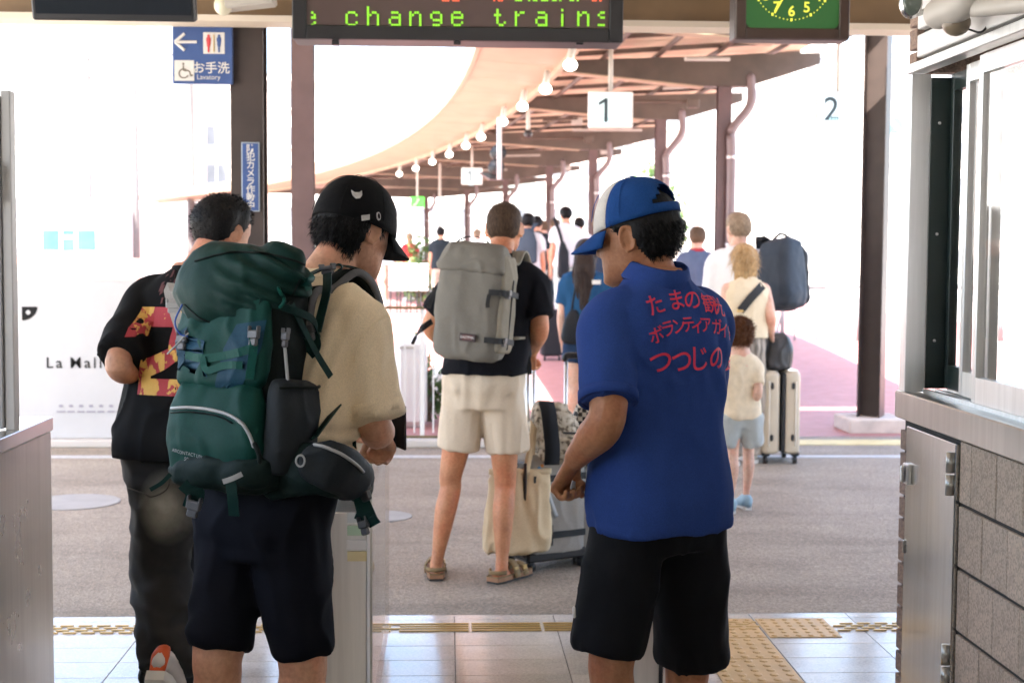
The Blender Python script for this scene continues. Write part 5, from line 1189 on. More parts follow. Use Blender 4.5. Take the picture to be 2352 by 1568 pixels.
# ================================================================== young man with the green backpack
P = Body((X_of(600, 3.62), 3.62, 0), 1.745, d2(-36), lean=(0.0, 0.20), bw=0.98, hyaw=d2(-42), hpitch=d2(15), hoff=(0.045, 0.0, -0.005), hk=1.03)
pb = thing('person', 'person in a black cap and cream shirt carrying the big green backpack', 'person', P.base)
PB = P
M_CREAMS = cloth('cream_shirt', (0.82, 0.68, 0.47), var=0.03, bs=0.22, wr=11); M_NAVY = cloth('navy_shorts', (0.0055, 0.006, 0.010), var=0.2, bs=0.3, wr=12)
ER, WR = at(862, 985, 3.62), at(878, 1000, 3.82); EL, WL = at(640, 900, 4.0), at(760, 960, 4.15)
KL, AL = at(500, 1560, 3.55), at(490, 1900, 3.50); KR, AR = at(694, 1560, 3.54), at(672, 1900, 3.46)
mb = MB(); P.torso(mb, -0.012, hem_in=False); P.head_mb(mb); P.arm_mb(mb, -1, EL, WL); P.arm_mb(mb, 1, ER, WR, 1.05)
P.leg_mb(mb, -1, KL, AL, 1.1); P.leg_mb(mb, 1, KR, AR, 1.1); P.foot_mb(mb, AL, d2(-30)); P.foot_mb(mb, AR, d2(-34))
hand(mb, WR, A3(0.02, 0.8, -0.35), A3(-0.9, 0.0, 0.5), curl={'c': (0.75, 1.15, 0.8), 'flip': -1}, thumb=(0.8, 0.35, 0.5), k=1.02); hand(mb, WL, WL - EL, A3(0, 0, 1))
VF = remesh(mb, 0.0056, 3, 0.4); obj('body', VF, SK_LIGHT, pb, True)
mb = MB(); P.torso(mb, 0.022, z0=0.585, z1=0.868, loose=0.02, bell=0.0)
e1 = sleeve(mb, P.shoulder(1), ER + A3(0.004, 0, 0.02), 0.93, 0.084, 0.072, P, 1); sleeve(mb, P.shoulder(-1), EL, 0.8, 0.082, 0.07, P, -1)
VF = remesh(mb, 0.0085, 5, 0.5)
def shirt_w(V):
    f = wrinkles(0.006, 5.5, (1.3, 1.3, 0.35), 0.002, 1.7)(V); s_ = PB.shoulder(1); 
    dz = np.exp(-((V[:, 2] - 0.61 * PB.H) / 0.05) ** 2); f = f + 0.011 * dz * np.sin(V[:, 2] * 150 + 3 * vn(V * 9)) + 0.012 * np.exp(-((V[:, 2] - 0.65 * PB.H) / 0.05) ** 2)
    dd = np.linalg.norm(V - (s_ + A3(-0.055, -0.05, -0.12)), axis=1); f = f - 0.012 * np.exp(-(dd / 0.05) ** 2) + 0.006 * np.exp(-(dd / 0.13) ** 2) * np.sin((V[:, 0] * 1.0 - V[:, 2] * 0.35) * 120)
    return f
VF = displace(VF, shirt_w); shirt = obj('shirt', VF, M_CREAMS, pb, True); shirt_tree = bvh(VF)
e, d_ = e1; obj('sleeve_hem', ringband(e - d_ * 0.012, d_, 0.0685, 0.03, 0.0065), M_CREAMS, shirt, True)
collar(P, M_CREAMS, shirt, P.w((0, -0.01, 0.842 * P.H)), (0.066, 0.066), 0.044, 0.35, 0.024)
sh = shorts(P, M_NAVY, pb, (at(506, 1478, 3.56), at(696, 1492, 3.55)), 0.016, ((0.083, 0.088), (0.083, 0.09)), hipw=0.006, wr=wrinkles(0.006, 6, (1, 1, 0.6), 0.002, 4.2))
for A_, yw in ((AL, -30), (AR, -34)): shoe(pb, A_, d2(yw), 0, M_SIGNW, M_SIGNW)
def hB(x, y, z):
    th = abs(math.degrees(math.atan2(x, y)))
    lo = np.interp(th, [0, 55, 76, 88, 100, 114, 135, 180], [0.06, 0.05, -0.01, -0.022, 0.03, -0.045, -0.094, -0.100])
    if z < lo: return -1
    return min(0.013, 0.004 + (z - lo) * 0.4) if z < 0.034 else 0.005
hair_shell(P, hB, H_BLACK, pb, strands=2800, slen=0.02, sw=0.002, zmax=0.01, flow=lambda p: A3(0, -0.15, -1.0), seed=9)
M_CAPK = cloth('cap_black', (0.005, 0.005, 0.0055), var=0.1, bs=0.25, wr=60)
cb = cap(P, pb, M_CAPK, M_CAPK, tilt=0.06, ctr=(0, -0.004, 0.000), k=(0.098, 0.122, 0.134))
# cap emblem, tab and eyelet
ct = BVHTree.FromObject(cb, bpy.context.evaluated_depsgraph_get())
def on_cap(px, py, pts2, name, mt, tree_o, lift=0.001):
    o, d = ray(px, py); org = Vector(ORG[cb.name]); h = tree_o.ray_cast(o - org, d, 20)
    if h[0] is None: return
    p = np.array(h[0] + org); nn = nrm(np.array(h[1])); nn = nn if np.dot(nn, np.array(d)) < 0 else -nn; rt = nrm(np.cross(A3(0, 0, 1), nn)); up = np.cross(nn, rt)
    R = [np.array([p + rt * x + up * y + nn * (z + lift) for x, y in pts2]) for z in (0, 0.003)]; obj(name, MB().rings(R), mt, cb)
M_EMB = mat('silver_thread', (0.5, 0.49, 0.47), 0.5, var=0.3, vscale=90)
on_cap(820, 448, [(-0.014, 0.013), (-0.006, 0.006), (0.006, 0.006), (0.014, 0.012), (0.013, -0.002), (0.006, -0.011), (-0.005, -0.012), (-0.013, -0.001)], 'emblem', M_EMB, ct)
on_cap(838, 500, [(-0.011, -0.009), (0.011, -0.006), (0.012, 0.008), (-0.011, 0.005)], 'buckle_tab', M_EMB, ct, 0.003)
rr = [(0.0065 * math.cos(q), 0.011 * math.sin(q)) for q in np.linspace(0, 2 * math.pi, 16, endpoint=False)]; on_cap(868, 497, rr, 'eyelet', M_EMB, ct); on_cap(868, 497, [(x * 0.5, y * 0.68) for x, y in rr], 'eyelet_hole', M_CAPK, ct, 0.0025)
# phone
c = at(908, 974, 3.86); f = Frame(c, d2(-38), d2(-24), d2(18)); ph = thing('phone', 'black phone held in front of the cream shirt', 'phone', c)
obj('case', MB().box(c, (0.072, 0.009, 0.148), f.ax, bev=0.004), M_BLACK, ph); obj('screen', MB().box(f((0, 0.0052, 0)), (0.064, 0.002, 0.138), f.ax), mat('phone_glass', (0.02, 0.02, 0.022), 0.08), ph)
# ================================================================== bags: shared builder
def srings(F, rows, n=28):
    """rows: (z, cx, cy, hw, hd[, e]) superellipse rings in frame F"""
    an = np.linspace(0, 2 * math.pi, n, endpoint=False); R = []
    for r in rows:
        z, cx, cy, hw, hd = r[:5]; e = r[5] if len(r) > 5 else 3.0; c, q = np.cos(an), np.sin(an)
        L = np.column_stack([cx + hw * np.sign(c) * np.abs(c) ** (2 / e), cy + hd * np.sign(q) * np.abs(q) ** (2 / e), np.full(n, z)]); R.append(F(L))
    return R
def bag(F, rows, mt, name, parent, vox=0.008, wr=None, sm=6, extra=None):
    mb = MB().rings(srings(F, rows))
    if extra: extra(mb)
    VF = remesh(mb, vox, sm, 0.5)
    if wr: VF = displace(VF, wr)
    return obj(name, VF, mt, parent, True), VF
def buckle(F, c, mt, parent, s=(0.03, 0.012, 0.04), rot=0.0, name='buckle'):
    mb = MB(); ca, sa = math.cos(rot), math.sin(rot); ax = np.array([[ca, 0, sa], [0, 1, 0], [-sa, 0, ca]]) @ np.array([nrm(q) for q in F.ax])
    mb.box(F(c), (s[0], s[1], s[2] * 0.45), ax, bev=0.003); mb.box(F(c) + A3(0, 0, -s[2] * 0.4) @ ax, (s[0] * 0.75, s[1] * 0.8, s[2] * 0.4), ax, bev=0.003)
    for sx in (-1, 1): mb.box(F(c) + A3(sx * s[0] * 0.42, 0, s[2] * 0.3) @ ax, (s[0] * 0.16, s[1], s[2] * 0.3), ax, bev=0.002)
    return obj(name, mb, mt, parent)
# ------------------------------------------------------------------ green trekking backpack
M_G = cloth('pack_dark_green', (0.005, 0.030, 0.024), var=0.2, bs=0.3, wr=16, rough=0.6); M_T = cloth('pack_teal', (0.004, 0.046, 0.036), var=0.15, bs=0.25, wr=18, rough=0.6)
M_BL = cloth('pack_blue', (0.011, 0.05, 0.085), var=0.15, bs=0.25, wr=18, rough=0.6); M_GY = cloth('pack_grey', (0.021, 0.025, 0.028), var=0.15, bs=0.3, wr=18, rough=0.65); M_DG = cloth('pack_charcoal', (0.007, 0.011, 0.010), var=0.2, bs=0.3, wr=16, rough=0.7)
M_BK = mat('buckle_grey', (0.09, 0.09, 0.095), 0.45); M_ZIP = mat('zip_silver', (0.35, 0.36, 0.36), 0.4, var=0.1); M_STR = cloth('strap_green', (0.005, 0.028, 0.024), var=0.1, bs=0.15, rough=0.55); M_STT = cloth('strap_teal', (0.005, 0.07, 0.055), var=0.1, bs=0.15, rough=0.55)
FP = Frame(at(548, 1085, 3.52), d2(-34), d2(9), d2(-2.0), 1.03); FP.ax = FP.ax * np.array([[1.06], [0.70], [1.0]]); PF = FP
gp = thing('trekking_backpack', 'large dark green trekking backpack worn by the black capped person', 'backpack', FP.o)
Wv = lambda a, f, sd: wrinkles(a, f, (1, 1, 0.7), a * 0.4, sd)
main, mVF = bag(FP, [(-0.015, 0, 0, 0.085, 0.055), (0.005, 0, 0, 0.12, 0.085), (0.05, 0, 0, 0.135, 0.105), (0.16, 0, 0, 0.14, 0.115), (0.3, 0, 0, 0.142, 0.115), (0.42, 0, 0.0, 0.142, 0.12), (0.48, 0, 0.01, 0.135, 0.115), (0.51, 0, 0.01, 0.10, 0.09)], M_DG, 'main_bag', gp, wr=Wv(0.006, 6, 2.0))
def lidx(mb):
    mb.ell(FP((-0.035, -0.075, 0.435)), (0.142, 0.12, 0.115), FP.ax, 22, 14); mb.ell(FP((0.055, -0.02, 0.465)), (0.11, 0.12, 0.08), FP.ax, 22, 14); mb.ell(FP((-0.10, -0.03, 0.45)), (0.06, 0.10, 0.07), FP.ax, 16, 10)
def lid_w(V):
    L = FP.inv(V)
    f = wrinkles(0.005, 6, (1, 1, 1), 0.002, 6.6)(V); f = f + 0.009 * np.sin((L[:, 0] * 0.9 + L[:, 2] * 1.6) * 95 + 2 * vn(V * 7)) * np.clip((L[:, 0] + 0.02) / 0.1, 0, 1)
    return f + 0.0015 * np.sin(L[:, 0] * 60 + L[:, 2] * 30 + 3 * vn(V * 6)) * np.clip((0.47 - L[:, 2]) / 0.05, 0, 1)
lid, lVF = bag(FP, [(0.38, 0, -0.03, 0.13, 0.11), (0.42, 0, -0.03, 0.145, 0.13), (0.48, 0, -0.03, 0.135, 0.12), (0.51, 0.0, -0.02, 0.09, 0.09)], M_G, 'lid', gp, wr=lid_w, extra=lidx, vox=0.0075)
low, loVF = bag(FP, [(-0.025, -0.01, -0.09, 0.09, 0.035), (-0.005, -0.01, -0.10, 0.125, 0.06), (0.06, -0.01, -0.11, 0.135, 0.07), (0.15, -0.01, -0.11, 0.132, 0.062), (0.20, -0.01, -0.105, 0.12, 0.04), (0.215, -0.01, -0.10, 0.10, 0.02)], M_T, 'lower_pocket', gp, wr=Wv(0.005, 7, 4.0))
base, bVF = bag(FP, [(-0.045, 0, -0.03, 0.09, 0.08), (-0.03, 0, -0.04, 0.135, 0.125), (0.0, 0, -0.045, 0.148, 0.135), (0.03, 0.01, -0.04, 0.146, 0.13), (0.05, 0.02, -0.02, 0.12, 0.09)], cloth('pack_base', (0.008, 0.019, 0.017), var=0.15, bs=0.3, rough=0.65), 'base', gp, wr=Wv(0.006, 7, 5.0))
upp, uVF = bag(FP, [(0.19, -0.01, -0.10, 0.11, 0.02), (0.21, -0.01, -0.105, 0.13, 0.045), (0.3, -0.01, -0.11, 0.132, 0.05), (0.40, -0.01, -0.105, 0.13, 0.04), (0.43, -0.01, -0.10, 0.11, 0.02)], M_T, 'front_pocket', gp, wr=Wv(0.006, 7, 7.0))
ut = bvh(uVF); lt = bvh(loVF); ldt = bvh(lVF); mt_ = bvh(mVF)
def patch(tree, px_poly, mt, name, par, lift=0.003, grid=12):
    """sewn panel laid on a surface: polygon given by its outline seen from the camera side"""
    cx_ = sum(p[0] for p in px_poly) / len(px_poly); cy_ = sum(p[1] for p in px_poly) / len(px_poly)
    V = []; F = []; n = len(px_poly); ks = np.linspace(0, 1, 7); outl = []
    for i in range(n):
        a, b_ = np.array(px_poly[i], float), np.array(px_poly[(i + 1) % n], float)
        for q in range(6): outl.append(a + (b_ - a) * q / 6)
    m = len(outl)
    for k in ks:
        for p in outl:
            q = np.array([cx_, cy_]) * (1 - k) + p * k; o, d = ray(*q); h = tree.ray_cast(o, d, 30)
            if h[0] is None: h = tree.find_nearest(o + d * 3.45)
            nn = np.array(h[1]); nn = nn if np.dot(nn, np.array(d)) < 0 else -nn; V.append(np.array(h[0]) + nn * lift)
    for j in range(len(ks) - 1):
        for i in range(m): F.append((j * m + i, j * m + (i + 1) % m, (j + 1) * m + (i + 1) % m, (j + 1) * m + i))
    return obj(name, (np.array(V), F), mt, par, True)
def line_on(tree, px_pts, r, mt, name, par, lift=0.002, flat=None, width=None):
    P_ = []
    for q in catmull(np.array(px_pts, float), len(px_pts) * 5):
        o, d = ray(*q); h = tree.ray_cast(o, d, 30)
        if h[0] is None: continue
        nn = np.array(h[1]); nn = nn if np.dot(nn, np.array(d)) < 0 else -nn; P_.append(np.array(h[0]) + nn * lift)
    if len(P_) < 3: return None
    if width: return obj(name, MB().band(P_, (1, 0, 0.001) if flat is None else flat, width, 0.003, m=len(P_)), mt, par)
    return obj(name, MB().tube(P_, r, 6, m=len(P_)), mt, par, True)
patch(ut, [(545, 745), (612, 735), (600, 800), (560, 880), (500, 915), (496, 880), (515, 800)], M_BL, 'blue_panel', upp)
patch(ut, [(400, 770), (432, 750), (425, 830), (402, 860)], M_BL, 'blue_panel', upp)
line_on(lt, [(388, 938), (440, 936), (500, 944), (545, 962), (568, 990), (582, 1025)], 0.0042, M_ZIP, 'zip', low, 0.003)
line_on(lt, [(395, 948), (440, 946), (500, 955), (535, 972)], 0.002, M_DG, 'zip_edge', low, 0.003)
obj('zip_pull', MB().tube([at(585, 1020, 3.33), at(594, 1040, 3.325), at(597, 1060, 3.325)], 0.006, 6), M_DG, low, True)
for i, (tx, px, py, sz) in enumerate((('AIRCONTACT LITE', 432, 1041, 0.012), ('50+10', 437, 1055, 0.012))):
    o, d = ray(px, py); h = lt.ray_cast(o, d, 30)
    if h[0] is None: continue
    nn = nrm(np.array(h[1])); rt = nrm(np.cross(A3(0, 0, 1), nn)); rt = rt if rt[0] > 0 else -rt; up = np.cross(nn, rt); up = up if up[2] > 0 else -up
    rt = nrm(rt - up * 0.10); V, F = glyphs(tx, sz); obj('lettering', decal(lt, V, F, np.array(h[0]), rt, np.cross(nrm(np.cross(rt, up)), rt), 0.003, 0.02), M_ZIP, low)
# webbing over the front pocket
line_on(ut, [(430, 815), (470, 822), (530, 815), (585, 798)], 0, M_STT, 'webbing', upp, 0.005, (0, 0, 1), 0.02)
line_on(ut, [(580, 760), (584, 800), (575, 870)], 0, M_STT, 'webbing', upp, 0.005, (1, 0, 0), 0.02)
line_on(ut, [(470, 820), (480, 850), (520, 840), (560, 838)], 0, M_STT, 'webbing', upp, 0.008, (0, 0, 1), 0.018)
for px, py in ((583, 768), (418, 778)):
    o, d = ray(px, py); h = ut.ray_cast(o, d, 30); c = FP.inv(np.array((h[0] if h[0] else o + d * 3.4)) - np.array(d) * 0.008); buckle(FP, c, M_BK, upp, (0.032, 0.014, 0.046))
# lid details
line_on(ldt, [(640, 660), (650, 690), (640, 705)], 0.0045, M_STT, 'loop', lid, 0.004)
line_on(ldt, [(450, 600), (520, 582), (600, 582), (680, 600), (725, 625)], 0.003, M_DG, 'piping', lid, 0.002)
line_on(ldt, [(425, 700), (470, 735), (540, 748), (610, 735), (660, 700)], 0.0025, M_DG, 'seam', lid, 0.001)
line_on(ldt, [(600, 750), (640, 720), (670, 680), (690, 640)], 0.0022, M_DG, 'seam', lid, 0.001)
patch(ldt, [(690, 650), (712, 632), (726, 640), (720, 660), (700, 672)], M_STT, 'tuck', lid, 0.006)
o, d = ray(496, 751); h = ldt.ray_cast(o, d, 30); pp = np.array(h[0] if h[0] else o + d * 3.35); obj('emblem', MB().ell(pp, (0.011, 0.004, 0.006), n=10, m=6), M_ZIP, lid, True)
# grey side pocket, side straps
def sp(mb): mb.ell(FP((0.15, -0.01, 0.10)), (0.045, 0.10, 0.10), FP.ax, 18, 12)
side, sVF = bag(FP, [(0.0, 0.13, -0.01, 0.04, 0.08), (0.05, 0.15, -0.01, 0.04, 0.105), (0.16, 0.15, -0.01, 0.038, 0.108), (0.215, 0.145, -0.005, 0.03, 0.10), (0.225, 0.14, -0.005, 0.015, 0.09)], M_GY, 'side_pocket', gp, wr=Wv(0.004, 8, 8.0), extra=sp)
obj('elastic_rim', MB().tube([FP((0.165, -0.11, 0.20)), FP((0.185, -0.04, 0.205)), FP((0.185, 0.04, 0.21)), FP((0.16, 0.10, 0.215))], 0.004, 6, m=12), M_DG, side, True)
obj('side_strap', MB().band([FP((0.10, -0.13, 0.40)), FP((0.145, -0.05, 0.385)), FP((0.155, 0.05, 0.37)), FP((0.14, 0.12, 0.33))], (0, 0, 1), 0.018, 0.003), M_STR, gp)
obj('side_strap', MB().band([FP((0.14, -0.04, 0.40)), FP((0.16, 0.06, 0.30)), FP((0.175, 0.13, 0.24))], (0, 0.3, 1), 0.018, 0.003), M_STR, gp)
obj('side_cord', MB().tube([FP((0.148, -0.08, 0.32)), FP((0.152, -0.07, 0.27)), FP((0.16, -0.06, 0.2))], 0.004, 6), M_ZIP, gp, True); buckle(FP, (0.155, -0.085, 0.32), M_BK, gp, (0.02, 0.014, 0.045))
# shoulder harness
sR = PB.shoulder(1)
top = FP((0.08, 0.10, 0.50))
hp = [FP((0.075, 0.115, 0.34)), FP((0.085, 0.12, 0.44)), PB.w((0.085, -0.075, 0.838 * PB.H)), PB.w((0.10, -0.01, 0.862 * PB.H)), PB.w((0.11, 0.07, 0.835 * PB.H)), PB.w((0.115, 0.135, 0.77 * PB.H)), PB.w((0.13, 0.15, 0.68 * PB.H))]
obj('shoulder_strap', MB().band(hp, PB.dirw((1, -0.1, 0.1)), 0.07, 0.016, m=36), M_DG, gp, True); obj('strap_edge', MB().band([p + PB.dirw((0.037, 0, 0.0)) for p in hp], PB.dirw((1, -0.1, 0.1)), 0.008, 0.019, m=36), mat('edge_grey', (0.10, 0.10, 0.105), 0.8), gp, True)
obj('load_strap', MB().band([FP((0.07, 0.10, 0.47)), PB.w((0.08, -0.04, 0.872 * PB.H)), PB.w((0.105, 0.05, 0.862 * PB.H)), PB.w((0.11, 0.085, 0.84 * PB.H))], PB.dirw((1, 0, 0)), 0.022, 0.003), M_STR, gp)
hl = [PB.w((-0.085, -0.075, 0.838 * PB.H)), PB.w((-0.10, -0.01, 0.862 * PB.H)), PB.w((-0.11, 0.07, 0.835 * PB.H)), PB.w((-0.115, 0.135, 0.77 * PB.H)), PB.w((-0.13, 0.13, 0.66 * PB.H))]
obj('shoulder_strap', MB().band([FP((-0.075, 0.115, 0.42))] + hl, PB.dirw((1, 0.1, -0.1)), 0.07, 0.016, m=30), M_DG, gp, True)
obj('hanging_strap', MB().band([at(752, 628, 3.60), at(750, 670, 3.57), at(738, 720, 3.55), at(728, 762, 3.54)], (0.9, -0.4, 0.2), 0.024, 0.003), M_STR, gp)
obj('hanging_strap', MB().band([at(716, 750, 3.55), at(728, 790, 3.53), at(722, 812, 3.52)], (0.9, -0.4, 0.2), 0.022, 0.003), M_STR, gp)
obj('hanging_strap', MB().band([at(680, 770, 3.50), at(708, 800, 3.52), at(724, 818, 3.52)], (0.3, -0.4, 0.9), 0.02, 0.003), M_STR, gp)
bF = Frame(at(712, 755, 3.54), d2(-36)); buckle(bF, (0, 0, 0), M_BK, gp, (0.03, 0.014, 0.05), 0.2)
bF = Frame(at(752, 616, 3.62), d2(-36)); buckle(bF, (0, 0, 0), M_BK, gp, (0.045, 0.02, 0.026), 0.1); obj('strap_loop', MB().band([at(765, 615, 3.63), at(778, 606, 3.63), at(786, 614, 3.63), at(776, 622, 3.63)], (0.1, 1, 0), 0.02, 0.003, m=14), M_STR, gp)
obj('lower_strap', MB().band([at(808, 885, 3.72), at(785, 920, 3.60), at(755, 960, 3.50), at(722, 1005, 3.42)], (0.8, -0.5, 0.5), 0.026, 0.004), M_STR, gp); obj('lower_strap', MB().band([at(800, 880, 3.72), at(804, 950, 3.66), at(806, 1045, 3.62)], (1, -0.2, 0), 0.028, 0.004), M_STR, gp)
# hip belt with pocket
hb_ = MB().tube([at(620, 1095, 3.47), at(700, 1078, 3.40), at(770, 1082, 3.42), at(825, 1110, 3.52), at(845, 1120, 3.64)], [(0.03, 0.055), (0.03, 0.066), (0.028, 0.066), (0.022, 0.05), (0.015, 0.03)], 18, m=24, flat=(0, 0, 1))
VF = displace(remesh(hb_, 0.0075, 5), wrinkles(0.004, 7, (1, 1, 1), 0.002, 3.3)); hbo = obj('hip_belt', VF, cloth('pack_base', (0, 0, 0)), gp, True); hbt = bvh(VF)
hp_ = MB().tube([at(716, 1062, 3.36), at(765, 1075, 3.37), at(815, 1100, 3.46), at(838, 1112, 3.55)], [(0.022, 0.052), (0.03, 0.064), (0.028, 0.056), (0.02, 0.036)], 18, m=20, flat=(0, 0, 1))
VF = displace(remesh(hp_, 0.0075, 5), wrinkles(0.004, 7, (1, 1, 1), 0.002, 5.3)); hpo = obj('belt_pocket', VF, M_GY, gp, True); hpt = bvh(VF)
line_on(hpt, [(723, 1022), (750, 1028), (785, 1044), (818, 1068), (832, 1082)], 0.0042, M_ZIP, 'zip', hpo, 0.003)
ring_ = [at(690 + 10 * math.cos(q), 1058 + 13 * math.sin(q), 3.335) for q in np.linspace(0, 2 * math.pi, 12)]; obj('ring', MB().tube(ring_, 0.0024, 6, m=26), M_ZIP, hbo, True)
bF = Frame(at(832, 1120, 3.50), d2(-50)); buckle(bF, (0, 0, 0), M_BK, gp, (0.05, 0.02, 0.06), 0.5); obj('belt_tail', MB().band([at(826, 1135, 3.50), at(838, 1165, 3.48), at(848, 1185, 3.47), at(862, 1205, 3.47)], (0.9, -0.3, -0.35), 0.036, 0.004), M_STR, gp); obj('belt_tail', MB().band([at(824, 1140, 3.51), at(832, 1175, 3.50), at(826, 1195, 3.50)], (0.9, -0.3, -0.1), 0.03, 0.004), M_STR, gp)
bF = Frame(at(835, 1203, 3.48), d2(-40)); buckle(bF, (0, 0, 0), M_BK, gp, (0.032, 0.014, 0.045), 0.3)
# tails under the base
obj('tail_strap', MB().band([at(530, 1102, 3.33), at(534, 1140, 3.33), at(538, 1184, 3.34)], (1, -0.3, 0), 0.026, 0.004), M_STR, gp); obj('reflective_tab', MB().band([at(512, 1106, 3.325), at(535, 1098, 3.325), at(556, 1088, 3.33)], (0, 0.2, 1), 0.012, 0.003), M_ZIP, gp)
obj('tail_strap', MB().band([at(392, 1088, 3.40), at(372, 1108, 3.40), at(345, 1124, 3.40)], (0.4, 0, 1), 0.01, 0.003), M_STR, gp)
obj('belt_tail', MB().band([at(425, 1105, 3.45), at(448, 1130, 3.45), at(440, 1165, 3.46)], (1, 0, 0.3), 0.045, 0.005), M_STR, gp); bF = Frame(at(445, 1160, 3.44), d2(-20)); buckle(bF, (0, 0, 0), M_BK, gp, (0.038, 0.014, 0.05), -0.2)
# cord with tag at the left side
obj('blue_cord', MB().tube([at(418, 700, 3.42), at(402, 738, 3.40), at(412, 765, 3.40), at(430, 772, 3.40)], 0.0022, 6, m=16), mat('cord_blue', (0.03, 0.1, 0.4), 0.5), gp, True); obj('cord_end', MB().tube([at(432, 765, 3.40), at(385, 812, 3.40)], 0.0022, 6), M_ZIP, gp, True)

line_on(shirt_tree, [(903, 724), (875, 732), (845, 755), (825, 785), (814, 830)], 0.0022, M_CREAMS, 'seam', shirt, 0.0012)
# ================================================================== walker in the black T-shirt
P = Body((X_of(395, 4.8), 4.8, 0), 1.745, d2(-22), lean=(0.02, 0.10), bw=1.04, hyaw=d2(-36), hpitch=d2(20), hoff=(0.055, 0.02, -0.005), hk=1.02)
pc = thing('person', 'person in a black T-shirt with a red 2 and dark jeans, walking at left', 'person', P.base); PC = P
M_TEE = cloth('black_tee', (0.005, 0.0048, 0.0048), var=0.15, bs=0.25, wr=10)
EL, WL = at(262, 848, 4.66), at(360, 858, 4.98); ER, WR = at(560, 850, 5.0), at(470, 860, 5.15)
KL, AL = at(372, 1275, 4.86), at(384, 1500, 4.62); KR, AR = at(470, 1290, 5.1), at(462, 1620, 5.22)
mb = MB(); P.torso(mb, -0.012, hem_in=False); P.head_mb(mb); P.arm_mb(mb, -1, EL, WL, 1.0); P.arm_mb(mb, 1, ER, WR); P.leg_mb(mb, -1, KL, AL); P.leg_mb(mb, 1, KR, AR)
hand(mb, WL, A3(0.8, 0.5, 0.3), A3(-0.2, 0.2, 1)); hand(mb, WR, A3(-0.7, 0.5, 0.3), A3(0, 0.2, 1))
obj('body', remesh(mb, 0.0065, 3, 0.4), SK_ASIA, pc, True)
mb = MB(); P.torso(mb, 0.018, z0=0.50, z1=0.862, loose=0.014, bell=0.004); sleeve(mb, P.shoulder(-1), EL, 0.80, 0.084, 0.082, P, -1); sleeve(mb, P.shoulder(1), ER, 0.75, 0.084, 0.08, P, 1)
VF = displace(remesh(mb, 0.0095, 5), wrinkles(0.006, 5, (1.2, 1.2, 0.5), 0.002, 12.0)); tee = obj('t_shirt', VF, M_TEE, pc, True); tt = bvh(VF)
obj('neckband', ringband(P.w((0, -0.014, 0.853 * P.H)), nrm(A3(0.1, 0.15, 1)), 0.064, 0.016, 0.006), M_TEE, tee, True)
def print_mat():
    m, t, b = nodes('print_red_yellow'); v = coords(t, (1, 1, 0.5))
    n = noise_n(t, v, 17, 4, 0.65); t.links.new(ramp(t, n, [(0.0, (0.36, 0.03, 0.04)), (0.55, (0.36, 0.03, 0.04)), (0.57, (0.62, 0.36, 0.08)), (0.75, (0.66, 0.42, 0.10)), (0.8, (0.02, 0.02, 0.015))]), b.inputs['Base Color']); setc(b, 'Roughness', 0.7); return m
M_PR = print_mat()
# block figure 2 on the back, drawn as a polygon strip (units: metres, centred)
def strip_poly(polys):
    V = []; F = []
    for p in polys: k = len(V); V += [(x, y, 0) for x, y in p]; F.append(tuple(range(k, k + len(p))))
    return np.array(V, float), F
k2 = 0.29 / 200
def q2(pts): return [((x - 380) * k2, (805 - y) * k2) for x, y in pts]
V2, F2 = strip_poly([q2([(316, 708), (446, 708), (446, 752), (316, 752)]), q2([(316, 752), (345, 752), (345, 772), (316, 772)]), q2([(400, 752), (446, 752), (446, 788), (392, 800)]), q2([(446, 788), (440, 812), (385, 848), (330, 840), (340, 825), (392, 800)]), q2([(330, 840), (385, 848), (340, 868), (318, 862)]), q2([(318, 862), (352, 862), (352, 905), (318, 905)]), q2([(352, 868), (446, 868), (446, 905), (352, 905)])])
o, d = ray(376, 805); h = tt.ray_cast(o, d, 30); nn = nrm(np.array(h[1]) * A3(1, 1, 0)); nn = nn if nn[1] < 0 else -nn; rt = nrm(np.cross(A3(0, 0, 1), nn))
obj('number_print', decal(tt, V2, F2, np.array(h[0]), rt, A3(0, 0, 1), 0.003, 0.03), M_PR, tee)
rg = np.random.default_rng(5)
Vs = []; Fs = []
for i in range(26):
    cx, cy = rg.uniform(-0.07, 0.08), rg.uniform(0.155, 0.29); a = rg.uniform(0.004, 0.014); k = len(Vs); Vs += [(cx - a * 0.5, cy - a * 1.6, 0), (cx + a * 0.4, cy - a, 0), (cx + a * 0.6, cy + a * 1.4, 0), (cx - a * 0.3, cy + a, 0)]; Fs.append((k, k + 1, k + 2, k + 3))
obj('paint_splatter', decal(tt, np.array(Vs), Fs, np.array(h[0]), rt, A3(0, 0, 1), 0.003, 0.03), mat('splatter_dark_red', (0.07, 0.012, 0.012), 0.7, var=0.4, vscale=40), tee)['kind'] = 'stuff'
# sling strap
sb = thing('sling_bag_strap', 'pale grey sling strap over the shoulder of the black T-shirt', 'strap', at(390, 700, 4.6))
pts = []
for px, py in ((372, 598), (384, 622), (394, 660), (400, 700), (412, 740), (430, 790), (455, 850)):
    o, d = ray(px, py); h = tt.ray_cast(o, d, 30)
    if h[0] is None: h = tt.find_nearest(o + d * 4.6)
    pts.append(np.array(h[0]) - np.array(d) * 0.006)
obj('webbing', MB().band(pts, (1, 0.0, 0.1), 0.042, 0.004, m=30), cloth('strap_pale', (0.42, 0.41, 0.39), bs=0.15), sb); buckle(Frame(pts[3] - A3(0, 0.01, 0), 0), (0, 0, 0), M_ZIP, sb, (0.05, 0.012, 0.045))
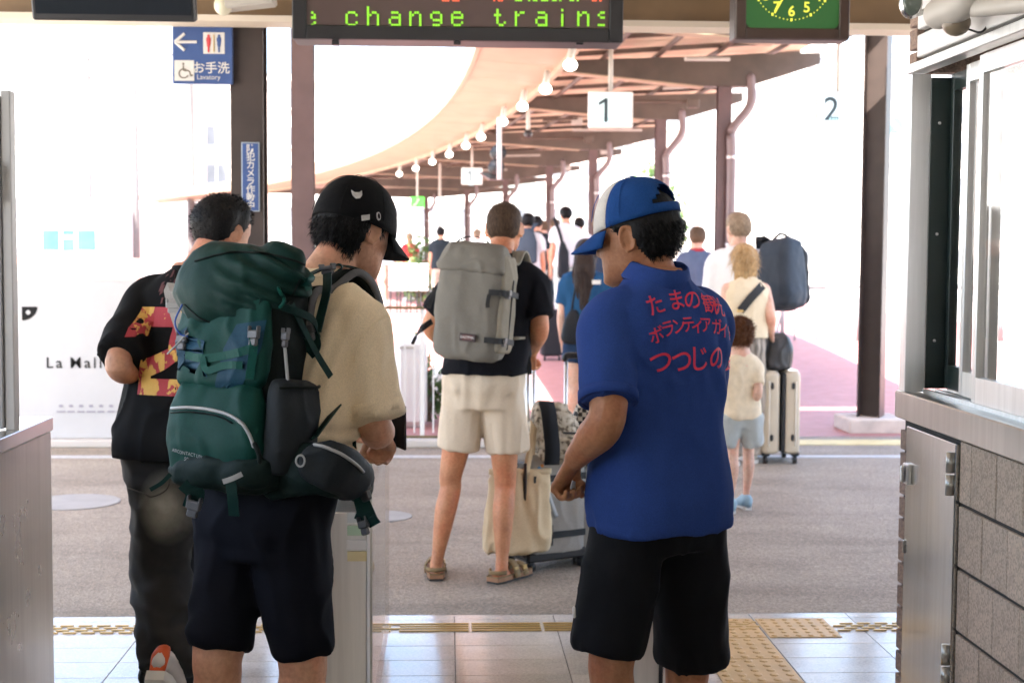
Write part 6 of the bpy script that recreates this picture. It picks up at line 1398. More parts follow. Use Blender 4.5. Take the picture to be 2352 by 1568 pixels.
# jeans
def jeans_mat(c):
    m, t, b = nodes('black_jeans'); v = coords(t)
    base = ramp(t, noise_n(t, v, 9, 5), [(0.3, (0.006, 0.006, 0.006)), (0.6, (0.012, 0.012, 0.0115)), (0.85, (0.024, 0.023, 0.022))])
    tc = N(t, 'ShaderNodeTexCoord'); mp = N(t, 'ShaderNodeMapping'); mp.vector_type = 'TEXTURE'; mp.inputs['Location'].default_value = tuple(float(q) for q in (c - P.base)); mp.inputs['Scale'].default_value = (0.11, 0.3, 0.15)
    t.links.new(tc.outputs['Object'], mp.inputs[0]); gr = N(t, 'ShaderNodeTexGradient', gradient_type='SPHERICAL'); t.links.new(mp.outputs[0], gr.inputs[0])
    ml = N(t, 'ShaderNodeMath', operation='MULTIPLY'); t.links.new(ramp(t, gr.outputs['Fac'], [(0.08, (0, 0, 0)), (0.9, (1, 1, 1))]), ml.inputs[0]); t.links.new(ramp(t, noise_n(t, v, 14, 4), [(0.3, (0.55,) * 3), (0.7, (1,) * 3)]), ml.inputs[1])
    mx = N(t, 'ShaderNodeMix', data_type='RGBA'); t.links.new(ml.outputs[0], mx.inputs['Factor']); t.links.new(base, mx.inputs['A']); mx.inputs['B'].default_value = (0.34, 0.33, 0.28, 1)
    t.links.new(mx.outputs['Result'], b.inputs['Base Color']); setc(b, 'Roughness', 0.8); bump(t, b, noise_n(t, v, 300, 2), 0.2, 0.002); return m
def trousers(P, mt, parent, pathL, pathR, radL, radR, z1=0.585, vox=0.011, wr=None, name='jeans', rh=0.012):
    mb = MB(); zf = [q[0] for q in TORSO]; R = []
    for z in np.linspace(0.455, z1, 8):
        zz = max(z, 0.485); hw, hd, cy = (np.interp(zz, zf, [q[k] for q in TORSO]) for k in (1, 2, 3)); k_ = 1 if z > 0.49 else 0.93
        R.append(P.ring(z * P.H, (hw * P.bw + rh) * k_, (hd * P.bd + rh) * k_, cy))
    mb.rings(R)
    for sd_, pa_, ra in ((-1, pathL, radL), (1, pathR, radR)): mb.tube([P.hip(sd_) + A3(0, 0, 0.03)] + list(pa_), ra, 20, m=34, flat=P.dirw((0, 1, 0)), caps='flat')
    VF = displace(remesh(mb, vox, 4), wr or wrinkles(0.008, 6, (0.8, 0.8, 1.1), 0.003, 2.2)); return obj(name, VF, mt, parent, True), VF
def jw(V):
    f = wrinkles(0.007, 5, (0.7, 0.7, 1.2), 0.003, 2.2)(V); low = np.clip((0.62 - V[:, 2]) / 0.5, 0, 1); return f + 0.011 * low * np.sin(V[:, 2] * 62 + V[:, 0] * 26 + 4.5 * fbm(V * 6, 2))
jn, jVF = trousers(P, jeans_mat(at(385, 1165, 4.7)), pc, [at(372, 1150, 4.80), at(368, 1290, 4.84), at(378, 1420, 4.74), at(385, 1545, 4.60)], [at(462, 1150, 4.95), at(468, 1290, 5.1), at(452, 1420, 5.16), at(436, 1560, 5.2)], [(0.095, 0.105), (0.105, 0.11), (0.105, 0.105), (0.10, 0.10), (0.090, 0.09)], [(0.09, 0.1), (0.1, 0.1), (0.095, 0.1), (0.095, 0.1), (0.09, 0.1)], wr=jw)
jt = bvh(jVF); line_on(jt, [(296, 1120), (330, 1132), (350, 1140), (385, 1120), (392, 1070)], 0.0022, mat('jean_stitch', (0.06, 0.055, 0.05), 0.8), 'pocket_stitch', jn, 0.001)
shoe(pc, at(384, 1508, 4.56) + A3(0, 0, 0.0), d2(-8), d2(38), mat('shoe_white', (0.62, 0.58, 0.55), 0.6, bs=0.1), M_SIGNW, 1.0, 'sneaker', heel=mat('heel_orange', (0.62, 0.09, 0.015), 0.6), label='white sneaker with an orange heel')
shoe(pc, AR + A3(0, 0, 0.0), d2(-8), 0, mat('shoe_white', (0, 0, 0)), M_SIGNW, 1.0, 'sneaker', heel=MATS['heel_orange'])
def hC(x, y, z):
    th = abs(math.degrees(math.atan2(x, y))); lo = np.interp(th, [0, 60, 78, 90, 100, 114, 140, 180], [0.06, 0.045, 0.0, -0.01, 0.03, -0.03, -0.055, -0.06])
    return -1 if z < lo else min(0.017, 0.002 + (z - lo) * 0.22)
hair_shell(P, hC, H_BLACK, pc, strands=2200, slen=0.011, sw=0.0022, flow=lambda p: A3(p[0] * 4, p[1] * 4, 0.2), seed=14, tex=0.0015)

# ================================================================== traveller with the grey backpack
P = Body((X_of(1112, 6.78), 6.78, 0), 1.80, d2(-14), lean=(0.06, 0.06), bw=1.0, hyaw=d2(-12), hpitch=d2(2), hoff=(-0.005, 0.0, 0.0), hk=1.0)
pd = thing('person', 'person in a black T-shirt and cream shorts wearing the grey backpack and sandals', 'person', P.base); PD = P
ER, WR = at(1240, 752, 6.72), at(1222, 806, 6.98); EL, WL = at(985, 745, 6.85), at(1030, 800, 7.1)
KL, AL = at(1035, 1120, 6.84), at(1001, 1300, 6.80); KR, AR = at(1160, 1125, 6.80), at(1152, 1306, 6.72)
mb = MB(); P.torso(mb, -0.012, hem_in=False); P.head_mb(mb); P.arm_mb(mb, -1, EL, WL); P.arm_mb(mb, 1, ER, WR, 1.1); P.leg_mb(mb, -1, KL, AL, 0.92); P.leg_mb(mb, 1, KR, AR, 0.92)
P.foot_mb(mb, AL + A3(0, 0, -0.01), d2(2)); P.foot_mb(mb, AR + A3(0, 0, -0.01), d2(-38)); hand(mb, WR, A3(-0.05, 0.5, -0.75), A3(-0.6, 0.6, 0.3), curl={'c': (0.8, 1.0, 0.7), 'flip': 1}); hand(mb, WL, WL - EL, A3(0, 0, 1))
obj('body', remesh(mb, 0.0065, 3, 0.4), skin('skin_traveller', (0.56, 0.265, 0.14)), pd, True)
mb = MB(); P.torso(mb, 0.016, z0=0.545, z1=0.864, loose=0.012, bell=0.012); sleeve(mb, P.shoulder(1), ER, 0.78, 0.082, 0.079, P, 1); sleeve(mb, P.shoulder(-1), EL, 0.78, 0.082, 0.079, P, -1)
VF = displace(remesh(mb, 0.0105, 5), wrinkles(0.006, 5, (1.2, 1.2, 0.5), 0.002, 21.0)); teeD = obj('t_shirt', VF, cloth('black_navy_tee', (0.007, 0.007, 0.010), var=0.15, bs=0.25, wr=10), pd, True)
obj('neckband', ringband(P.w((0, -0.014, 0.853 * P.H)), A3(0.05, 0.12, 1), 0.064, 0.016, 0.006), MATS['black_navy_tee'], teeD, True)
M_LIN = cloth('cream_linen', (0.66, 0.55, 0.42), var=0.05, bs=0.3, wr=14)
shorts(P, M_LIN, pd, (at(1052, 1026, 6.80), at(1166, 1030, 6.78)), 0.014, ((0.105, 0.1), (0.108, 0.1)), z1=0.572, wr=wrinkles(0.006, 6, (1.3, 1.3, 0.4), 0.002, 31.0), hipw=0.006)
def hD(x, y, z):
    th = abs(math.degrees(math.atan2(x, y))); lo = np.interp(th, [0, 60, 78, 90, 100, 114, 140, 180], [0.07, 0.055, 0.0, -0.012, 0.03, -0.035, -0.058, -0.064])
    return -1 if z < lo else min(0.004, 0.0008 + (z - lo) * 0.06)
hair_shell(P, hD, hair_mat('buzz_hair', (0.075, 0.045, 0.028), 0.7), pd, strands=2500, slen=0.006, sw=0.0025, flow=lambda p: A3(p[0] * 3, p[1] * 3, -0.2), seed=3, tex=0.0004)
M_SUE = cloth('suede', (0.27, 0.19, 0.10), var=0.15, bs=0.2); M_CORK = mat('cork', (0.33, 0.17, 0.09), 0.8, bs=0.2)
for A_, yw in ((AL, 2), (AR, -38)):
    f = Frame(A_ + A3(0, 0, -0.01), d2(yw)); pts = [(-0.032, -0.075), (0.032, -0.075), (0.043, -0.03), (0.042, 0.05), (0.054, 0.13), (0.048, 0.19), (0.02, 0.225), (-0.02, 0.225), (-0.046, 0.19), (-0.05, 0.12), (-0.042, 0.05), (-0.042, -0.03)]
    zb = -A_[2] + 0.012
    R = [np.array([f((x * q, y, z)) for x, y in pts]) for z, q in ((zb, 1.0), (zb + 0.008, 1.02))]; so = obj('sandal', MB().rings(R), mat('sandal_sole', (0.03, 0.03, 0.028), 0.7), pd)
    R = [np.array([f((x * q, y, z)) for x, y in pts]) for z, q in ((zb + 0.0085, 1.0), (zb + 0.022, 1.0), (zb + 0.027, 0.96))]; obj('footbed', MB().rings(R), M_CORK, so)
    R = [np.array([f((x * q, y, z)) for x, y in [p for p in pts]]) for z, q in ((zb + 0.0275, 1.01), (zb + 0.034, 1.03), (zb + 0.034, 0.97), (zb + 0.03, 0.95))]; obj('rim', MB().rings(R, caps=False), M_SUE, so)
    for y, h_, wd in ((0.06, 0.075, 0.045), (0.13, 0.055, 0.04)):
        an = np.linspace(0, math.pi, 9); st = obj('strap', MB().band([f((math.cos(q) * 0.052, y, zb + 0.015 + math.sin(q) * h_)) for q in an], f.d((0, 1, 0)), wd, 0.005, m=18), M_SUE, so, True)
        obj('clasp', MB().box(f((0.045, y, zb + 0.05)), (0.006, 0.03, 0.024), f.ax, bev=0.002), M_BRASS, st)
    obj('heel_strap', MB().band([f((math.cos(q) * 0.046, -0.02 + math.sin(q) * -0.05, zb + 0.05)) for q in np.linspace(0, math.pi, 9)], (0, 0, 1), 0.02, 0.004, m=16), M_SUE, so, True)
# grey backpack
FD = Frame(at(1076, 818, 6.56), d2(-24), d2(4), d2(4)); M_KH = cloth('pack_khaki', (0.19, 0.178, 0.152), var=0.08, bs=0.3, wr=12); M_KH2 = cloth('pack_khaki_side', (0.26, 0.235, 0.185), var=0.1, bs=0.3, wr=14)
gd = thing('backpack', 'khaki grey box backpack on the traveller in cream shorts', 'backpack', FD.o); M_WEB = mat('black_webbing', (0.016, 0.016, 0.017), 0.7, bs=0.2, bscale=200)
body, kVF = bag(FD, [(-0.02, 0, 0, 0.11, 0.07), (0.0, 0, 0, 0.155, 0.095), (0.04, 0, 0, 0.168, 0.105, 3.6), (0.2, 0, 0, 0.168, 0.108, 4), (0.38, 0, 0, 0.163, 0.105, 4), (0.47, 0, 0, 0.152, 0.098, 3.4), (0.50, 0, 0, 0.12, 0.07)], M_KH, 'main_bag', gd, vox=0.009, wr=wrinkles(0.005, 6, (1, 1, 0.6), 0.002, 41.0)); kt = bvh(kVF)
lidd, kV2 = bag(FD, [(0.385, 0, -0.006, 0.164, 0.106, 4), (0.40, 0, -0.008, 0.172, 0.114, 4), (0.46, 0, -0.006, 0.163, 0.108, 3.6), (0.505, 0, 0, 0.135, 0.085, 3), (0.518, 0, 0.01, 0.09, 0.05)], M_KH, 'lid', gd, vox=0.009, wr=wrinkles(0.007, 6, (1, 1, 1), 0.003, 43.0), sm=3)
sidep, _ = bag(FD, [(0.03, 0.155, 0.01, 0.02, 0.075, 4), (0.06, 0.16, 0.01, 0.024, 0.085, 4), (0.38, 0.155, 0.01, 0.024, 0.085, 4), (0.47, 0.14, 0.01, 0.02, 0.07, 4)], M_KH2, 'side_panel', gd, vox=0.009, wr=wrinkles(0.004, 8, (1, 1, 0.4), 0.002, 45.0))
obj('side_zip', MB().tube([FD((0.186, 0.0, 0.05)), FD((0.186, 0.0, 0.36))], 0.0035, 6), M_WEB, sidep)
for z in (0.30, 0.085):
    obj('compression_strap', MB().band([FD((0.115, -0.112, z)), FD((0.175, -0.09, z)), FD((0.188, -0.02, z)), FD((0.183, 0.08, z - 0.005))], (0, 0, 1), 0.026, 0.004), M_WEB, gd); buckle(FD, (0.184, -0.05, z), M_BK, gd, (0.03, 0.03, 0.04))
obj('strap_tail', MB().band([FD((0.12, -0.115, 0.29)), FD((0.118, -0.118, 0.25)), FD((0.12, -0.118, 0.23))], (1, 0, 0), 0.018, 0.003), M_WEB, gd)
lb = obj('brand_patch', MB().box(FD((0.035, -0.112, 0.088)), (0.078, 0.006, 0.035), FD.ax, bev=0.001), mat('patch_dark', (0.035, 0.014, 0.014), 0.6), gd); obj('patch_print', MB().box(FD((0.035, -0.1155, 0.088)), (0.05, 0.002, 0.022), FD.ax), mat('patch_red', (0.10, 0.018, 0.014), 0.6), lb)
V, F = glyphs('EASTPAK', 0.0165); obj('lettering', (FD(np.column_stack([V[:, 0] + 0.035, np.full(len(V), -0.1172), V[:, 1] + 0.088])), F), M_SIGNW, lb)
an = np.linspace(0, math.pi, 9); obj('haul_loop', MB().band([FD((-0.05 + 0.09 * math.cos(q), 0.05, 0.50 + 0.05 * math.sin(q))) for q in an], FD.d((0, 1, 0)), 0.02, 0.004, m=18), M_WEB, gd, True)
obj('shoulder_strap', MB().band([FD((0.08, 0.09, 0.46)), P.w((0.085, -0.10, 0.835 * P.H)), P.w((0.095, -0.02, 0.866 * P.H)), P.w((0.11, 0.07, 0.835 * P.H)), P.w((0.12, 0.14, 0.74 * P.H)), P.w((0.16, 0.1, 0.65 * P.H)), FD((0.17, 0.09, 0.1))], P.dirw((1, 0, 0)), 0.06, 0.012, m=40), M_KH2, gd, True)
obj('shoulder_strap', MB().band([FD((-0.08, 0.09, 0.46)), P.w((-0.085, -0.10, 0.835 * P.H)), P.w((-0.095, -0.02, 0.866 * P.H)), P.w((-0.11, 0.07, 0.835 * P.H)), P.w((-0.12, 0.14, 0.74 * P.H)), P.w((-0.16, 0.1, 0.65 * P.H)), FD((-0.17, 0.09, 0.1))], P.dirw((1, 0, 0)), 0.06, 0.012, m=40), M_KH2, gd, True)
obj('waist_strap', MB().band([at(992, 738, 6.62), at(972, 752, 6.60), at(958, 768, 6.60), at(947, 790, 6.60)], (0.6, 0.3, 1), 0.028, 0.006), M_WEB, gd); obj('strap_tail', MB().band([at(999, 660, 6.64), at(992, 685, 6.62), at(984, 708, 6.62)], (1, 0, 0.4), 0.02, 0.004), M_WEB, gd)
obj('strap_tail', MB().band([at(1200, 745, 6.78), at(1205, 790, 6.74), at(1215, 830, 6.72), at(1217, 860, 6.72)], (1, 0, 0), 0.02, 0.004), M_WEB, gd)
# ================================================================== luggage beside the traveller
M_CAN = cloth('canvas', (0.72, 0.58, 0.38), var=0.05, bs=0.3, wr=10)
FT = Frame(at(1186, 1268, 6.90), d2(4)); tb = thing('tote_bag', 'cream canvas tote bag standing against the wheeled suitcase', 'bag', FT.o)
s_ = 3295 / 6.9
def twr(V): return wrinkles(0.009, 4.5, (1.4, 1.4, 0.6), 0.003, 51.0)(V)
bag(FT, [(0.0, -0.005, 0, 0.12, 0.03, 3), (0.012, -0.005, 0, 0.168, 0.055, 3), (0.06, -0.003, 0, 0.168, 0.06, 3), (0.2, 0.006, 0, 0.158, 0.05, 3), (0.33, 0.012, 0, 0.152, 0.03, 3), (0.405, 0.016, 0, 0.15, 0.022, 3)], M_CAN, 'bag_body', tb, vox=0.008, wr=twr, sm=3)
obj('hem', MB().rings(srings(FT, [(0.385, 0.016, 0, 0.154, 0.027), (0.41, 0.016, 0, 0.154, 0.026), (0.411, 0.016, 0, 0.146, 0.018)])), M_CAN, tb, True)
obj('handle', MB().band([FT((0.04, -0.028, 0.39)), FT((0.062, -0.02, 0.50)), FT((0.085, 0.03, 0.60)), FT((0.09, 0.07, 0.63))], (1, 0, -0.3), 0.032, 0.005), M_CAN, tb, True)
obj('handle', MB().band([FT((0.07, 0.02, 0.40)), FT((0.078, 0.03, 0.50)), FT((0.09, 0.07, 0.62))], (1, 0, -0.3), 0.03, 0.005), M_CAN, tb, True)
pk = thing('snack_packet', 'crumpled blue and orange snack packet in the tote bag', 'packet', FT((0.09, 0, 0.40))); mb = MB().ell(FT((0.095, 0.0, 0.40)), (0.04, 0.012, 0.03), n=14)
obj('wrapper', displace(remesh(mb, 0.006, 1), wrinkles(0.006, 25, (1, 1, 1), 0.003, 1.0)), mat('foil_blue', (0.05, 0.22, 0.5), 0.2, metal=0.4, var=0.6, vscale=18), pk, True); obj('seal', MB().box(FT((0.115, -0.005, 0.425)), (0.03, 0.006, 0.014), FT.ax), mat('foil_orange', (0.6, 0.22, 0.04), 0.3), pk)
# grey trolley case
FS = Frame(at(1252, 1318, 7.06), d2(-62)); tc_ = thing('trolley_case', 'grey fabric trolley case with black straps behind the tote bag', 'suitcase', A3(FS.o[0], FS.o[1], 0)); FS.o[2] = 0.0
M_LG = cloth('case_grey', (0.33, 0.31, 0.28), var=0.08, bs=0.3, wr=14)
bag(FS, [(0.07, 0.0, 0, 0.11, 0.15, 4), (0.09, 0.0, 0, 0.13, 0.175, 5), (0.3, 0, 0, 0.13, 0.178, 5), (0.55, 0, 0, 0.128, 0.175, 5), (0.575, 0, 0, 0.10, 0.15, 4)], M_LG, 'shell', tc_, vox=0.009, sm=3, wr=wrinkles(0.003, 6, (1, 1, 0.5), 0.001, 61.0))
obj('back_panel', MB().box(FS((0, -0.184, 0.31)), (0.235, 0.02, 0.47), FS.ax, bev=0.008), M_BLACK, tc_); obj('tray', MB().box(FS((0, 0, 0.075)), (0.255, 0.355, 0.05), FS.ax, bev=0.012), M_BLACK, tc_)
for z in (0.18, 0.46): obj('strap', MB().band([FS((0.133, -0.15, z)), FS((0.137, 0.0, z)), FS((0.133, 0.15, z))], (0, 0, 1), 0.032, 0.004), M_WEB, tc_)
obj('strap', MB().band([FS((0.139, -0.06, 0.13)), FS((0.141, -0.06, 0.18)), FS((0.139, -0.06, 0.23))], FS.d((0, 1, 0)), 0.032, 0.004), M_WEB, tc_)
obj('side_handle', MB().band([FS((0.14, -0.09, 0.44)), FS((0.152, -0.07, 0.36)), FS((0.146, -0.03, 0.27))], FS.d((0, 1, 0.0)), 0.024, 0.005), M_ZIP, tc_, True)
for sx in (-1, 1):
    for sy in (-1, 1):
        c = FS((sx * 0.1, sy * 0.15, 0.028)); wh = obj('wheel', MB().tube([c - FS.d((0.012, 0, 0)), c + FS.d((0.012, 0, 0))], 0.028, 16, caps='flat'), M_BLACK, tc_, True); obj('fork', MB().tube([c + A3(0, 0, 0.03), c + A3(0, 0, 0.05)], 0.018, 8).box(c + A3(0, 0, 0.02), (0.034, 0.02, 0.03), FS.ax), M_BLACK, wh)
for px in (1213, 1226): p = at(px, 838, 7.08 if px < 1220 else 7.2); obj('handle_tube', MB().tube([A3(p[0], p[1], 0.5), p], 0.010, 8, caps='flat'), M_ALU, tc_, True)
obj('grip', MB().tube([at(1211, 832, 7.06), at(1219, 828, 7.14), at(1228, 832, 7.22)], 0.014, 8, m=12), M_BLACK, tc_, True)
# patterned duffel
def leopard():
    m, t, b = nodes('leopard'); v = coords(t); vo = N(t, 'ShaderNodeTexVoronoi'); vo.inputs['Scale'].default_value = 55; vo.feature = 'DISTANCE_TO_EDGE'; t.links.new(v, vo.inputs['Vector'])
    nz = noise_n(t, v, 40, 4); c = ramp(t, nz, [(0.40, (0.12, 0.09, 0.06)), (0.47, (0.42, 0.36, 0.27)), (0.7, (0.6, 0.53, 0.42))]); t.links.new(c, b.inputs['Base Color']); setc(b, 'Roughness', 0.8); bump(t, b, nz, 0.4, 0.01); return m
FU = Frame(at(1272, 1062, 7.02), d2(15)); du = thing('duffel_bag', 'speckled beige duffel bag with a black band on the trolley case', 'bag', FU.o)
bag(FU, [(0.0, 0, 0, 0.09, 0.09, 3), (0.02, 0, 0, 0.115, 0.12, 3), (0.15, 0, 0, 0.115, 0.125, 3), (0.25, -0.01, 0, 0.10, 0.11, 2.6), (0.295, -0.02, 0, 0.06, 0.07, 2.4)], leopard(), 'bag_body', du, vox=0.009, wr=wrinkles(0.01, 6, (1, 1, 1), 0.004, 71.0), sm=4)
obj('band', MB().band([FU((-0.055, -0.128, 0.01)), FU((-0.055, -0.134, 0.1)), FU((-0.065, -0.13, 0.2)), FU((-0.065, -0.10, 0.27)), FU((-0.06, -0.05, 0.305))], FU.d((1, 0, 0)), 0.075, 0.012, m=20), cloth('band_black', (0.02, 0.022, 0.026), bs=0.3), du, True)
obj('zip', MB().band([FU((0.0, -0.135, 0.165)), FU((0.06, -0.132, 0.16)), FU((0.1, -0.11, 0.16))], (0, 0, 1), 0.01, 0.004), M_WEB, du)
# checkered bag and second trolley
def checker():
    m, t, b = nodes('checker'); v = coords(t, (1, 0.35, 1)); ck_ = N(t, 'ShaderNodeTexChecker'); ck_.inputs['Scale'].default_value = 48; ck_.inputs['Color1'].default_value = (0.015, 0.014, 0.014, 1); ck_.inputs['Color2'].default_value = (0.62, 0.57, 0.48, 1); t.links.new(v, ck_.inputs[0]); t.links.new(ck_.outputs[0], b.inputs['Base Color']); setc(b, 'Roughness', 0.75); bump(t, b, noise_n(t, v, 30, 3), 0.3, 0.01); return m
FK = Frame(at(1352, 1066, 7.15), d2(5)); t = thing('checkered_bag', 'black and white checkered bag beside the blue shirt', 'bag', FK.o)
bag(FK, [(0, 0, 0, 0.09, 0.08), (0.02, 0, 0, 0.105, 0.09), (0.2, 0, 0, 0.105, 0.09), (0.3, 0.01, 0, 0.08, 0.07, 2.4), (0.345, 0.02, 0, 0.04, 0.04, 2.2)], checker(), 'bag_body', t, vox=0.009, wr=wrinkles(0.008, 7, (1, 1, 1), 0.003, 81.0), sm=4)
obj('grip', MB().tube([FK((-0.03, 0, 0.33)), FK((0.0, 0, 0.39)), FK((0.05, 0, 0.34))], 0.008, 8), M_BLACK, t, True)
FQ = Frame(A3(at(1360, 1320, 7.2)[0], 7.2, 0), d2(8)); t2 = thing('trolley_case', 'second grey trolley case with tall silver handle beside the blue shirt', 'suitcase', FQ.o)
bag(FQ, [(0.05, 0, 0, 0.12, 0.1, 4), (0.07, 0, 0, 0.15, 0.12, 5), (0.5, 0, 0, 0.15, 0.12, 5), (0.52, 0, 0, 0.12, 0.1, 4)], M_LG, 'shell', t2, vox=0.011, sm=3)
for sx in (-1, 1):
    for sy in (-1, 1): c = FQ((sx * 0.11, sy * 0.09, 0.026)); obj('wheel', MB().tube([c - A3(0.012, 0, 0), c + A3(0.012, 0, 0)], 0.026, 14, caps='flat'), M_BLACK, t2, True)
for px in (1300, 1335): p = at(px, 830, 7.28); obj('handle_tube', MB().tube([A3(p[0], 7.28, 0.5), p], 0.010, 8, caps='flat'), M_ALU, t2, True)
obj('grip', MB().tube([at(1297, 824, 7.28), at(1301, 817, 7.28), at(1318, 816, 7.28), at(1335, 817, 7.28), at(1339, 824, 7.28)], 0.016, 10, m=20), M_BLACK, t2, True)
# cream hard case on the right with the black bag on top
YC2 = 10.45; a, b_ = at(1748, 1060, YC2), at(1842, 852, YC2); cx = (a[0] + b_[0]) / 2; W_ = b_[0] - a[0]; F2_ = Frame(A3(cx, YC2 + 0.2, 0), d2(2))
M_HARD = mat('cream_shell', (0.5, 0.42, 0.31), 0.35, var=0.04, coat=0.3); zt = b_[2]
t = thing('hard_suitcase', 'cream hard shell suitcase with a dark zip band', 'suitcase', F2_.o)
for sx in (-1, 1):
    bag(F2_, [(0.075, sx * (W_ / 4 + 0.01), 0, W_ / 4 - 0.02, 0.18, 4), (0.09, sx * (W_ / 4 + 0.004), 0, W_ / 4 - 0.002, 0.20, 5), (zt - 0.03, sx * (W_ / 4 + 0.004), 0, W_ / 4 - 0.002, 0.20, 5), (zt, sx * (W_ / 4 + 0.01), 0, W_ / 4 - 0.02, 0.18, 4)], M_HARD, 'shell_half', t, vox=0.009, sm=2)
    for z in (0.2, zt - 0.11): obj('side_foot', MB().box(F2_((sx * W_ * 0.27, -0.205, z)), (0.022, 0.02, 0.05), F2_.ax, bev=0.008), M_BLACK, t)
    obj('rib', MB().tube([F2_((sx * W_ * 0.34 , -0.203, 0.14)), F2_((sx * W_ * 0.34, -0.203, zt - 0.08))], 0.006, 6), mat('shell_rib', (0.68, 0.62, 0.52), 0.35), t, True)
    for sy in (-1, 1): c = F2_((sx * (W_ / 2 - 0.035), sy * 0.15, 0.03)); wh = obj('wheel', MB().tube([c - A3(0.013, 0, 0), c + A3(0.013, 0, 0)], 0.03, 14, caps='flat'), M_BLACK, t, True); obj('caster', MB().box(c + A3(0, 0, 0.042), (0.06, 0.05, 0.03), F2_.ax, bev=0.006), M_BLACK, wh)
obj('zip_band', MB().box(F2_((0.012, 0, (zt + 0.075) / 2)), (0.028, 0.404, zt - 0.1), F2_.ax, bev=0.01), M_WEB, t)
FZ = Frame(A3(at(1795, 850, YC2)[0], YC2 + 0.15, zt), d2(0)); t = thing('black_holdall', 'black leather holdall standing on the cream suitcase', 'bag', FZ.o)
bag(FZ, [(0.0, 0, 0, 0.085, 0.1), (0.02, 0, 0, 0.105, 0.12), (0.14, 0.01, 0, 0.108, 0.12), (0.24, 0.0, 0, 0.085, 0.09), (0.275, -0.01, 0, 0.05, 0.05)], mat('black_leather', (0.035, 0.035, 0.037), 0.45, bs=0.3, bscale=30), 'bag_body', t, vox=0.011, wr=wrinkles(0.006, 6, (1, 1, 1), 0.002, 91.0))
obj('seam', MB().tube([FZ((0.06, -0.125, 0.02)), FZ((0.07, -0.125, 0.14)), FZ((0.045, -0.085, 0.26))], 0.004, 6, m=12), M_BLACK, t, True)
# ================================================================== the people farther along
def mask_short(dz=0.0, th_=0.014):
    def f(x, y, z):
        th = abs(math.degrees(math.atan2(x, y))); lo = np.interp(th, [0, 60, 78, 90, 100, 114, 140, 180], [0.06, 0.045, 0.0, -0.012, 0.03, -0.035, -0.06, -0.066]) + dz
        return -1 if z < lo else min(th_, 0.004 + (z - lo) * 0.4)
    return f
def mask_long(x, y, z):
    th = abs(math.degrees(math.atan2(x, y))); lo = np.interp(th, [0, 55, 75, 100, 180], [0.07, 0.05, -0.06, -0.11, -0.12]); return -1 if z < lo else 0.018
def tresses(P, mt, par, n, length, width=0.1, sw=0.008, seed=2, depth=-0.09, zt=0.04, wave=0.01, out=0.0):
    rg = np.random.default_rng(seed); mb = MB()
    core = MB().rings(srings(Frame(P.head((0, depth + 0.03, 0)), P.hyaw), [(-length * 0.93, 0, -out, width * 0.5, 0.012), (-length * 0.6, 0, -0.004 - out, width * 0.8, 0.022), (-0.08, 0, -0.004 - out * 0.5, width * 0.88, 0.035), (zt, 0, 0, width * 0.7, 0.035)])); mb.add(*core.arr())
    for i in range(n):
        a = rg.uniform(-1, 1); x = a * width * 0.9; y = depth + 0.035 * abs(a) - rg.uniform(0, 0.02); L = length * rg.uniform(0.75, 1.05); ph = rg.uniform(0, 6)
        pts = [(x * 0.75, y + 0.01, zt), (x, y, -0.03)] + [(x * (1 - 0.25 * q) + wave * math.sin(ph + q * 5), y + 0.012 * q - out * min(1, q * 2.2), -0.03 - L * q) for q in (0.35, 0.7, 1.0)]
        mb.band([P.head(p) for p in pts], P.head.d((1, 0.3 * rg.normal(), 0)), sw * rg.uniform(0.6, 1.3), 0.003, m=9)
    return obj('hair', mb, mt, par, False)
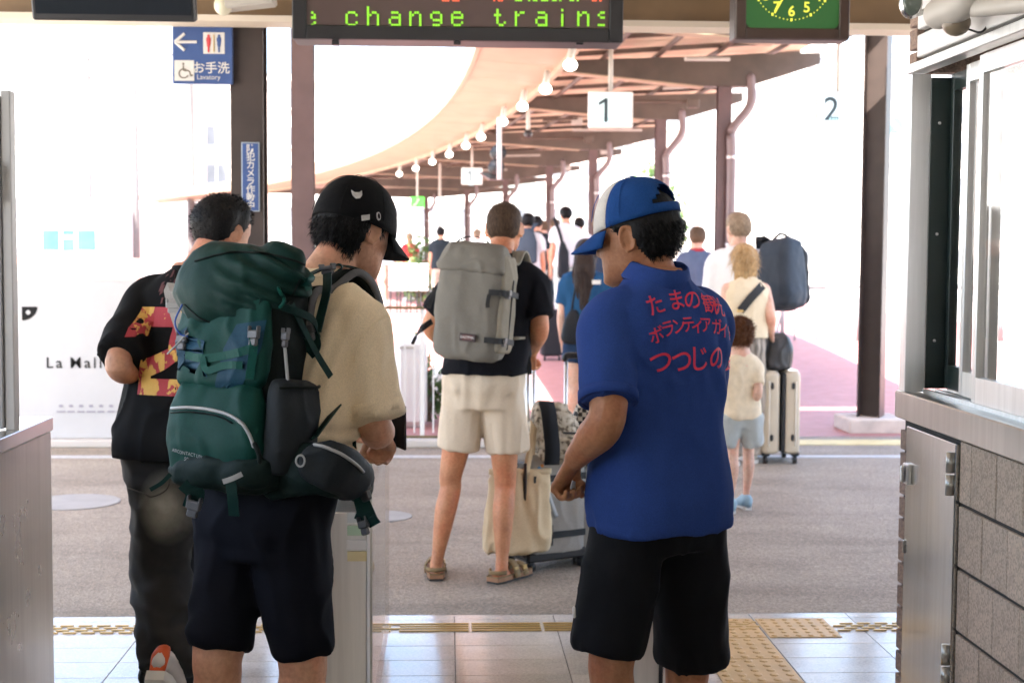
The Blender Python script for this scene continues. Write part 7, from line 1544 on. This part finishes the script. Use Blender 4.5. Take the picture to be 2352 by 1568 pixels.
def figure(label, base, H, yaw, sk, mshirt, mbot, mhair, hair='short', bottom='trousers', hem=0.5, slv=0.6, hyaw=None, hp=0.0, arms=None, mshoe=None, vox=0.014, bw=1.0, legs=None, loose=0.012, wide=0.0, group='people waiting along the platform', short_hem=0.33, strands=700, lean=(0, 0), seed=1):
    P = Body(base, H, yaw, lean=lean, bw=bw, hyaw=hyaw, hpitch=hp); t = thing('person', label, 'person', P.base, group); k = H / 1.72
    ar = []
    for i, sd_ in enumerate((-1, 1)):
        if arms and arms[i]: ar.append(tuple(np.asarray(q, float) for q in arms[i])); continue
        s_ = P.shoulder(sd_); e = s_ + P.dirw((sd_ * 0.045, -0.02, -0.28)) * k; ar.append((e, e + P.dirw((sd_ * 0.0, 0.07, -0.24)) * k))
    lg = legs or [(P.w((sd_ * 0.095 * bw, 0.01, 0.275 * H)), P.w((sd_ * 0.10 * bw, -0.01 + (0.06 if sd_ > 0 else -0.03), 0.055 * H))) for sd_ in (-1, 1)]
    mb = MB(); P.torso(mb, -0.012, hem_in=False, n=24); P.head_mb(mb, vox < 0.016)
    for i, sd_ in enumerate((-1, 1)):
        P.arm_mb(mb, sd_, *ar[i], 1.05); P.leg_mb(mb, sd_, *lg[i], 1.02); hand(mb, ar[i][1], ar[i][1] - ar[i][0], P.dirw((0, 1, 0)), (0.3, 0.4, 0.3), k=k)
    obj('body', remesh(mb, min(vox, 0.011), 2, 0.4), sk, t, True)
    mb = MB(); P.torso(mb, 0.016, z0=hem, z1=0.862, loose=loose, n=24)
    if slv > 0:
        for i, sd_ in enumerate((-1, 1)): sleeve(mb, P.shoulder(sd_), ar[i][0], slv, 0.08 * k, 0.076 * k, P, sd_)
    VF = displace(remesh(mb, vox, 4), wrinkles(0.007, 5, (1.2, 1.2, 0.5), 0.002, seed * 3.3)); so = obj('shirt', VF, mshirt, t, True)
    if bottom == 'shorts': shorts(P, mbot, t, [P.w((sd_ * 0.105 * bw, 0.0, short_hem * H)) for sd_ in (-1, 1)], 0.012, ((0.1 * k, 0.1 * k),) * 2, vox=vox, z1=0.57)
    else:
        w_ = wide; pa = [[lg[i][0] + A3(0, 0, 0.12 * k), lg[i][0], lg[i][0] * 0.4 + lg[i][1] * 0.6, lg[i][1] - A3(0, 0, 0.02)] for i in (0, 1)]
        ra = [(0.09 * k, 0.1 * k), (0.085 * k + w_ * 0.5, 0.09 * k + w_ * 0.5), (0.072 * k + w_, 0.075 * k + w_), (0.066 * k + w_, 0.07 * k + w_), (0.062 * k + w_, 0.065 * k + w_)]
        trousers(P, mbot, t, pa[0], pa[1], ra, ra, vox=vox, wr=wrinkles(0.008, 6, (1.4, 1.4, 0.4), 0.003, seed * 2.1), name='trousers')
    for i in (0, 1): shoe(t, A3(lg[i][1][0], lg[i][1][1], base[2] + 0.1 * k), yaw, 0, mshoe or M_SIGNW, M_SIGNW, k * 0.95)
    if hair == 'short': hair_shell(P, mask_short(), mhair, t, strands=strands, slen=0.03, sw=0.004, flow=lambda p: A3(0, -0.5, -0.8), seed=seed)
    elif hair == 'curly': hair_shell(P, mask_short(-0.01, 0.03), mhair, t, strands=5000, slen=0.04, sw=0.004, flow=lambda p: p * 6, seed=seed, tex=0.008, curl=0.9)
    elif hair == 'long': hair_shell(P, mask_long, mhair, t, name='hair_top', strands=500, slen=0.05, sw=0.004, flow=lambda p: A3(0, -0.2, -1), seed=seed)
    return P, t, so
# blond woman, child and tall man on the right
g = 'family with the cream suitcase'
b0 = at(1712, 1088, 10.4); base = A3(b0[0], 10.5, 0)
sh = A3(at(1755, 690, 10.5)[0], 10.5, 0)
P, t, so = figure('blond person in a sleeveless cream top beside the cream suitcase', base, 1.62, d2(10), SK_PALE, cloth('cream_top', (0.74, 0.62, 0.44), var=0.05, bs=0.3), None or mat('zebra_trousers', (0.3, 0.25, 0.2), 0.8, var=0.85, vscale=9, stretch=(3, 3, 0.5)), H_BLOND, 'none', hem=0.575, slv=0, arms=[None, (at(1770, 722, 10.42), at(1772, 762, 10.5))], wide=0.035, group=g, seed=5, vox=0.013, mshoe=mat('shoe_cream', (0.6, 0.58, 0.5), 0.6), bw=0.92, hyaw=d2(-5))
hair_shell(P, mask_long, H_BLOND, t, name='hair_top', strands=900, slen=0.08, sw=0.005, flow=lambda p: A3(p[0] * 2, -0.2, -1), seed=6); tresses(P, H_BLOND, t, 130, 0.17, 0.092, 0.010, 3, wave=0.012, out=0.02)
st = thing('shoulder_bag_strap', 'black bag strap across the back of the sleeveless cream top', 'strap', at(1715, 700, 10.35)); tree = bvh((np.array([v.co for v in so.data.vertices]) + ORG[so.name], [tuple(p.vertices) for p in so.data.polygons])); pts = []
for px, py in ((1752, 655), (1740, 668), (1725, 684), (1710, 702), (1700, 714)):
    o, d = ray(px, py); h = tree.ray_cast(o, d, 30); h = h if h[0] is not None else tree.find_nearest(o + d * 10.4); pts.append(np.array(h[0]) - np.array(d) * 0.008)
obj('webbing', MB().band(pts, (0.7, 0, -0.7), 0.06, 0.006, m=16), M_WEB, st); obj('clip', MB().box(pts[-1], (0.05, 0.012, 0.02), bev=0.004), M_BRASS, st)
b0 = at(1699, 1196, 8.45)
P, t, so = figure('small child with curly brown hair partly hidden behind the blue shirt', A3(b0[0], 8.5, 0), 1.13, d2(8), SK_PALE, mat('child_print', (0.72, 0.6, 0.43), 0.8, var=0.12, vscale=26), cloth('pale_denim', (0.45, 0.48, 0.47), var=0.12, bs=0.3), H_RED, 'curly', bottom='shorts', hem=0.50, slv=0.7, group=g, seed=7, vox=0.011, bw=0.88, short_hem=0.36, mshoe=mat('blue_sandal', (0.25, 0.36, 0.42), 0.6), arms=[None, (at(1742, 905, 8.4), at(1722, 925, 8.55))], hyaw=d2(-15), legs=[(A3(X_of(1690, 8.5), 8.5, 0.33), A3(X_of(1686, 8.5), 8.5, 0.07)), (A3(X_of(1720, 8.7), 8.62, 0.33), A3(X_of(1716, 8.7), 8.62, 0.07))])
b0 = at(1700, 1060, 11.0)
P, t, so = figure('tall person in a white shirt with the dark pack on one shoulder', A3(at(1696, 600, 11.1)[0], 11.1, 0), 1.88, d2(0), SK_PALE, cloth('white_shirt', (0.78, 0.78, 0.78), var=0.03, bs=0.3), cloth('dark_trousers', (0.03, 0.03, 0.035)), H_GREYB, 'short', hem=0.48, slv=0.8, group=g, seed=9, hyaw=d2(15), loose=0.03, vox=0.013, arms=[None, (at(1738, 690, 11.1), at(1735, 780, 11.3))])
FB = Frame(at(1800, 706, 10.82), d2(-48), d2(5), d2(-9)); t = thing('travel_pack', 'dark slate travel pack hanging on the shoulder of the white shirt', 'backpack', FB.o)
M_SL = cloth('slate', (0.045, 0.058, 0.078), var=0.1, bs=0.25, rough=0.55); M_SL2 = cloth('slate_dark', (0.02, 0.022, 0.026), bs=0.25, rough=0.6)
bag(FB, [(-0.02, 0, 0, 0.10, 0.07, 4), (0.01, 0, 0, 0.15, 0.13, 4), (0.1, 0, 0, 0.165, 0.15, 4), (0.38, 0, 0, 0.16, 0.145, 4), (0.5, 0, 0.02, 0.14, 0.11, 4), (0.53, 0, 0.03, 0.10, 0.07, 4)], M_SL, 'main_bag', t, vox=0.012, wr=wrinkles(0.005, 6, (1, 1, 0.6), 0.002, 3.9))
bag(FB, [(0.02, 0.0, 0.12, 0.12, 0.05, 4), (0.05, 0, 0.13, 0.145, 0.06, 4), (0.42, 0, 0.13, 0.14, 0.06, 4), (0.48, 0, 0.12, 0.11, 0.04, 4)], M_SL2, 'back_panel', t, vox=0.012, wr=wrinkles(0.004, 8, (1, 1, 1), 0.002, 4.9)); bag(FB, [(0.02, -0.158, 0.02, 0.012, 0.10, 4), (0.3, -0.162, 0.02, 0.012, 0.10, 4), (0.45, -0.155, 0.02, 0.01, 0.08, 4)], M_SL2, 'side_panel', t, vox=0.011, sm=2)
for k in range(3): obj('side_print', MB().box(FB((-0.178, -0.01, 0.26 + 0.03 * k)), (0.004, 0.02, 0.02), FB.ax), M_SIGNW, t)
obj('haul_loop', MB().tube([FB((-0.08, 0.02, 0.53)), FB((0, 0.02, 0.57)), FB((0.08, 0.02, 0.53))], 0.01, 6, m=12), M_SL2, t, True); obj('shoulder_strap', MB().band([FB((-0.09, 0.17, 0.45)), at(1752, 548, 10.95), at(1744, 556, 11.12), at(1748, 640, 11.2)], (1, 0, 0), 0.06, 0.012), M_SL2, t, True)
# long haired person in blue
g2 = 'people waiting along the platform'
P, t, so = figure('person with long black hair in a blue T-shirt and navy shorts', A3(X_of(1345, 11.7), 11.7, 0), 1.66, d2(-12), SK_PALE, cloth('mid_blue_tee', (0.018, 0.075, 0.17), var=0.08, bs=0.3), cloth('navy_short', (0.02, 0.04, 0.085)), H_DBROWN, 'long', bottom='shorts', hem=0.53, slv=0.7, seed=11, vox=0.013, short_hem=0.40, bw=0.95); tresses(P, H_DBROWN, t, 170, 0.42, 0.10, 0.011, 8, wave=0.02, out=0.085)
obj('small_print', MB().box(at(1370, 648, 11.5), (0.07, 0.004, 0.035)), M_SIGNW, so)
FN = Frame(at(1312, 790, 11.6), 0); t = thing('black_tote', 'black bag hanging beside the long haired person', 'bag', FN.o); bag(FN, [(0, 0, 0, 0.06, 0.05), (0.05, 0, 0, 0.09, 0.07), (0.2, 0.01, 0, 0.07, 0.05), (0.28, 0.02, 0, 0.03, 0.03)], M_SL2, 'bag_body', t, vox=0.014); obj('handle', MB().tube([FN((0.0, 0, 0.25)), FN((0.03, 0, 0.45)), FN((0.06, 0, 0.55))], 0.01, 6), M_SL2, t, True)
def gy(Y): return gz(Y) + 0.002
def stand(label, px, Y, H, yaw, sk, ms, mbm, mh, **k): return figure(label, A3(X_of(px, Y), Y, gy(Y)), H, d2(yaw), sk, ms, mbm, mh, vox=0.017, strands=300, **k)
M_WT = cloth('white_tee', (0.74, 0.74, 0.75), var=0.03, bs=0.3); M_NT = cloth('navy_tee', (0.03, 0.045, 0.075), bs=0.3); M_PG = cloth('pale_green_trousers', (0.42, 0.5, 0.46)); M_DT = cloth('dark_tee', (0.02, 0.028, 0.035)); M_BG = cloth('blue_grey_shirt', (0.11, 0.14, 0.22), bs=0.3); M_KT = cloth('khaki_trousers', (0.45, 0.4, 0.32))
def small_pack(label, c, yaw, mt, w_=0.14, h=0.42, d_=0.07):
    f = Frame(c, yaw); t = thing('small_backpack', label, 'backpack', c, 'backpacks in the crowd'); bag(f, [(0, 0, 0, w_ * 0.7, d_ * 0.6), (0.03, 0, 0, w_, d_), (h * 0.6, 0, 0, w_, d_), (h * 0.9, 0, 0, w_ * 0.7, d_ * 0.8), (h, 0, 0, w_ * 0.4, d_ * 0.5)], mt, 'bag_body', t, vox=0.014)
    for sx in (-1, 1): obj('strap', MB().band([f((sx * w_ * 0.4, d_ * 0.6, h * 0.9)), f((sx * w_ * 0.75, d_ * 1.3, h * 1.12)), f((sx * w_ * 0.85, d_ * 2.2, h * 1.1))], f.d((1, 0, 0)), 0.05, 0.012), mt, t)
    return t
P, t, so = stand('tall brown haired person in a navy T-shirt behind the long black hair', 1378, 16.2, 1.84, -8, SK_PALE, M_NT, cloth('grey_shorts', (0.1, 0.12, 0.15)), H_BROWN, bottom='shorts', seed=13)
P, t, so = stand('dark haired person in a white T-shirt and pale green trousers', 1300, 21.5, 1.82, 12, SK_LIGHT, M_WT, M_PG, H_BLACK, seed=15)
t = thing('sling_bag', 'slim dark sling bag on the white T-shirt by the canopy pillar', 'bag', at(1297, 640, 21.2)); obj('strap', MB().band([at(1272, 500, 21.3), at(1284, 530, 21.25), at(1292, 560, 21.25)], (1, 0, 0), 0.05, 0.02), M_SL2, t); f = Frame(at(1294, 640, 21.2), d2(12)); bag(f, [(0, 0, 0, 0.06, 0.04), (0.05, 0, 0, 0.09, 0.06), (0.4, 0, 0, 0.08, 0.05), (0.55, -0.02, 0, 0.03, 0.03)], M_SL2, 'bag_body', t, vox=0.014)
P, t, so = stand('dark haired person in a white T-shirt just right of the shaved head', 1212, 19.5, 1.72, -10, SK_LIGHT, M_WT, M_KT, H_BLACK, seed=17)
small_pack('slate backpack on the white T-shirt right of the shaved head', P.w((0, -0.18, 0.60 * P.H)), d2(-10), cloth('slate_pack', (0.055, 0.075, 0.10)), 0.15, 0.48)
P, t, so = stand('person in a blue grey shirt with red collar partly behind the blue cap', 1602, 15.5, 1.74, -5, SK_PALE, M_BG, M_DT, H_BROWN, seed=19)
obj('red_collar', ringband(P.w((0, -0.01, 0.85 * P.H)), A3(0, 0.1, 1), 0.07, 0.035, 0.012), cloth('collar_red', (0.45, 0.05, 0.06)), so, True)
P, t, so = stand('far person in a dark T-shirt left of the grey backpack', 1012, 27.5, 1.60, 0, SK_LIGHT, M_DT, M_KT, H_BLACK, seed=21)
P, t, so = stand('distant person in pale blue beside the platform chairs', 884, 30, 1.68, 60, SK_PALE, cloth('pale_blue_shirt', (0.5, 0.6, 0.7)), M_KT, H_BROWN, seed=23)
P, t, so = stand('distant person in red near the bushy plant', 941, 33, 1.55, 20, SK_LIGHT, cloth('red_shirt', (0.5, 0.05, 0.06)), M_DT, H_GREYB, seed=25)
P, t, so = stand('distant person in white behind the haul loop of the grey backpack', 1095, 31, 1.62, -20, SK_PALE, M_WT, M_KT, H_GREYB, seed=27)
P, t, so = stand('distant brown haired person between the white T-shirts', 1248, 25, 1.68, 5, SK_PALE, cloth('peach_top', (0.65, 0.5, 0.42)), M_DT, H_BROWN, seed=29)
f = Frame(A3(X_of(1267, 17.5), 17.5, gy(17.5)), d2(5)); t = thing('black_suitcase', 'black upright suitcase standing far down the platform', 'suitcase', f.o); bag(f, [(0.05, 0, 0, 0.1, 0.09, 4), (0.07, 0, 0, 0.13, 0.11, 5), (0.6, 0, 0, 0.13, 0.11, 5), (0.62, 0, 0, 0.1, 0.09, 4)], M_SL2, 'shell', t, vox=0.014, sm=2)
for x in (-0.06, 0.06): obj('handle_tube', MB().tube([f((x, 0, 0.6)), f((x, 0, 1.0))], 0.01, 6), M_ALU, t)
for sx in (-1, 1): obj('wheel', MB().tube([f((sx * 0.09 - 0.012, -0.08, 0.026)), f((sx * 0.09 + 0.012, -0.08, 0.026))], 0.026, 12, caps='flat'), M_BLACK, t)

for k, (px, Y, H, yw, ms, mb_, mh, lab) in enumerate(((1232, 22.5, 1.70, -15, M_DT, M_KT, H_BLACK, 'dark haired person in a dark T-shirt half hidden behind the slate backpack'), (1275, 26, 1.74, 10, cloth('grey_tee', (0.3, 0.31, 0.33)), M_DT, H_BROWN, 'brown haired person in grey left of the slim sling bag'), (1330, 24, 1.72, 0, M_WT, M_DT, H_BLACK, 'person in white behind the navy T-shirt'), (1402, 19, 1.70, -20, M_WT, M_KT, H_DBROWN, 'person in white just beyond the blue cap brim'), (1160, 34, 1.7, 5, M_NT, M_KT, H_BLACK, 'distant person in navy beyond the shaved head'))):
    stand(lab, px, Y, H, yw, SK_LIGHT, ms, mb_, mh, seed=31 + 2 * k)
